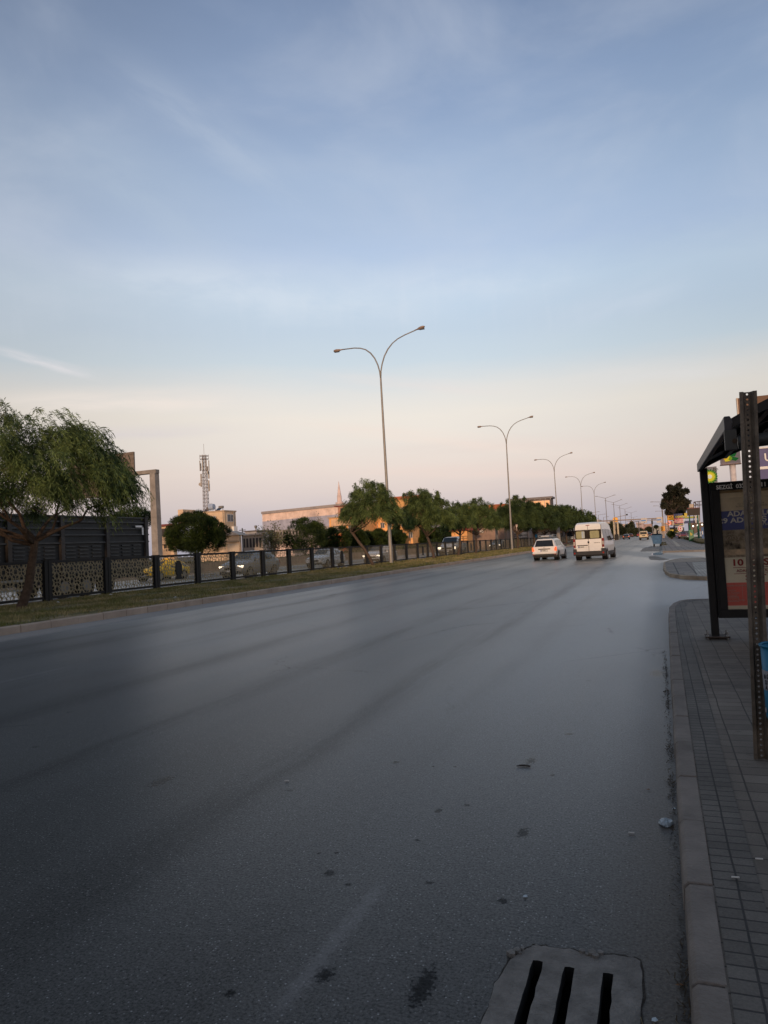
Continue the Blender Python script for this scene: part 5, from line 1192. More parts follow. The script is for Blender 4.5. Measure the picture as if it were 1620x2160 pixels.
b.build('eave_bracket', GALV, t)
# shops under the trees
t, W, H = building('low white shop with a painted upper sign and a long name board', 'shop', 'shop', 1046, 1114, 1109, 160, 12, m_wall('white_shop', (.62, .50, .44)), None, ((.05, .2, 0, .45, 'd'), (.25, .45, 0, .45, 'd'), (.5, .62, 0, .45, 'd'), (.8, .97, 0, .45, 'd')))
MB().box(-.3, W*.98, -1.4, -.02, H*.66, H*.70).build('canopy', m_wall('dark_roof', (.12, .10, .10)), t)
nb = MB().box(0, W*.97, -1.3, -1.1, H*.40, H*.64).build('name_board', m_wall('board_white', (.62, .58, .55)), t)
text('OCAKÖ F', H*.19, INK, t, (W*.10, -1.32, H*.44), FACE, bold=.02, sx=1.25); text('aile lokantası', H*.10, INK, t, (W*.55, -1.32, H*.48), FACE, sx=1.3, bold=.005)
MB().box(W*.02, W*.09, -1.33, -1.3, H*.44, H*.60).build('board_emblem', mat('emblem_red', (.5, .05, .03), .6), t); text('Pide', H*.22, mat('brown_ink', (.15, .05, .03)), t, (W*.12, -.1, H*.74), FACE, sx=1.8, bold=.01)
MB().box(W*.63, W*.76, -1.6, -1.5, H*.05, H*.34).build('yellow_panel', mat('yellow_panel', (.65, .40, .06), .6), t)
t, W, H = building('small kiosk with a bright blue door beside the white shop', 'kiosk', 'kiosk', 1116, 1150, 1119, 165, 8, m_wall('cream_kiosk', (.50, .40, .33)), m_wall('brown_roof', (.25, .10, .06)), ((.7, .98, .1, .7, 'd'),)); MB().box(W*.28, W*.50, -.1, 0, 0, H*.72).build('door', mat('cyan_door', (.05, .28, .50), .6), t)
t, W, H = building('dark shop with a rust red awning behind the white estate car', 'shop', 'shop', 1140, 1186, 1114, 190, 10, m_wall('dark_shop', (.12, .09, .08)), m_wall('rust_awning', (.40, .12, .06)), ((.1, .9, .1, .6, 'd'),), roof_over=1.0, roofh=.9)
# slim concrete pole and white coach
p = at(1046, 1100, 118); t = empty('concrete_pole', (p.x, 118, 0), 0, 'pale concrete pole beyond the fence between pines and shops', 'pole'); MB().tube([(0, 0, 0), (0, 0, p.z)], [.26, .18], 10).build('shaft', CP, t)
p = at(1177, 1112, 150); t = empty('concrete_pole', (p.x, 150, 0), 0, 'stout concrete pole behind the white estate car', 'pole'); MB().tube([(0, 0, 0), (0, 0, p.z)], [.4, .36], 10).build('shaft', CP, t)
p = at(1196, 1140, 200); t = empty('coach', (p.x, 200, 0), 0, 'white coach facing the road, seen under the tree crowns', 'bus')
MB().box(-2.6, 2.6, 0, 11, .5, 3.9).build('body', WHITE, t, bevel=.15); MB().box(-2.2, 2.2, -.05, 0, 1.7, 3.2).build('windscreen', GLASS, t); MB().box(-2.5, 2.5, -.1, .0, .5, 1.0).build('bumper', PLAST, t)
for sx in (-1, 1): MB().box(sx*2-.3, sx*2+.3, -.08, 0, 1.1, 1.4).build('headlight', HEAD, t); MB().tube([(sx*2.1-.2, 2, .5), (sx*2.1+.2, 2, .5)], .5, 12).build('wheel', TYRE, t)

# ------------------------------------------------------------------ the far end of the road
def fb(label, xl, xr, yt, Y, col, rows=5, cols=5, depth=20, name='apartment_block', wf='d', group='distant buildings at the end of the road'):
    wins = [((i+.25)/cols, (i+.72)/cols, (j+.35)/rows, (j+.75)/rows, wf) for i in range(cols) for j in range(rows)]
    c = m_wall('far_render_%d_%d_%d' % tuple(int(v*100) for v in col), col); a = at(xl, yt, Y); q = at(xr, yt, Y); W = q.x-a.x; H = a.z
    t = empty(name, (a.x, Y, 0), 0, label, 'building', group); MB().box(0, W, 0, depth, 0, H).build('wall', c, t)
    MB().box(-.5, W+.5, -.5, depth+.5, H, H+.8).build('roof', c, t)
    for (u0, u1, v0, v1, _) in wins: MB().box(u0*W, u1*W, -.08, 0, v0*H, v1*H).build('window', m_wall('hazy_window', (.26, .20, .20)), t)
    return t
fb('pink and grey banded block at the end of the road', 1342, 1357.5, 1104, 620, (.42, .34, .33), 4, 1)
fb('long pale pink block to the side of the banded one', 1357.5, 1375, 1107.5, 640, (.46, .33, .31), 4, 6)
fb('small peach tower beside the cypress trees', 1326.5, 1332.5, 1105, 520, (.52, .38, .33), 4, 2)
fb('low cream house left of the cypress trees', 1322, 1327, 1111, 480, (.46, .38, .28), 2, 2)
fb('small pale block above the trees behind the yellow sign pole', 1307, 1317, 1108, 520, (.50, .42, .38), 3, 3)
fb('white block behind the gantry beam over the van roof', 1268, 1287, 1104, 480, (.50, .44, .42), 3, 4)
fb('grey-green low roofed hall beyond the crossing', 1376, 1398, 1113, 560, (.33, .34, .32), 2, 4)
fb('dim block behind the pavement signs', 1398, 1412, 1105, 640, (.42, .36, .35), 5, 4)
fb('low red-roofed row just above the cream van', 1343, 1366, 1117, 600, (.38, .20, .18), 1, 8)
fb('pale block faintly visible over the tree row end', 1245, 1262, 1100, 420, (.48, .43, .42), 3, 4)
def fartree(label, px, yt, yb, hw, Y, seed, m=FARG, n=1500, size=1.0, name='tree', group='distant trees along the road'):
    t = pine(label, px, yt, yb, hw, Y=Y, seed=seed, n=n, size=size, group=group, m=m, name=name); return t
for i, a in enumerate(((1292, 1101, 1128, 8, 300, 'bushy tree behind the round yellow sign'), (1305, 1106, 1122, 7, 340, 'tree right behind the yellow sign pole'), (1301, 1113, 1130, 6, 260, 'low dark shrub tree under the yellow sign'), (1314, 1114, 1128, 6, 300, 'round shrub tree by the road edge beyond the yellow sign'),
                       (1324, 1107, 1122, 4, 420, 'small tree before the peach tower'), (1352, 1117, 1126, 4, 420, 'small round tree above the cream van'), (1369, 1113, 1125, 8, 430, 'wide dark tree between gantry post and cream van'), (1384, 1110, 1114, 3, 500, 'tiny umbrella-shaped tree on the skyline'),
                       (1341, 1116, 1126, 6, 380, 'dark tree clump beyond the cypresses'), (1331, 1117, 1127, 6, 360, 'dark tree clump below the peach tower'))):
    fartree(a[5], *a[:5], 100+i)
for i, (px, yt) in enumerate(((1333.5, 1101), (1336.5, 1103.5), (1330.5, 1106))):
    Y = 400+i*20; c = at(px, 1125, Y); top = at(px, yt, Y).z; t = empty('cypress_tree', (c.x, Y, 0), 0, ('tallest pointed cypress on the far skyline', 'second cypress against the pink block', 'lower cypress at the side of the pair')[i], 'tree')
    g2 = np.random.default_rng(i); n = 900; z = g2.random(n)**.8*top; rr = (1-z/top)**.6*1.5*g2.random(n)**.4; a = g2.uniform(0, 6.28, n); p = np.stack([np.cos(a)*rr, np.sin(a)*rr, z], 1); d = norm(g2.normal(size=(n, 3))+[0, 0, 1.5])*1.0; wv = norm(np.cross(d, g2.normal(size=(n, 3))))*.3
    o = bpy.data.objects.new('crown', leaf_mesh('crown', np.stack([p-wv, p+wv, p+d+wv*.3, p+d-wv*.3], 1), FARG)); COL.objects.link(o); o.parent = t; MB().tube([(0, 0, 0), (0, 0, top*.8)], [.3, .1], 6).build('trunk', BARKD, t)
# scrub and hedge belt behind the opposite verge, one mass of far wood
def belt(name, label, n, x0, x1, y0, y1, h0, h1, m, size, seed):
    g2 = np.random.default_rng(seed); Y = g2.uniform(y0, y1, n); X = x0+(x1-x0)*g2.random(n); hb = h0+(h1-h0)*(0.5+0.25*np.sin(Y*.11+X*.07)+0.25*np.sin(Y*.037+1)); z = hb*g2.random(n)**.7
    p = np.stack([X, Y, z], 1); d = norm(g2.normal(size=(n, 3))+[0, 0, .8])*size; wv = norm(np.cross(d, g2.normal(size=(n, 3))))*size*.22
    o = bpy.data.objects.new(name, leaf_mesh(name, np.stack([p-wv, p+wv, p+d+wv*.4, p+d-wv*.4], 1), m)); COL.objects.link(o); return tag(o, label, 'vegetation', kind='stuff')
SCR = leafmat('scrub_leaves', (.035, .045, .015), (.10, .085, .035), .5)
belt('undergrowth', 'dark brown and green scrub along the verge beyond the opposite road', 26000, -46.5, -42.5, 40, 190, .6, 1.7, SCR, .30, 71)
belt('undergrowth', 'green hedge belt in front of the white shop', 5000, -46, -44, 120, 150, 1.2, 3.4, PINE, .4, 72)
belt('ground_cover', 'low purplish brown ground plants under the median trees near the second lamp', 5000, -22.6, -17.5, 96, 165, .05, .35, leafmat('purple_leaves', (.09, .045, .06), (.13, .08, .08), .8), .16, 81)
belt('treeline', 'far wooded skyline strip at the end of the road', 9000, -130, -16, 560, 600, 2, 7, FARG, 1.6, 73)
belt('treeline', 'far dark hedge strip beyond the crossing', 3000, -40, 20, 640, 660, 2, 5, FARG, 1.6, 74)
# verge wall of pale patterned blocks seen through the fence
VW = mat('pale_verge_wall', (.30, .22, .16), .9, var=.45, scale=1.1)
MB().box(-42.4, -42.2, 38, 190, .1, .95).build('verge_wall', VW); tag(bpy.data.objects['verge_wall'], 'low pale stone wall along the verge, seen through the fence', 'wall')
# round yellow sign on a tall pylon
p = at(1298, 1096, 230); t = empty('pylon_sign', (p.x, 230, 0), 0, 'white pylon topped by a round orange and yellow disc', 'sign'); k = 230/1500
MB().tube([(-.55, .3, 0), (-.55, .3, p.z-.2)], .28, 8).tube([(.55, .3, 0), (.55, .3, p.z-.2)], .28, 8).build('post', mat('cream_post', (.55, .46, .32), .6), t)
MB().tube([(0, -.1, p.z), (0, .5, p.z)], .68, 24).build('disc', mat('disc_orange', (.75, .33, .02), .5, emit=(1, .45, .05), estr=.25), t); MB().tube([(0, .0, p.z), (0, .4, p.z)], .80, 24).build('disc_rim', mat('disc_rim', (.6, .30, .08), .5), t)
# overhead sign gantry
Y = 190; pr_ = at(1397, 1093, Y); pl = at(1262, 1099.5, Y); t = empty('sign_gantry', (pr_.x, Y, 0), 0, 'steel gantry across the whole road carrying two white and blue direction signs', 'gantry'); GM = mat('gantry_steel', (.30, .24, .20), .6)
dxg = pl.x-pr_.x
b = MB(); b.box(-.28, .28, -.28, .28, 0, pr_.z+.2); b.box(dxg-.2, dxg+.2, -.2, .2, 0, pl.z); b.build('post', GM, t)
b = MB(); b.tube([(0, 0, pr_.z), (dxg, 0, pl.z)], .16, 6); b.tube([(0, 0, pr_.z-.5), (dxg*.55, 0, (pr_.z+pl.z)/2-.35)], .07, 6); b.build('beam', GM, t)
WS = mat('sign_face_white', (.50, .46, .44), .5); BS = mat('sign_face_blue', (.08, .24, .55), .5)
for (xa, xb, ya, yb_) in ((1351.5, 1365, 1093, 1103), (1384.5, 1397.5, 1091, 1102)):
    A = at(xa, ya, Y-.3); B = at(xb, yb_, Y-.3); s_ = MB().box(A.x-pr_.x, B.x-pr_.x, -.35, -.25, B.z, A.z).build('sign_board', WS, t)
    w_ = B.x-A.x; h_ = A.z-B.z; MB().box(A.x-pr_.x+w_*.05, A.x-pr_.x+w_*.80, -.38, -.352, B.z+h_*.38, B.z+h_*.62).build('blue_field', BS, s_)
    MB().prism([(A.x-pr_.x+w_*.55, B.z+h_*.05), (A.x-pr_.x+w_*.68, B.z+h_*.05), (A.x-pr_.x+w_*.615, B.z+h_*.2)], 'y', -.38, -.352).build('arrow', INK, s_)
p = at(1399, 1115, Y); MB().box(-.45, .45, -.5, -.3, p.z-.6, p.z+.6).build('yellow_plate', mat('amber_plate', (.75, .32, .03), .5), t)
# signal masts beyond the crossing
for i, (px, pt, xe, yarm, label) in enumerate(((1375, 1095, 1391, 1096, 'grey signal mast with a double arm between the two hanging signs'), (1347, 1099, 1337, 1101, 'thin signal mast hanging a small dark traffic light'))):
    Y = 240+60*i; p = at(px, pt, Y); e = at(xe, yarm, Y); t = empty('traffic_signal', (p.x, Y, 0), 0, label, 'traffic light'); m_ = mat('signal_grey', (.12, .12, .13), .6)
    MB().tube([(0, 0, 0), (0, 0, p.z)], .16, 7).build('mast', m_, t); MB().tube([(0, 0, p.z-.1), (e.x-p.x, 0, e.z)], .08, 6).tube([(0, 0, p.z-1.2), (e.x-p.x, 0, e.z-1.2)], .05, 6).build('arm', m_, t)
    q = e.x-p.x if i else -1.5
    MB().box(q-.25 if i else -.25, q+.25 if i else .25, -.3, -.05, p.z-1.6, p.z-.4).build('signal_head', BLACKM, t)
Y = 210; p = at(1296, 1092, Y); e = at(1322, 1086, Y); t = empty('camera_mast', (p.x, Y, 0), 0, 'long raised arm ending in a small black camera box over the road', 'camera mast')
MB().tube([(0, .6, 0), (0, .6, p.z)], .15, 7).build('post', GM, t); MB().tube([(0, .6, p.z), (e.x-p.x, .6, e.z)], .07, 6).build('arm', GM, t); MB().box(e.x-p.x-.2, e.x-p.x+.25, .3, .8, e.z-.15, e.z+.28).build('camera_box', BLACKM, t)
# ------------------------------------------------------------------ far right: eucalyptus, shops, forecourt
Y = 190
def mass_tree(label, Y, base_px, blobs, m, seed, n, size):
    """blobs: (px, py, r_px) clumps of the crown"""
    c = at(base_px, 1125, Y); t = empty('eucalyptus_tree', (c.x, Y, 0), 0, label, 'tree'); g2 = np.random.default_rng(seed); Q = []; b = MB(); kk = Y/1500*1.05
    tot = sum(r*r for _, _, r in blobs)
    for (px, py, r) in blobs:
        q = at(px, py, Y); nn = int(n*r*r/tot); R_ = r*kk; dyo = g2.uniform(-2.5, 2.5)
        sub = norm(g2.normal(size=(9, 3)))*R_*.62; i = g2.integers(0, 9, nn)
        p = sub[i]+norm(g2.normal(size=(nn, 3)))*(R_*.42*g2.random((nn, 1))**.5)+[q.x-c.x, dyo, q.z]; d = norm(g2.normal(size=(nn, 3))+[0, 0, -.3])*size; wv = norm(np.cross(d, g2.normal(size=(nn, 3))))*size*.28
        Q.append(np.stack([p-wv, p+wv, p+d+wv*.4, p+d-wv*.4], 1)); 
    o = bpy.data.objects.new('crown', leaf_mesh('crown', np.concatenate(Q), m)); COL.objects.link(o); o.parent = t
    limbs(b, (0, 0, 0), (0, 0, at(base_px, 1080, Y).z), [(at(px, py, Y).x-c.x, 0, at(px, py, Y).z) for px, py, r in blobs], .55, seed); b.build('trunk', BARKD, t, smooth=True); return t
mass_tree('tall dark eucalyptus rising above the roadside shop signs', 190, 1425,
          [(1412, 1027, 5), (1418, 1032, 6), (1431, 1024, 5), (1426, 1036, 7), (1446, 1035, 4.5), (1438, 1040, 5), (1403, 1044, 3.5), (1412, 1046, 7), (1420, 1050, 9), (1435, 1050, 8), (1405, 1057, 6), (1447, 1058, 6), (1400, 1066, 5),
           (1412, 1066, 9), (1427, 1066, 11), (1440, 1068, 9), (1450, 1064, 4), (1412, 1078, 7), (1424, 1082, 7), (1436, 1080, 7)], EUCA, 9, 16000, .65)
def board(t, name, m, xa, ya, xb, yb_, Y, d=.15, oy=0):
    A = at(xa, ya, Y); B = Vector((at(xb, yb_, Y).x, 0, at(xa, yb_, Y).z)); x0 = t.location.x; return MB().box(A.x-x0, B.x-x0, oy-d, oy, B.z, A.z).build(name, m, t)
def sgn_text(t, body, px, py, hpx, Y, m, oy=-.2, bold=.0, sx=1.0, slant=0):
    p = at(px, py, Y); return text(body, hpx*Y/1500*1.35*1.05, m, t, (p.x-t.location.x, oy, p.z), FACE, bold=bold, sx=sx)
SY = mat('sign_yellow_paint', (.50, .38, .03), .5); SW = mat('sign_white_paint', (.7, .68, .66), .5); SN = mat('sign_navy', (.02, .035, .13), .5); SR = mat('sign_pink_red', (.45, .05, .07), .5)
Y = 168; p = at(1431.5, 1133, Y); t = empty('price_pylon', (p.x, Y, 0), 0, 'tall navy roadside pylon reading opet with a pink-red band below', 'sign')
board(t, 'frame', SN, 1421, 1084, 1443, 1133, Y, .5, .5); board(t, 'red_band', SR, 1422, 1094, 1442, 1104, Y, .12, 0); board(t, 'dark_lower_board', INK, 1422, 1114, 1442, 1126, Y, .1, 0)
sgn_text(t, 'opet', 1424.2, 1092.3, 5.6, Y, SY, -.02, .03, 1.05); sgn_text(t, 'ALO DEĞİŞİM', 1423.3, 1098.8, 2.4, Y, SW, -.15, .01, .92); sgn_text(t, '"TAŞERON"', 1423.2, 1102.8, 2.4, Y, SW, -.15, .01, 1.0)
sgn_text(t, 'SAĞ ŞERİT', 1423.8, 1108.2, 2.5, Y, SY, -.02, .01, 1.0); sgn_text(t, '500 METRE', 1423.8, 1112.4, 2.5, Y, SW, -.02, .01, 1.0)
for k, (m_, yy_) in enumerate(((SY, 1116), (SY, 1119.5), (SY, 1121.5), (SW, 1123.5), (SW, 1127.5), (SR, 1129))): board(t, 'price_line', m_, 1424+k % 2*3, yy_, 1441-k % 3*3, yy_+.5, Y, .12, -.12)
Y = 172; p = at(1415, 1130, Y); t = empty('orange_sign', (p.x, Y, 0), 0, 'orange and brown board with yellow letters beside the navy pylon', 'sign')
board(t, 'board', mat('brown_orange', (.32, .13, .03), .5), 1406.5, 1087, 1422, 1098, Y, .3, .3); sgn_text(t, '@UNLU', 1409, 1092.5, 3.3, Y, mat('sign_orange', (.75, .36, .03), .5, emit=(1, .45, .05), estr=.3), -.05, .03, 1.0)
board(t, 'yellow_stripe', mat('sign_orange', (.75, .36, .03)), 1407.5, 1093, 1422, 1094.6, Y, .06, -.01); board(t, 'yellow_stripe', mat('sign_orange', (.75, .36, .03)), 1407.5, 1095.6, 1422, 1097, Y, .06, -.01)
MB().tube([(-.4, .2, 0), (-.4, .2, at(1415, 1098, Y).z)], .12, 6).build('post', GM, t)
Y = 178; p = at(1412, 1130, Y); t = empty('glowing_sign', (p.x, Y, 0), 0, 'glowing orange red emblem beside a pale board under the orange sign', 'sign')
board(t, 'pale_board', mat('pale_board', (.50, .42, .33), .6), 1414, 1099, 1422.5, 1109, Y, .3, .3)
q = at(1411, 1103.5, Y); b = MB()
for k in range(8): a = R(k*45); b.prism([(q.x-p.x+math.cos(a+.35)*.25, q.z+math.sin(a+.35)*.25), (q.x-p.x+math.cos(a)*.65, q.z+math.sin(a)*.65), (q.x-p.x+math.cos(a-.35)*.25, q.z+math.sin(a-.35)*.25)], 'y', -.1-k*.004, .05)
b.build('emblem', mat('glow_orange', (1, .25, .05), .5, emit=(1, .20, .05), estr=1.6), t); MB().tube([(0, .3, 0), (0, .3, q.z+.4)], .12, 6).build('post', GM, t)
Y = 160; p = at(1416, 1133, Y); t = empty('yellow_stand', (p.x, Y, 0), 0, 'small black and yellow stand above a trimmed hedge', 'sign'); board(t, 'board', INK, 1412.5, 1112.5, 1420.5, 1118, Y, .2); board(t, 'yellow_face', SY, 1412.5, 1117.5, 1421, 1122.5, Y, .22); board(t, 'foot', INK, 1413, 1122.5, 1420, 1132, Y, .2, .05)
Y = 156; p = at(1415, 1133, Y); belt2 = pine('dark trimmed hedge at the foot of the yellow stand', 1415.5, 1122, 1134, 7, Y=Y, seed=77, n=2200, size=.3, name='hedge')
Y = 150; p = at(1436, 1134, Y); t = empty('stop_sign', (p.x, Y, 0), 0, 'white octagonal sign with a red emblem on a thin pole in front of the pylon', 'sign'); q = at(1436, 1115, Y)
MB().prism([(math.cos(R(22.5+45*k))*.48, q.z+math.sin(R(22.5+45*k))*.62) for k in range(8)], 'y', -.03, .02).build('plate', SW, t); MB().prism([(math.cos(R(22.5+45*k))*.38, q.z+math.sin(R(22.5+45*k))*.5) for k in range(8)], 'y', -.04, -.031).build('red_field', mat('sign_red', (.45, .02, .04), .5), t)
text('D', .78, SW, t, (-.22, -.045, q.z-.27), FACE, bold=.03, ext=.002); MB().tube([(0, .04, 0), (0, .04, q.z)], .04, 6).build('post', GALV, t)
# dark cars and clutter by the pylon
p = atZ(1432, 1133.5, .1); t = sedan('dark red parked car with its lamps showing under the navy pylon', p.x, 158, R(180), 1.0, REDP, lit=False)
# dark screen on green posts
Y = 118; p = at(1462, 1135, Y); t = empty('dark_screen', (p.x, Y, 0), 0, 'dark blank display board with a thin red top edge on green posts', 'screen'); GRN = mat('green_post', (.015, .10, .06), .5)
board(t, 'display', mat('dark_brown_display', (.022, .013, .010), .6), 1448.6, 1073, 1476.5, 1088, Y, .3); board(t, 'top_edge', mat('red_edge', (.25, .03, .02), .5), 1448.6, 1072.3, 1475, 1073, Y, .32)
for px in (1454, 1471.5): q = at(px, 1087, Y); MB().tube([(q.x-p.x, 0, 0), (q.x-p.x, 0, q.z)], .09, 8).build('post', GRN, t)
t = empty('filling_station', (at(1450, 1130, 175).x, 175, 0), 0, 'filling station forecourt with a yellow-green canopy edge and pale columns', 'filling station')
board(t, 'canopy', mat('yellow_green_fascia', (.32, .34, .05), .5), 1443, 1090, 1475, 1093.5, 175, 6, 6); board(t, 'canopy_shade', SN, 1444, 1099, 1472, 1104, 176, 5, 5); board(t, 'kiosk_wall', m_wall('clutter_wall', (.16, .12, .10)), 1450, 1104, 1485, 1130, 182, 4, 4)
board(t, 'sign_panel', SY, 1443.5, 1082, 1450, 1090, 174, .2); board(t, 'sign_panel_core', INK, 1445, 1083.5, 1448.5, 1086, 173.7, .1)
for px in (1466, 1474): board(t, 'column', m_wall('white_column', (.50, .47, .45)), px, 1080, px+5, 1103, 172, .6)
board(t, 'pale_tower', m_wall('cream_tower', (.50, .42, .34)), 1450, 1067, 1460, 1074, 186, 3, 3)
LB = mat('lit_bulb', (1, 1, .9), .3, emit=(1, .95, .8), estr=7)
for k, (px, py) in enumerate(((1454.3, 1111.5), (1462, 1110), (1471, 1108.3), (1481, 1106.5))):
    q = at(px, py, 116); MB().tube([(q.x-t.location.x, 116-175, q.z-.07), (q.x-t.location.x, 116-175, q.z+.07)], [.075, .075], 10).build('lit_bulb', LB, t)
t2 = empty('steel_frame', (at(1470, 1075, 150).x, 150, 0), 0, 'bare dark steel roof frame rising behind the blank display board', 'frame'); b = MB()
for a_, c_ in (((1463.5, 1059), (1463.5, 1074)), ((1472.5, 1058), (1472.5, 1080)), ((1463.5, 1059), (1480, 1057)), ((1463.5, 1066), (1480, 1065)), ((1467, 1059), (1467, 1072)), ((1476, 1058), (1476, 1100)), ((1463.5, 1059), (1472.5, 1066)), ((1472.5, 1130), (1472.5, 1075)), ((1463.5, 1130), (1463.5, 1072))):
    A = at(*a_, 150); B = at(*c_, 150); b.tube([(A.x-t2.location.x, 0, A.z), (B.x-t2.location.x, 0, B.z)], .07, 5)
b.build('frame', mat('rust_steel', (.07, .045, .04), .7), t2)
# green cabinet, posts, blue panel on the planter
Y = 108; p = at(1458.5, 1133, Y); t = empty('green_cabinet', (p.x, Y, .1), 0, 'bright green cabinet with a pale emblem standing on the planter edge', 'cabinet'); A = at(1453, 1118, Y); B = at(1464.5, 1134, Y); w_ = B.x-A.x; h_ = A.z-.1
MB().box(-w_/2, w_/2, 0, .5, .15, h_).build('body', mat('bright_green', (.01, .16, .06), .4), t, bevel=.04); MB().box(-w_/2+.08, w_/2-.08, -.02, -.0, .3, h_-.12).build('door', mat('mid_green', (.01, .11, .045), .4), t); text('b', .5, SY, t, (-.12, -.03, h_*.55), FACE, bold=.03)
for sx in (-1, 1): MB().box(sx*w_*.45-.05, sx*w_*.45+.05, .1, .2, 0, .16).build('foot', GRN, t)
for k, px in enumerate((1454.5, 1472.5)):
    Y = 112-k*14; q = at(px, 1109, Y); t = empty('green_post', (q.x, Y, 0), 0, ('slender green post rising from behind the green cabinet', 'thick green post beside the blue banner')[k], 'post'); MB().tube([(0, 0, 0), (0, 0, q.z)], .10+.03*k, 10).build('shaft', GRN, t); MB().tube([(0, 0, q.z), (0, 0, q.z+.08)], .15, 10).build('cap', GRN, t)
Y = 96; p = at(1481, 1138, Y); t = empty('blue_banner', (p.x, Y, .1), 0, 'blue upright banner with a white mark partly hidden by the shelter post', 'banner'); board(t, 'panel', mat('banner_blue', (.02, .08, .22), .5), 1479, 1114, 1486, 1138, Y, .15); board(t, 'white_mark', SW, 1481, 1122, 1483, 1129, Y, .17)
t = empty('parked_pickup', (0, 0, 0)); bpy.data.objects.remove(t)
p = at(1477, 1130, 128); sedan('pale blue parked car behind the green posts', p.x+.3, 128, R(80), 1.0, mat('pale_blue_paint', (.35, .40, .45), .4), lit=False)
# planter wall
pw = [(4.2, 165), (4.4, 130), (4.6, 100), (4.75, 88), (5.2, 80), (12, 80)]
b = MB(); n = len(pw); 
for (x0, y0), (x1, y1) in zip(pw[:-1], pw[1:]):
    b.add([(x0, y0, .1), (x1, y1, .1), (x1, y1, .62), (x0, y0, .62), (x0+.35, y0+.5, .62), (x1+.35, y1+.5, .62)], [(0, 1, 2, 3), (3, 2, 5, 4)])
o = b.build('planter_wall', mat('mossy_kerb', (.26, .20, .09), .9, var=.4, scale=.6)); tag(o, 'low yellowish planter wall curving along the far pavement', 'wall')
sheet('planter_soil', [(4.5, 165), (4.7, 130), (4.9, 100), (5.1, 88), (5.5, 80.5), (14, 80.5), (14, 165)], VERGE, .6)
belt('undergrowth', 'straggly weeds spilling along the planter wall', 2500, 4.2, 5.0, 84, 140, .15, .7, SCR, .14, 75)
# tyre-like dark heap where the far kerb begins
belt('undergrowth', 'dry weeds at the tip of the far pavement', 700, .3, .9, 88, 112, .1, .45, SCR, .12, 76)
# wheeled dumpster
p = atZ(1385, 1152.5, 0); t = empty('dumpster', (p.x+.1, p.y, 0), R(-8), 'dented blue wheeled dumpster tilting at the kerb edge', 'dumpster'); DB = mat('dumpster_blue', (.055, .13, .24), .6, var=.3, scale=3, bump=.2); s_ = 1.0
b = MB(); b.add([(-.42, -.35, .30), (.42, -.35, .30), (.42, .35, .30), (-.42, .35, .30), (-.56, -.5, 1.28), (.56, -.5, 1.28), (.56, .5, 1.28), (-.56, .5, 1.28)], [(0, 1, 2, 3), (0, 1, 5, 4), (1, 2, 6, 5), (2, 3, 7, 6), (3, 0, 4, 7)]); b.build('body', DB, t, bevel=.03)
b = MB(); b.box(-.60, .60, -.54, -.47, 1.24, 1.32); b.box(-.60, .60, .47, .54, 1.24, 1.32); b.box(-.60, -.53, -.5, .5, 1.24, 1.32); b.box(.53, .60, -.5, .5, 1.24, 1.32); b.build('rim', DB, t)
MB().add([(-.55, .5, 1.32), (.55, .5, 1.32), (.55, -.2, 1.50), (-.55, -.2, 1.50)], [(0, 1, 2, 3)]).build('lid', DB, t)
for sx in (-1, 1):
    for sy in (-1, 1): MB().tube([(sx*.36-.04, sy*.28, .14), (sx*.36+.04, sy*.28, .14)], .14, 12).build('wheel', TYRE, t)
p = atZ(1389, 1138, 0); t = empty('pipe_post', (p.x, p.y-20, 0), 0, 'dark leaning pipe post just behind the dumpster', 'post'); MB().tube([(0, 0, 0), (-.12, 0, 2.0)], .13, 8).tube([(-.12, 0, 2.0), (.2, 0, 2.0)], .09, 8).build('pipe', BLACKM, t)

# ------------------------------------------------------------------ signs over the shelter
Yb = 62; p = at(1502, 1020, Yb); t = empty('fuel_sign', (p.x, Yb, 0), 0, 'cream sign with green and yellow sunflower emblem and small bp letters', 'sign'); CRM = mat('cream_sign', (.62, .52, .45), .5)
A = at(1482, 986, Yb); B = at(1517, 1060, Yb); MB().box(A.x-p.x, B.x-p.x, 0, .4, 0, A.z).build('board', CRM, t)
LG = mat('leaf_green', (.02, .22, .04), .5, emit=(.02, .3, .05), estr=.12); MG = mat('lime_green', (.28, .46, .02), .5, emit=(.4, .6, .05), estr=.2); YW = mat('sun_yellow', (.85, .62, .02), .5, emit=(1, .75, .05), estr=.35); WH = mat('sun_core', (.9, .8, .6), .5, emit=(1, .85, .6), estr=.4)
def helios(t, cx, cz, r, y, part='emblem'):
    root = None
    for q, (ra, rb, m_, n_, ph) in enumerate(((.62, 1.0, LG, 18, 0), (.45, .84, MG, 18, .5), (.25, .66, YW, 18, 0), (.0, .30, WH, 18, .5))):
        pts = []
        for k in range(n_*2): rr = rb if k % 2 == 0 else (rb*.80 if q else .78*rb); a = math.pi*(k+ph)/n_; pts.append((cx+math.cos(a)*r*rr, cz+math.sin(a)*r*rr))
        b = MB(); y0 = y-.02*(q+1); n = len(pts); b.add([(u, y0, v) for u, v in pts]+[(cx, y0, cz)], [(k, (k+1) % n, n) for k in range(n)])
        o = b.build(part if q == 0 else 'petal_ring', m_, t if q == 0 else root, fix=False); root = root or o
q = at(1497, 1005.5, Yb); helios(t, q.x-p.x, q.z, .62, 0)
q = at(1504, 992.5, Yb); text('bp', .34, mat('olive_ink', (.16, .16, .05)), t, (q.x-p.x, -.02, q.z), FACE, sx=1.15)
Yb = 54; p = at(1548, 1010, Yb); t = empty('fuel_sign', (p.x, Yb, 0), 0, 'pinkish board with large leaf-shaped petals on a thick white pole', 'sign')
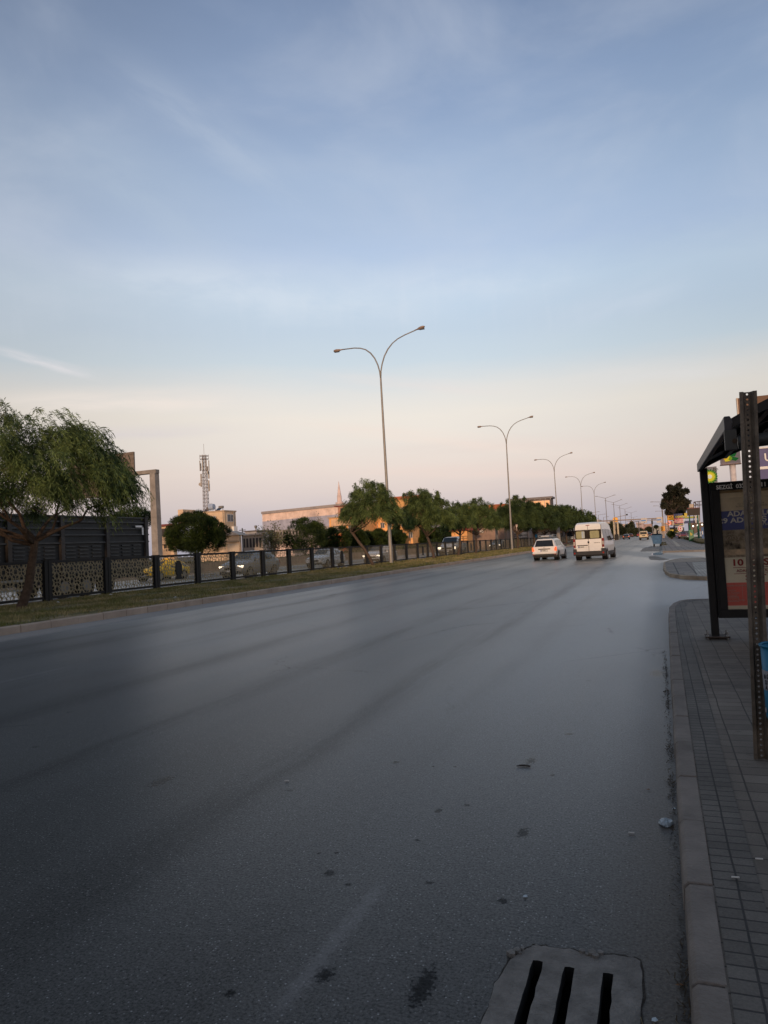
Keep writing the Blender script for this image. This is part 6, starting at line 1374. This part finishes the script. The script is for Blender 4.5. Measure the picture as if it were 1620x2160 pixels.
PK = mat('pinkish_sign', (.66, .50, .46), .5); A = at(1516.5, 925, Yb); B = at(1563, 977, Yb); MB().box(A.x-p.x, B.x-p.x, 0, .5, B.z, A.z).build('board', PK, t, bevel=.02)
MB().box(A.x-p.x-.03, B.x-p.x+.03, -.03, .53, B.z-.04, B.z).build('trim', mat('brown_trim', (.25, .16, .14)), t)
MB().tube([(0, .25, 0), (0, .25, B.z)], .20, 16).build('pole', mat('white_pole', (.66, .58, .55), .5), t, smooth=True)
def petal(t, m_, pts, y):
    V_ = [at(u, v, Yb) for u, v in pts]; return MB().add([(v.x-p.x, y, v.z) for v in V_], [tuple(range(len(V_)))]).build('petal', m_, t, fix=False)
petal(t, LG, [(1540, 961), (1549, 964), (1559, 966), (1552, 972), (1543, 970)], -.02); petal(t, LG, [(1539, 961), (1550, 963), (1555, 952), (1545, 954)], -.022)
petal(t, MG, [(1532, 960), (1541, 962), (1545, 966), (1542, 971), (1534, 972)], -.03); petal(t, MG, [(1530, 960), (1538, 963), (1543, 954), (1536, 954)], -.032)
petal(t, YW, [(1524, 962), (1531, 959), (1539, 963), (1536, 970), (1541, 972), (1530, 974), (1527, 968)], -.04); petal(t, mat('amber_petal', (.85, .42, .02), .5, emit=(1, .5, .05), estr=.3), [(1526, 963), (1533, 962), (1534, 967), (1528, 970)], -.05)
# blue board with white letter, striped board, background wall by the panel
Yb = 30; p = at(1609, 1000, Yb); t = empty('blue_billboard', (p.x, Yb, 0), 0, 'dark blue billboard with a white letter seen above the bus stop poster', 'billboard'); A = at(1599.5, 947, Yb); B = at(1599.5, 1018, Yb); BBL = mat('billboard_blue', (.045, .045, .17), .5)
w_ = 2.6; MB().box(A.x-p.x, A.x-p.x+w_, 0, .2, B.z-1.5, A.z).build('face', BBL, t); MB().box(A.x-p.x-.02, A.x-p.x+w_, -.03, .22, A.z, A.z+.05).build('top_trim', SW, t); q = at(1601, 986, Yb); MB().box(q.x-p.x, q.x-p.x+w_, -.02, -.001, q.z-.08, q.z+.02).build('white_line', SW, t)
q = at(1612, 973, Yb); text('UN', .42, SW, t, (q.x-p.x, -.02, q.z), FACE, bold=.006); MB().tube([(1.2, .4, 0), (1.2, .4, B.z-1.5)], .1, 8).build('post', GALV, t)
Yb = 46; p = at(1600, 1010, Yb); t = empty('striped_billboard', (p.x, Yb, 0), 0, 'high brown and beige diagonally striped board above the shelter roof', 'billboard'); BRN = mat('board_brown', (.13, .065, .035), .6); BGE = mat('board_beige', (.55, .45, .36), .6)
A = at(1555, 842, Yb); B = at(1555, 884, Yb); w_ = 3.6; h0, h1 = B.z-1.2, A.z+.05
x0 = A.x-p.x; MB().box(x0, x0+w_, 0, .3, h0, h1).build('face', BRN, t); MB().box(x0-.04, x0+.02, -.02, .32, h0, h1+.02).build('edge_trim', BGE, t)
b = MB()
for k in range(4):
    xa = x0+1.12+k*.95; b.add([(xa, -.02, h0+.3), (xa+.48, -.02, h0+.3), (xa+1.30, -.02, h1-.02), (xa+.82, -.02, h1-.02)], [(0, 1, 2, 3)])
b.build('beige_stripe', BGE, t, fix=False); MB().tube([(2, .4, 0), (2, .4, h0)], .18, 10).build('post', GALV, t)

# ------------------------------------------------------------------ bus shelter
t = empty('bus_shelter', (0.70, 11.38, 0.122), 0, 'black steel bus shelter with an arched roof and a large advert case', 'bus shelter')
OX, OY, OZ = .70, 11.38, .122
SH = BLACK
def S(mb): return mb
b = MB(); b.box(-.075, .03, -.06, .06, .03, 2.47); b.build('corner_post', SH, t, bevel=.015)
b = MB(); b.box(-.16, .16, -.16, .16, .025, .04); b.build('base_plate', mat('rusty_plate', (.05, .035, .028), .8, var=.4), t)
for sx in (-1, 1):
    for sy in (-1, 1): MB().tube([(sx*.13, sy*.13, 0), (sx*.13, sy*.13, .11)], .011, 6).tube([(sx*.13, sy*.13, .04), (sx*.13, sy*.13, .058)], .022, 6).build('bolt', RIM, t)
# advert case
PX0, PX1, PZ0, PZ1 = .034, 1.45, .42-OZ, 2.37-OZ
b = MB(); fr = .10
b.box(PX0, PX1, -.09, .09, PZ1-.12, PZ1); b.box(PX0, PX1, -.09, .09, PZ0, PZ0+.12); b.box(PX0, PX0+.131, -.088, .088, PZ0+.12, PZ1-.12); b.box(PX1-.10, PX1, -.088, .088, PZ0+.12, PZ1-.12)
b.box(PX0+.02, PX0+.03, -.10, -.088, PZ0, PZ1); b.build('advert_frame', SH, t, bevel=.008)
QX0, QX1, QZ0, QZ1 = PX0+.131, PX1-.10, PZ0+.12, PZ1-.12
QW = QX1-QX0; QH = QZ1-QZ0
PB = mat('poster_grey_beige', (.85, .76, .60), .6, var=.12, scale=5); post = MB().box(QX0, QX1, -.05, .05, QZ0, QZ1).build('poster', PB, t)
Yp = OY-.062
def pz(y):  # picture row on the left edge of the poster -> local z
    return at(1520, y, Yp).z-OZ
def px_(x, y=1150): return at(x, y, Yp).x-OX
def pr2(name, m_, y0, y1, x0=None, x1=None, d=.052): return MB().box(QX0 if x0 is None else x0, QX1 if x1 is None else x1, -d, -.0505, pz(y1), pz(y0)).build(name, m_, post)
PBL = mat('poster_blue', (.11, .14, .40), .6); PLT = mat('poster_pale', (.80, .78, .68), .6, var=.08, scale=4); PRD = mat('poster_red', (.72, .17, .15), .6, var=.1); PDK = mat('poster_maroon_ink', (.30, .04, .045), .6); PGR = mat('poster_grey_ink', (.85, .85, .82), .6); PTN = mat('poster_tan', (.38, .28, .17), .6, var=.2, scale=8)
PIC = mat('poster_photo', (.30, .26, .21), .6, var=.95, scale=9)
pr2('tan_strip', PTN, 1035, 1041); pr2('blue_band', PBL, 1078, 1119); pr2('photo_print', PIC, 1119, 1177); pr2('photo_sky', mat('poster_sepia', (.62, .50, .38), .6, var=.5, scale=7), 1160, 1172, d=.0525); pr2('pale_band', PLT, 1177, 1230); pr2('red_band', PRD, 1230, 1278); pr2('pale_strip', PLT, 1278, QZ0 and 1288)
pr2('inset', mat('poster_inset', (.72, .65, .52), .6), 1051, 1079, x0=px_(1519), d=.0522)
def pt(body, x, y, h, m_, bold=.001, sx=1.0, d=.056): return text(body, h*1.38, m_, post, (px_(x, y), -d, pz(y+(x-1520)*.03)), FACE, bold=bold, sx=sx, ext=.001)
pr2('header_strip', INK, 1020, 1034, d=.056)
pt('SEZGİ  0322 435 11 11', 1510.5, 1032.5, .060, mat('poster_white_ink', (.80, .78, .76), .6), .0022, .93, d=.10)
pt('T.C. ÇEVRE, ŞEHİRCİLİK VE', 1556, 1066, .020, mat('faint_ink', (.20, .17, .13)), 0); pt('İKLİM DEĞİŞİKLİĞİ BAKANLIĞI', 1552, 1071, .020, mat('faint_ink', (.20, .17, .13)), 0)
pt('ADANA LONCA', 1535, 1090, .075, PGR, .003, 1.12); pt('29 ADET İŞ   C', 1516, 1104, .072, PGR, .003, 1.22); pt('arsayeri', 1604, 1110, .05, PGR, 0)
pt('ADANA', 1524, 1130.5, .034, mat('poster_tan_ink', (.48, .42, .36)), 0, 1.2); pt('Lonyada', 1522, 1138, .062, mat('poster_tan_ink', (.48, .42, .36)), -.001, 1.5, d=.0575); pt('PROJESİ', 1539, 1146.5, .034, mat('poster_tan_ink', (.48, .42, .36)), 0, 1.2)
pt('10 KASIM', 1543, 1193.5, .092, PDK, .004, 1.25); pt('ADANA    İSTİKLAL', 1554, 1207, .042, PDK, .001, .95); pt('SAAT', 1573, 1224, .08, PDK, .003)
pr2('rule', PDK, 1198, 1199, x0=px_(1543), d=.053); pr2('rule', PDK, 1211, 1212, x0=px_(1544), d=.053)
for i, s__ in enumerate(('1. ÖDEME SEÇENEĞİ', '', '%20 PEŞİN,', 'VADE FARKSIZ', '4 AY TAKSİT', '%20 İNDİRİM', 'UYGULANACAKTIR')):
    if s__: pt(s__, 1528, 1237.5+i*5.1, .022, mat('poster_pink_ink', (.60, .38, .33)), .0005)
b = MB(); zz0, zz1, xx0, xx1 = pz(1270), pz(1258.5), px_(1528, 1264), px_(1559, 1264)
for (u0, u1, v0, v1) in ((xx0, xx1, zz0, zz0+.006), (xx0, xx1, zz1-.006, zz1), (xx0, xx0+.006, zz0, zz1), (xx1-.006, xx1, zz0, zz1)): b.box(u0, u1, -.0535, -.052, v0, v1)
b.box(px_(1566, 1250), px_(1566, 1250)+.005, -.0535, -.052, pz(1270), pz(1234)); b.build('text_box', mat('poster_pink_ink', (.60, .38, .33)), post)
gl_ = bpy.data.materials.new('case_glass'); gl_.use_nodes = True; N = gl_.node_tree.nodes; L = gl_.node_tree.links
tr_ = N.new('ShaderNodeBsdfTransparent'); gs = N.new('ShaderNodeBsdfGlossy'); gs.inputs['Roughness'].default_value = .08; fz = N.new('ShaderNodeFresnel'); fz.inputs[0].default_value = 1.45; mx_ = N.new('ShaderNodeMixShader')
tr_.inputs[0].default_value = (.97, .97, .95, 1); L.new(fz.outputs[0], mx_.inputs[0]); L.new(tr_.outputs[0], mx_.inputs[1]); L.new(gs.outputs[0], mx_.inputs[2]); L.new(mx_.outputs[0], N['Material Output'].inputs[0])
MB().add([(QX0, -.075, QZ0), (QX1, -.075, QZ0), (QX1, -.075, QZ1), (QX0, -.075, QZ1)], [(0, 1, 2, 3)]).build('case_glass', gl_, t, fix=False)
MB().box(PX1-.02, PX1+.11, -.075, .075, .03, 2.95).build('corner_post', SH, t, bevel=.015)
# roof: arched sheet from the road side fascia inwards, running back towards the viewer
YN = atX(1532, 890, .62).y            # near end of the roof
YF = 11.42
E0 = (-.08, 2.69-OZ)
arch = [(-.06, 2.47), (.10, 2.55), (.28, 2.63), (.52, 2.72), (.84, 2.80), (1.15, 2.85), (1.5, 2.88), (1.85, 2.88)]
b = MB(); vs = []
for yy2 in (YN+.05-OY, YF-OY+.02):
    vs += [(x, yy2, z+.06) for x, z in arch] + [(x, yy2, z+.035) for x, z in reversed(arch)]
n = len(arch)*2; b.add(vs, [(k, (k+1) % n, (k+1) % n+n, k+n) for k in range(n)]+[tuple(range(n)), tuple(range(n, 2*n))]); b.build('roof_sheet', mat('dark_roof_sheet', (.012, .011, .011), .6), t)
b = MB()   # box-section fascia along the road side
b.prism([(-.10, 2.43), (-.05, 2.43), (-.03, 2.50), (-.05, 2.555), (-.10, 2.555)], 'y', YN-OY-.02, YF-OY+.04); b.build('fascia', mat('fascia_grey', (.035, .035, .042), .45), t, bevel=.008)
for yy2 in (YN-OY+.02, YN-OY+1.35, YN-OY+2.7, YF-OY-.05):     # curved ribs
    pts = [(x, yy2, z) for x, z in arch]; b = MB(); n = len(pts)
    vs = []
    for (x, y, z) in pts: vs += [(x, y-.03, z-.025), (x, y+.03, z-.025), (x, y+.03, z+.033), (x, y-.03, z+.033)]
    b.add(vs, [(4*i+k, 4*i+(k+1) % 4, 4*i+4+(k+1) % 4, 4*i+4+k) for i in range(n-1) for k in range(4)]+[(0, 1, 2, 3), (4*n-4, 4*n-3, 4*n-2, 4*n-1)]); b.build('roof_rib', SH, t)
for x, z in ((.28, 2.63), (.56, 2.73), (.90, 2.81), (1.30, 2.86)):
    MB().box(x-.025, x+.025, YN-OY+.05, YF-OY, z-.035, z+.03).build('purlin', SH, t)
# near cantilever: hanging plate with a bolt hole and a round tube running inwards
q = at(1540, 925, YN); qx, qz = q.x-OX, q.z-OZ; b = MB(); b.box(qx-.045, qx+.05, YN-OY-.03, YN-OY+.03, qz-.105, qz+.075); b.build('bracket_plate', mat('bracket_steel', (.04, .042, .042), .5, var=.4), t, bevel=.005)
q2 = at(1549, 931, YN); MB().tube([(q2.x-OX, YN-OY-.035, q2.z-OZ), (q2.x-OX, YN-OY-.028, q2.z-OZ)], .021, 12).build('bolt_hole', mat('rust_hole', (.05, .032, .018), .9), t)
MB().tube([(qx+.06, YN-OY, qz-.04), (1.9, YN-OY+.02, qz+.02)], .058, 14).build('cross_tube', mat('bracket_steel', (.04, .042, .042), .5), t, smooth=True)
# bench hint and back frame outside the picture to the right
MB().box(1.75, 1.85, YN-OY, YF-OY, .03, .1).box(1.76, 1.84, YN-OY, YN-OY+.08, .03, 2.95).build('back_frame', SH, t)

# ------------------------------------------------------------------ perforated sign post
PW = .105; B0 = atZ(1609, 1602, .122); pt_top = at(1578, 825, B0.y); hgt = pt_top.z-.122; lean = (pt_top.x-B0.x)
t = empty('perforated_post', (B0.x, B0.y, .122), R(6), 'weathered steel hat-section post with a row of round holes beside the blue bin', 'post')
PM = mat('weathered_steel', (.14, .115, .09), .6, .3, var=.5, scale=6, bump=.3, bscale=60)
# section: flanges, webs and a perforated face
fwid = .030
xs = [-.056, -.034, -.018, .018, .034, .056]; yd = [-.002, -.002, .030, .030, -.002, -.002]
b = MB(); 
for i in range(5):
    if i == 2: continue
    b.add([(xs[i], yd[i], 0), (xs[i+1], yd[i+1], 0), (xs[i+1], yd[i+1], hgt), (xs[i], yd[i], hgt)], [(0, 1, 2, 3)])
pitch = .036; hr = .0075; n = int(hgt/pitch); 
for k in range(n+1):
    z0_ = k*pitch; z1_ = min(hgt, z0_+pitch); cz = z0_+pitch/2; sq = [(xs[2], z0_), (0, z0_), (xs[3], z0_), (xs[3], cz), (xs[3], z1_), (0, z1_), (xs[2], z1_), (xs[2], cz)]
    if z1_-z0_ < pitch*.9: b.add([(xs[2], .03, z0_), (xs[3], .03, z0_), (xs[3], .03, z1_), (xs[2], .03, z1_)], [(0, 1, 2, 3)]); continue
    ci = [(hr*math.cos(R(225+45*j)), cz+hr*math.sin(R(225+45*j))) for j in range(8)]
    b.add([(u, .03, v) for u, v in sq]+[(u, .03, v) for u, v in ci], [(j, (j+1) % 8, (j+1) % 8+8, j+8) for j in range(8)])
o = b.build('post', PM, t, fix=False); so = o.modifiers.new('s', 'SOLIDIFY'); so.thickness = .004; so.offset = 0
o.matrix_parent_inverse = Matrix(((1, 0, lean/hgt, 0), (0, 1, 0, 0), (0, 0, 1, 0), (0, 0, 0, 1)))
# ------------------------------------------------------------------ blue litter bin hung on the post
A = at(1601, 1355, 5.40); t = empty('litter_bin', (A.x+.155, 5.36, .122), 0, 'bright blue round litter bin with a white label hung beside the post', 'bin'); BZ = A.z-.122; BB = at(1609, 1512, 5.40).z-.122
BLU = mat('bin_blue', (.004, .13, .24), .5, var=.12, scale=9)
b = MB(); n = 40; prof = [(.143, BB), (.149, BB+.015), (.154, BZ-.02)]; vs = []
for r_, z in prof+[(.146, BZ-.02), (.13, BB+.02)]: vs += [(r_*math.cos(2*math.pi*k/n), r_*math.sin(2*math.pi*k/n), z) for k in range(n)]
b.add(vs, [(i*n+k, i*n+(k+1) % n, (i+1)*n+(k+1) % n, (i+1)*n+k) for i in range(4) for k in range(n)]+[tuple(range(n)), tuple(4*n+k for k in range(n))]); b.build('drum', BLU, t, smooth=True)
MB().tube([(.156*math.cos(R(a)), .156*math.sin(R(a)), BZ-.012) for a in range(0, 361, 10)], .009, 8).build('rolled_rim', BLU, t, smooth=True)
b = MB(); z0_, z1_ = at(1605, 1450, 5.4).z-.122, at(1605, 1409, 5.4).z-.122; vs = []; rr = lambda z: .149+(.154-.149)*(z-BB-.015)/(BZ-.035-BB)+.0015
for a in range(170, 281, 5): vs += [(rr(z0_)*math.cos(R(a)), rr(z0_)*math.sin(R(a)), z0_), (rr(z1_)*math.cos(R(a)), rr(z1_)*math.sin(R(a)), z1_)]
b.add(vs, [(2*i, 2*i+2, 2*i+3, 2*i+1) for i in range(22)]); b.build('label', mat('bin_label', (.26, .26, .28), .5, var=.1, scale=20), t, fix=False)
for i, w_ in enumerate(('BÜYÜK', 'ŞEHİR', 'ADANA')):
    for j, ch in enumerate(w_):
        a = R(196+j*11.5+(2 if i else 0)); z = z1_-.052-i*.036; r_ = rr(z)+.002
        text(ch, .036, INK, t, (r_*math.cos(a), r_*math.sin(a), z), (R(90), 0, a+R(90)), bold=.0012, ext=.0005)
b = MB(); b.tube([(rr(BB+.06)*math.cos(R(188)), rr(BB+.06)*math.sin(R(188)), BB+.06), ((rr(BB+.06)+.002)*math.cos(R(188)), (rr(BB+.06)+.002)*math.sin(R(188)), BB+.06)], .018, 12); b.build('round_sticker', mat('bin_label', (.26, .26, .28)), t)
MB().tube([(0, .02, BB+.1), (0, .24, BB+.1)], .012, 6).tube([(0, .24, 0), (0, .24, BZ)], .022, 8).build('support_pole', PM, t)

# ------------------------------------------------------------------ litter
def litter(name, label, cat, q, build):
    p = atZ(*q, .004); t = build(MB()); t.location = (p.x, p.y, .004); tag(t, label, cat); t['category'] = cat; return t
def cupf(mb):
    r = random.Random(2); n = 14; vs = []
    for j, (s_, z) in enumerate(((1, .0), (1.0, .008), (.8, .022), (.35, .026))):
        for k in range(n): a = 2*math.pi*k/n; rr = .040*s_*(1+.16*math.sin(3*a+j)+r.uniform(-.06, .06)); vs.append((rr*math.cos(a), rr*1.15*math.sin(a), z+r.uniform(-.002, .002)*j))
    mb.add(vs, [(i*n+k, i*n+(k+1) % n, (i+1)*n+(k+1) % n, (i+1)*n+k) for i in range(3) for k in range(n)]+[tuple(3*n+k for k in range(n))]); return mb.build('crushed_cup', mat('pale_plastic', (.30, .35, .39), .35, var=.35, scale=30), smooth=False)
litter('c', 'crushed pale plastic cup lying in the gutter by the kerb', 'litter', (1405, 1738), cupf)
def cig(mb): return mb.tube([(-.016, 0, .004), (.016, .003, .004)], .0038, 8).build('cigarette_end', mat('paper_white', (.55, .53, .50), .8))
litter('c', 'white cigarette end on the asphalt nearest the crushed cup', 'litter', (1332, 1758), cig)
litter('c', 'white cigarette end alone far out on the dark asphalt', 'litter', (605, 1648), cig)
litter('c', 'cigarette end among the pavement bricks near the picture edge', 'litter', (1606, 1872), cig).location.z = .132
litter('c', 'cigarette end lying on the narrow brick strip', 'litter', (1556, 1914), cig).location.z = .132
def scrap(mb): return mb.add([(-.010, -.008, .001), (.004, -.012, .003), (.012, .002, .001), (.003, .012, .004), (-.009, .007, .002)], [(0, 1, 2, 3, 4)]).build('paper_scrap', mat('paper_blue', (.40, .46, .50), .8))
litter('c', 'small torn bluish paper scrap on the asphalt above the drain', 'litter', (1108, 1891), scrap)
litter('c', 'tiny torn paper scrap in the gutter above the cup', 'litter', (1422, 1706), scrap)
litter('c', 'torn paper scrap lying beside the kerb at the drain', 'litter', (1381, 2152), scrap)
def strap(mb):
    pts = []
    for k in range(13): u = k/12; pts.append((-.05+.10*u, -.006+.010*math.sin(u*3.1), .004))
    for k in range(8): u = k/7; pts.append((.05-.085*u, .010+.014*math.sin(u*3.1), .005))
    return mb.tube(pts, .0035, 6).build('rubber_strap', mat('rubber_brown', (.02, .013, .010), .7))
litter('c', 'folded dark rubber strap lying on the asphalt', 'litter', (1104, 1617), strap)
def leaf(mb): return mb.add([(-.016, 0, .002), (-.004, -.008, .004), (.012, -.005, .006), (.018, .003, .002), (.004, .009, .005)], [(0, 1, 2, 3, 4)]).build('fallen_leaf', mat('dry_leaf', (.16, .07, .025), .8))
litter('c', 'dry orange leaf beside the kerb at the drain corner', 'leaf', (1433, 2079), leaf); litter('c', 'small dry leaf on the asphalt above the crushed cup', 'leaf', (1367, 1666), leaf)
# paper scraps on the median grass
for i, q in enumerate(((233, 1256), (370, 1262), (672, 1200), (770, 1195), (122, 1272))):
    p = atZ(*q, .22); r = random.Random(i); pts = [(math.cos(a)*(.09+r.uniform(-.03, .05)), math.sin(a)*(.09+r.uniform(-.03, .05)), r.uniform(0, .05)) for a in [k*1.05 for k in range(6)]]
    o = MB().add(pts+[(0, 0, .07)], [(k, (k+1) % 6, 6) for k in range(6)]).build('paper_scrap', mat('litter_white', (.55, .53, .50), .8)); o.location = (p.x, p.y, .22)
    tag(o, ('crumpled white wrapper on the grass below the second fence panel', 'white wrapper on the grass just past the truck end', 'white scrap on the grass behind the leaning tree', 'pale scrap on the grass at the leaning tree foot', 'crumpled wrapper on the grass beside the big tree trunk')[i], 'litter')
# weeds in the gutter joint
g = np.random.default_rng(31); n = 900; Y = np.concatenate([g.uniform(2.4, 11, n//2), g.choice([2.6, 2.9, 5.2, 6.0, 7.6, 8.1, 9.1, 9.5], n//2)+g.normal(size=n//2)*.12]); n = len(Y)
x = -np.abs(g.normal(size=n))*.022-.006; p = np.stack([x, Y, np.full(n, .003)], 1); h = g.uniform(.004, .018, (n, 1)); a = g.uniform(0, 6.28, n); wv = np.stack([np.cos(a), np.sin(a), 0*a], 1)*.0022; d = np.concatenate([g.normal(size=(n, 2))*1.3*h, h], 1)
o = bpy.data.objects.new('gutter_debris', leaf_mesh('gutter_debris', np.stack([p-wv, p+wv, p+d+wv, p+d-wv], 1), mat('dry_debris', (.07, .055, .038), .95, var=.5, scale=20))); COL.objects.link(o); tag(o, 'dry leaf litter and grit gathered along the kerb foot', 'debris', kind='stuff')
g2 = np.random.default_rng(33); n = 260; p = np.stack([g2.uniform(-.19, -.02, n), 2.38+np.abs(g2.normal(size=n))*.12, np.full(n, .008)], 1); a = g2.uniform(0, 6.28, n); d = np.stack([np.cos(a), np.sin(a), g2.uniform(0, .5, n)], 1)*g2.uniform(.015, .05, (n, 1)); wv = np.stack([-np.sin(a), np.cos(a), 0*a], 1)*.0012
o = bpy.data.objects.new('dry_grass', leaf_mesh('dry_grass', np.stack([p-wv, p+wv, p+d+wv, p+d-wv], 1), mat('straw', (.20, .16, .09), .9))); COL.objects.link(o); tag(o, 'dry straw caught between drain and kerb', 'debris', kind='stuff')

# ------------------------------------------------------------------ unseen row of shops added behind the viewer to block low sun from the stop
t = empty('shop_building', (-45, -30, 0), 0, 'unseen two-storey sun blocker shaped as a row of shops, added behind the bus stop', 'shop')
MB().box(0, 110, -12, 0, 0, 7.5).build('wall', BEIG, t); MB().box(-.4, 110.4, -12.4, .4, 7.5, 7.8).build('roof', ROOFR, t)
for k in range(22): MB().box(2+k*5, 5+k*5, .0, .06, 4.6, 6.6).build('window', SHUT, t); MB().box(1.5+k*5, 5.5+k*5, .0, .06, .2, 3.2).build('blocker_front', SHUT, t)
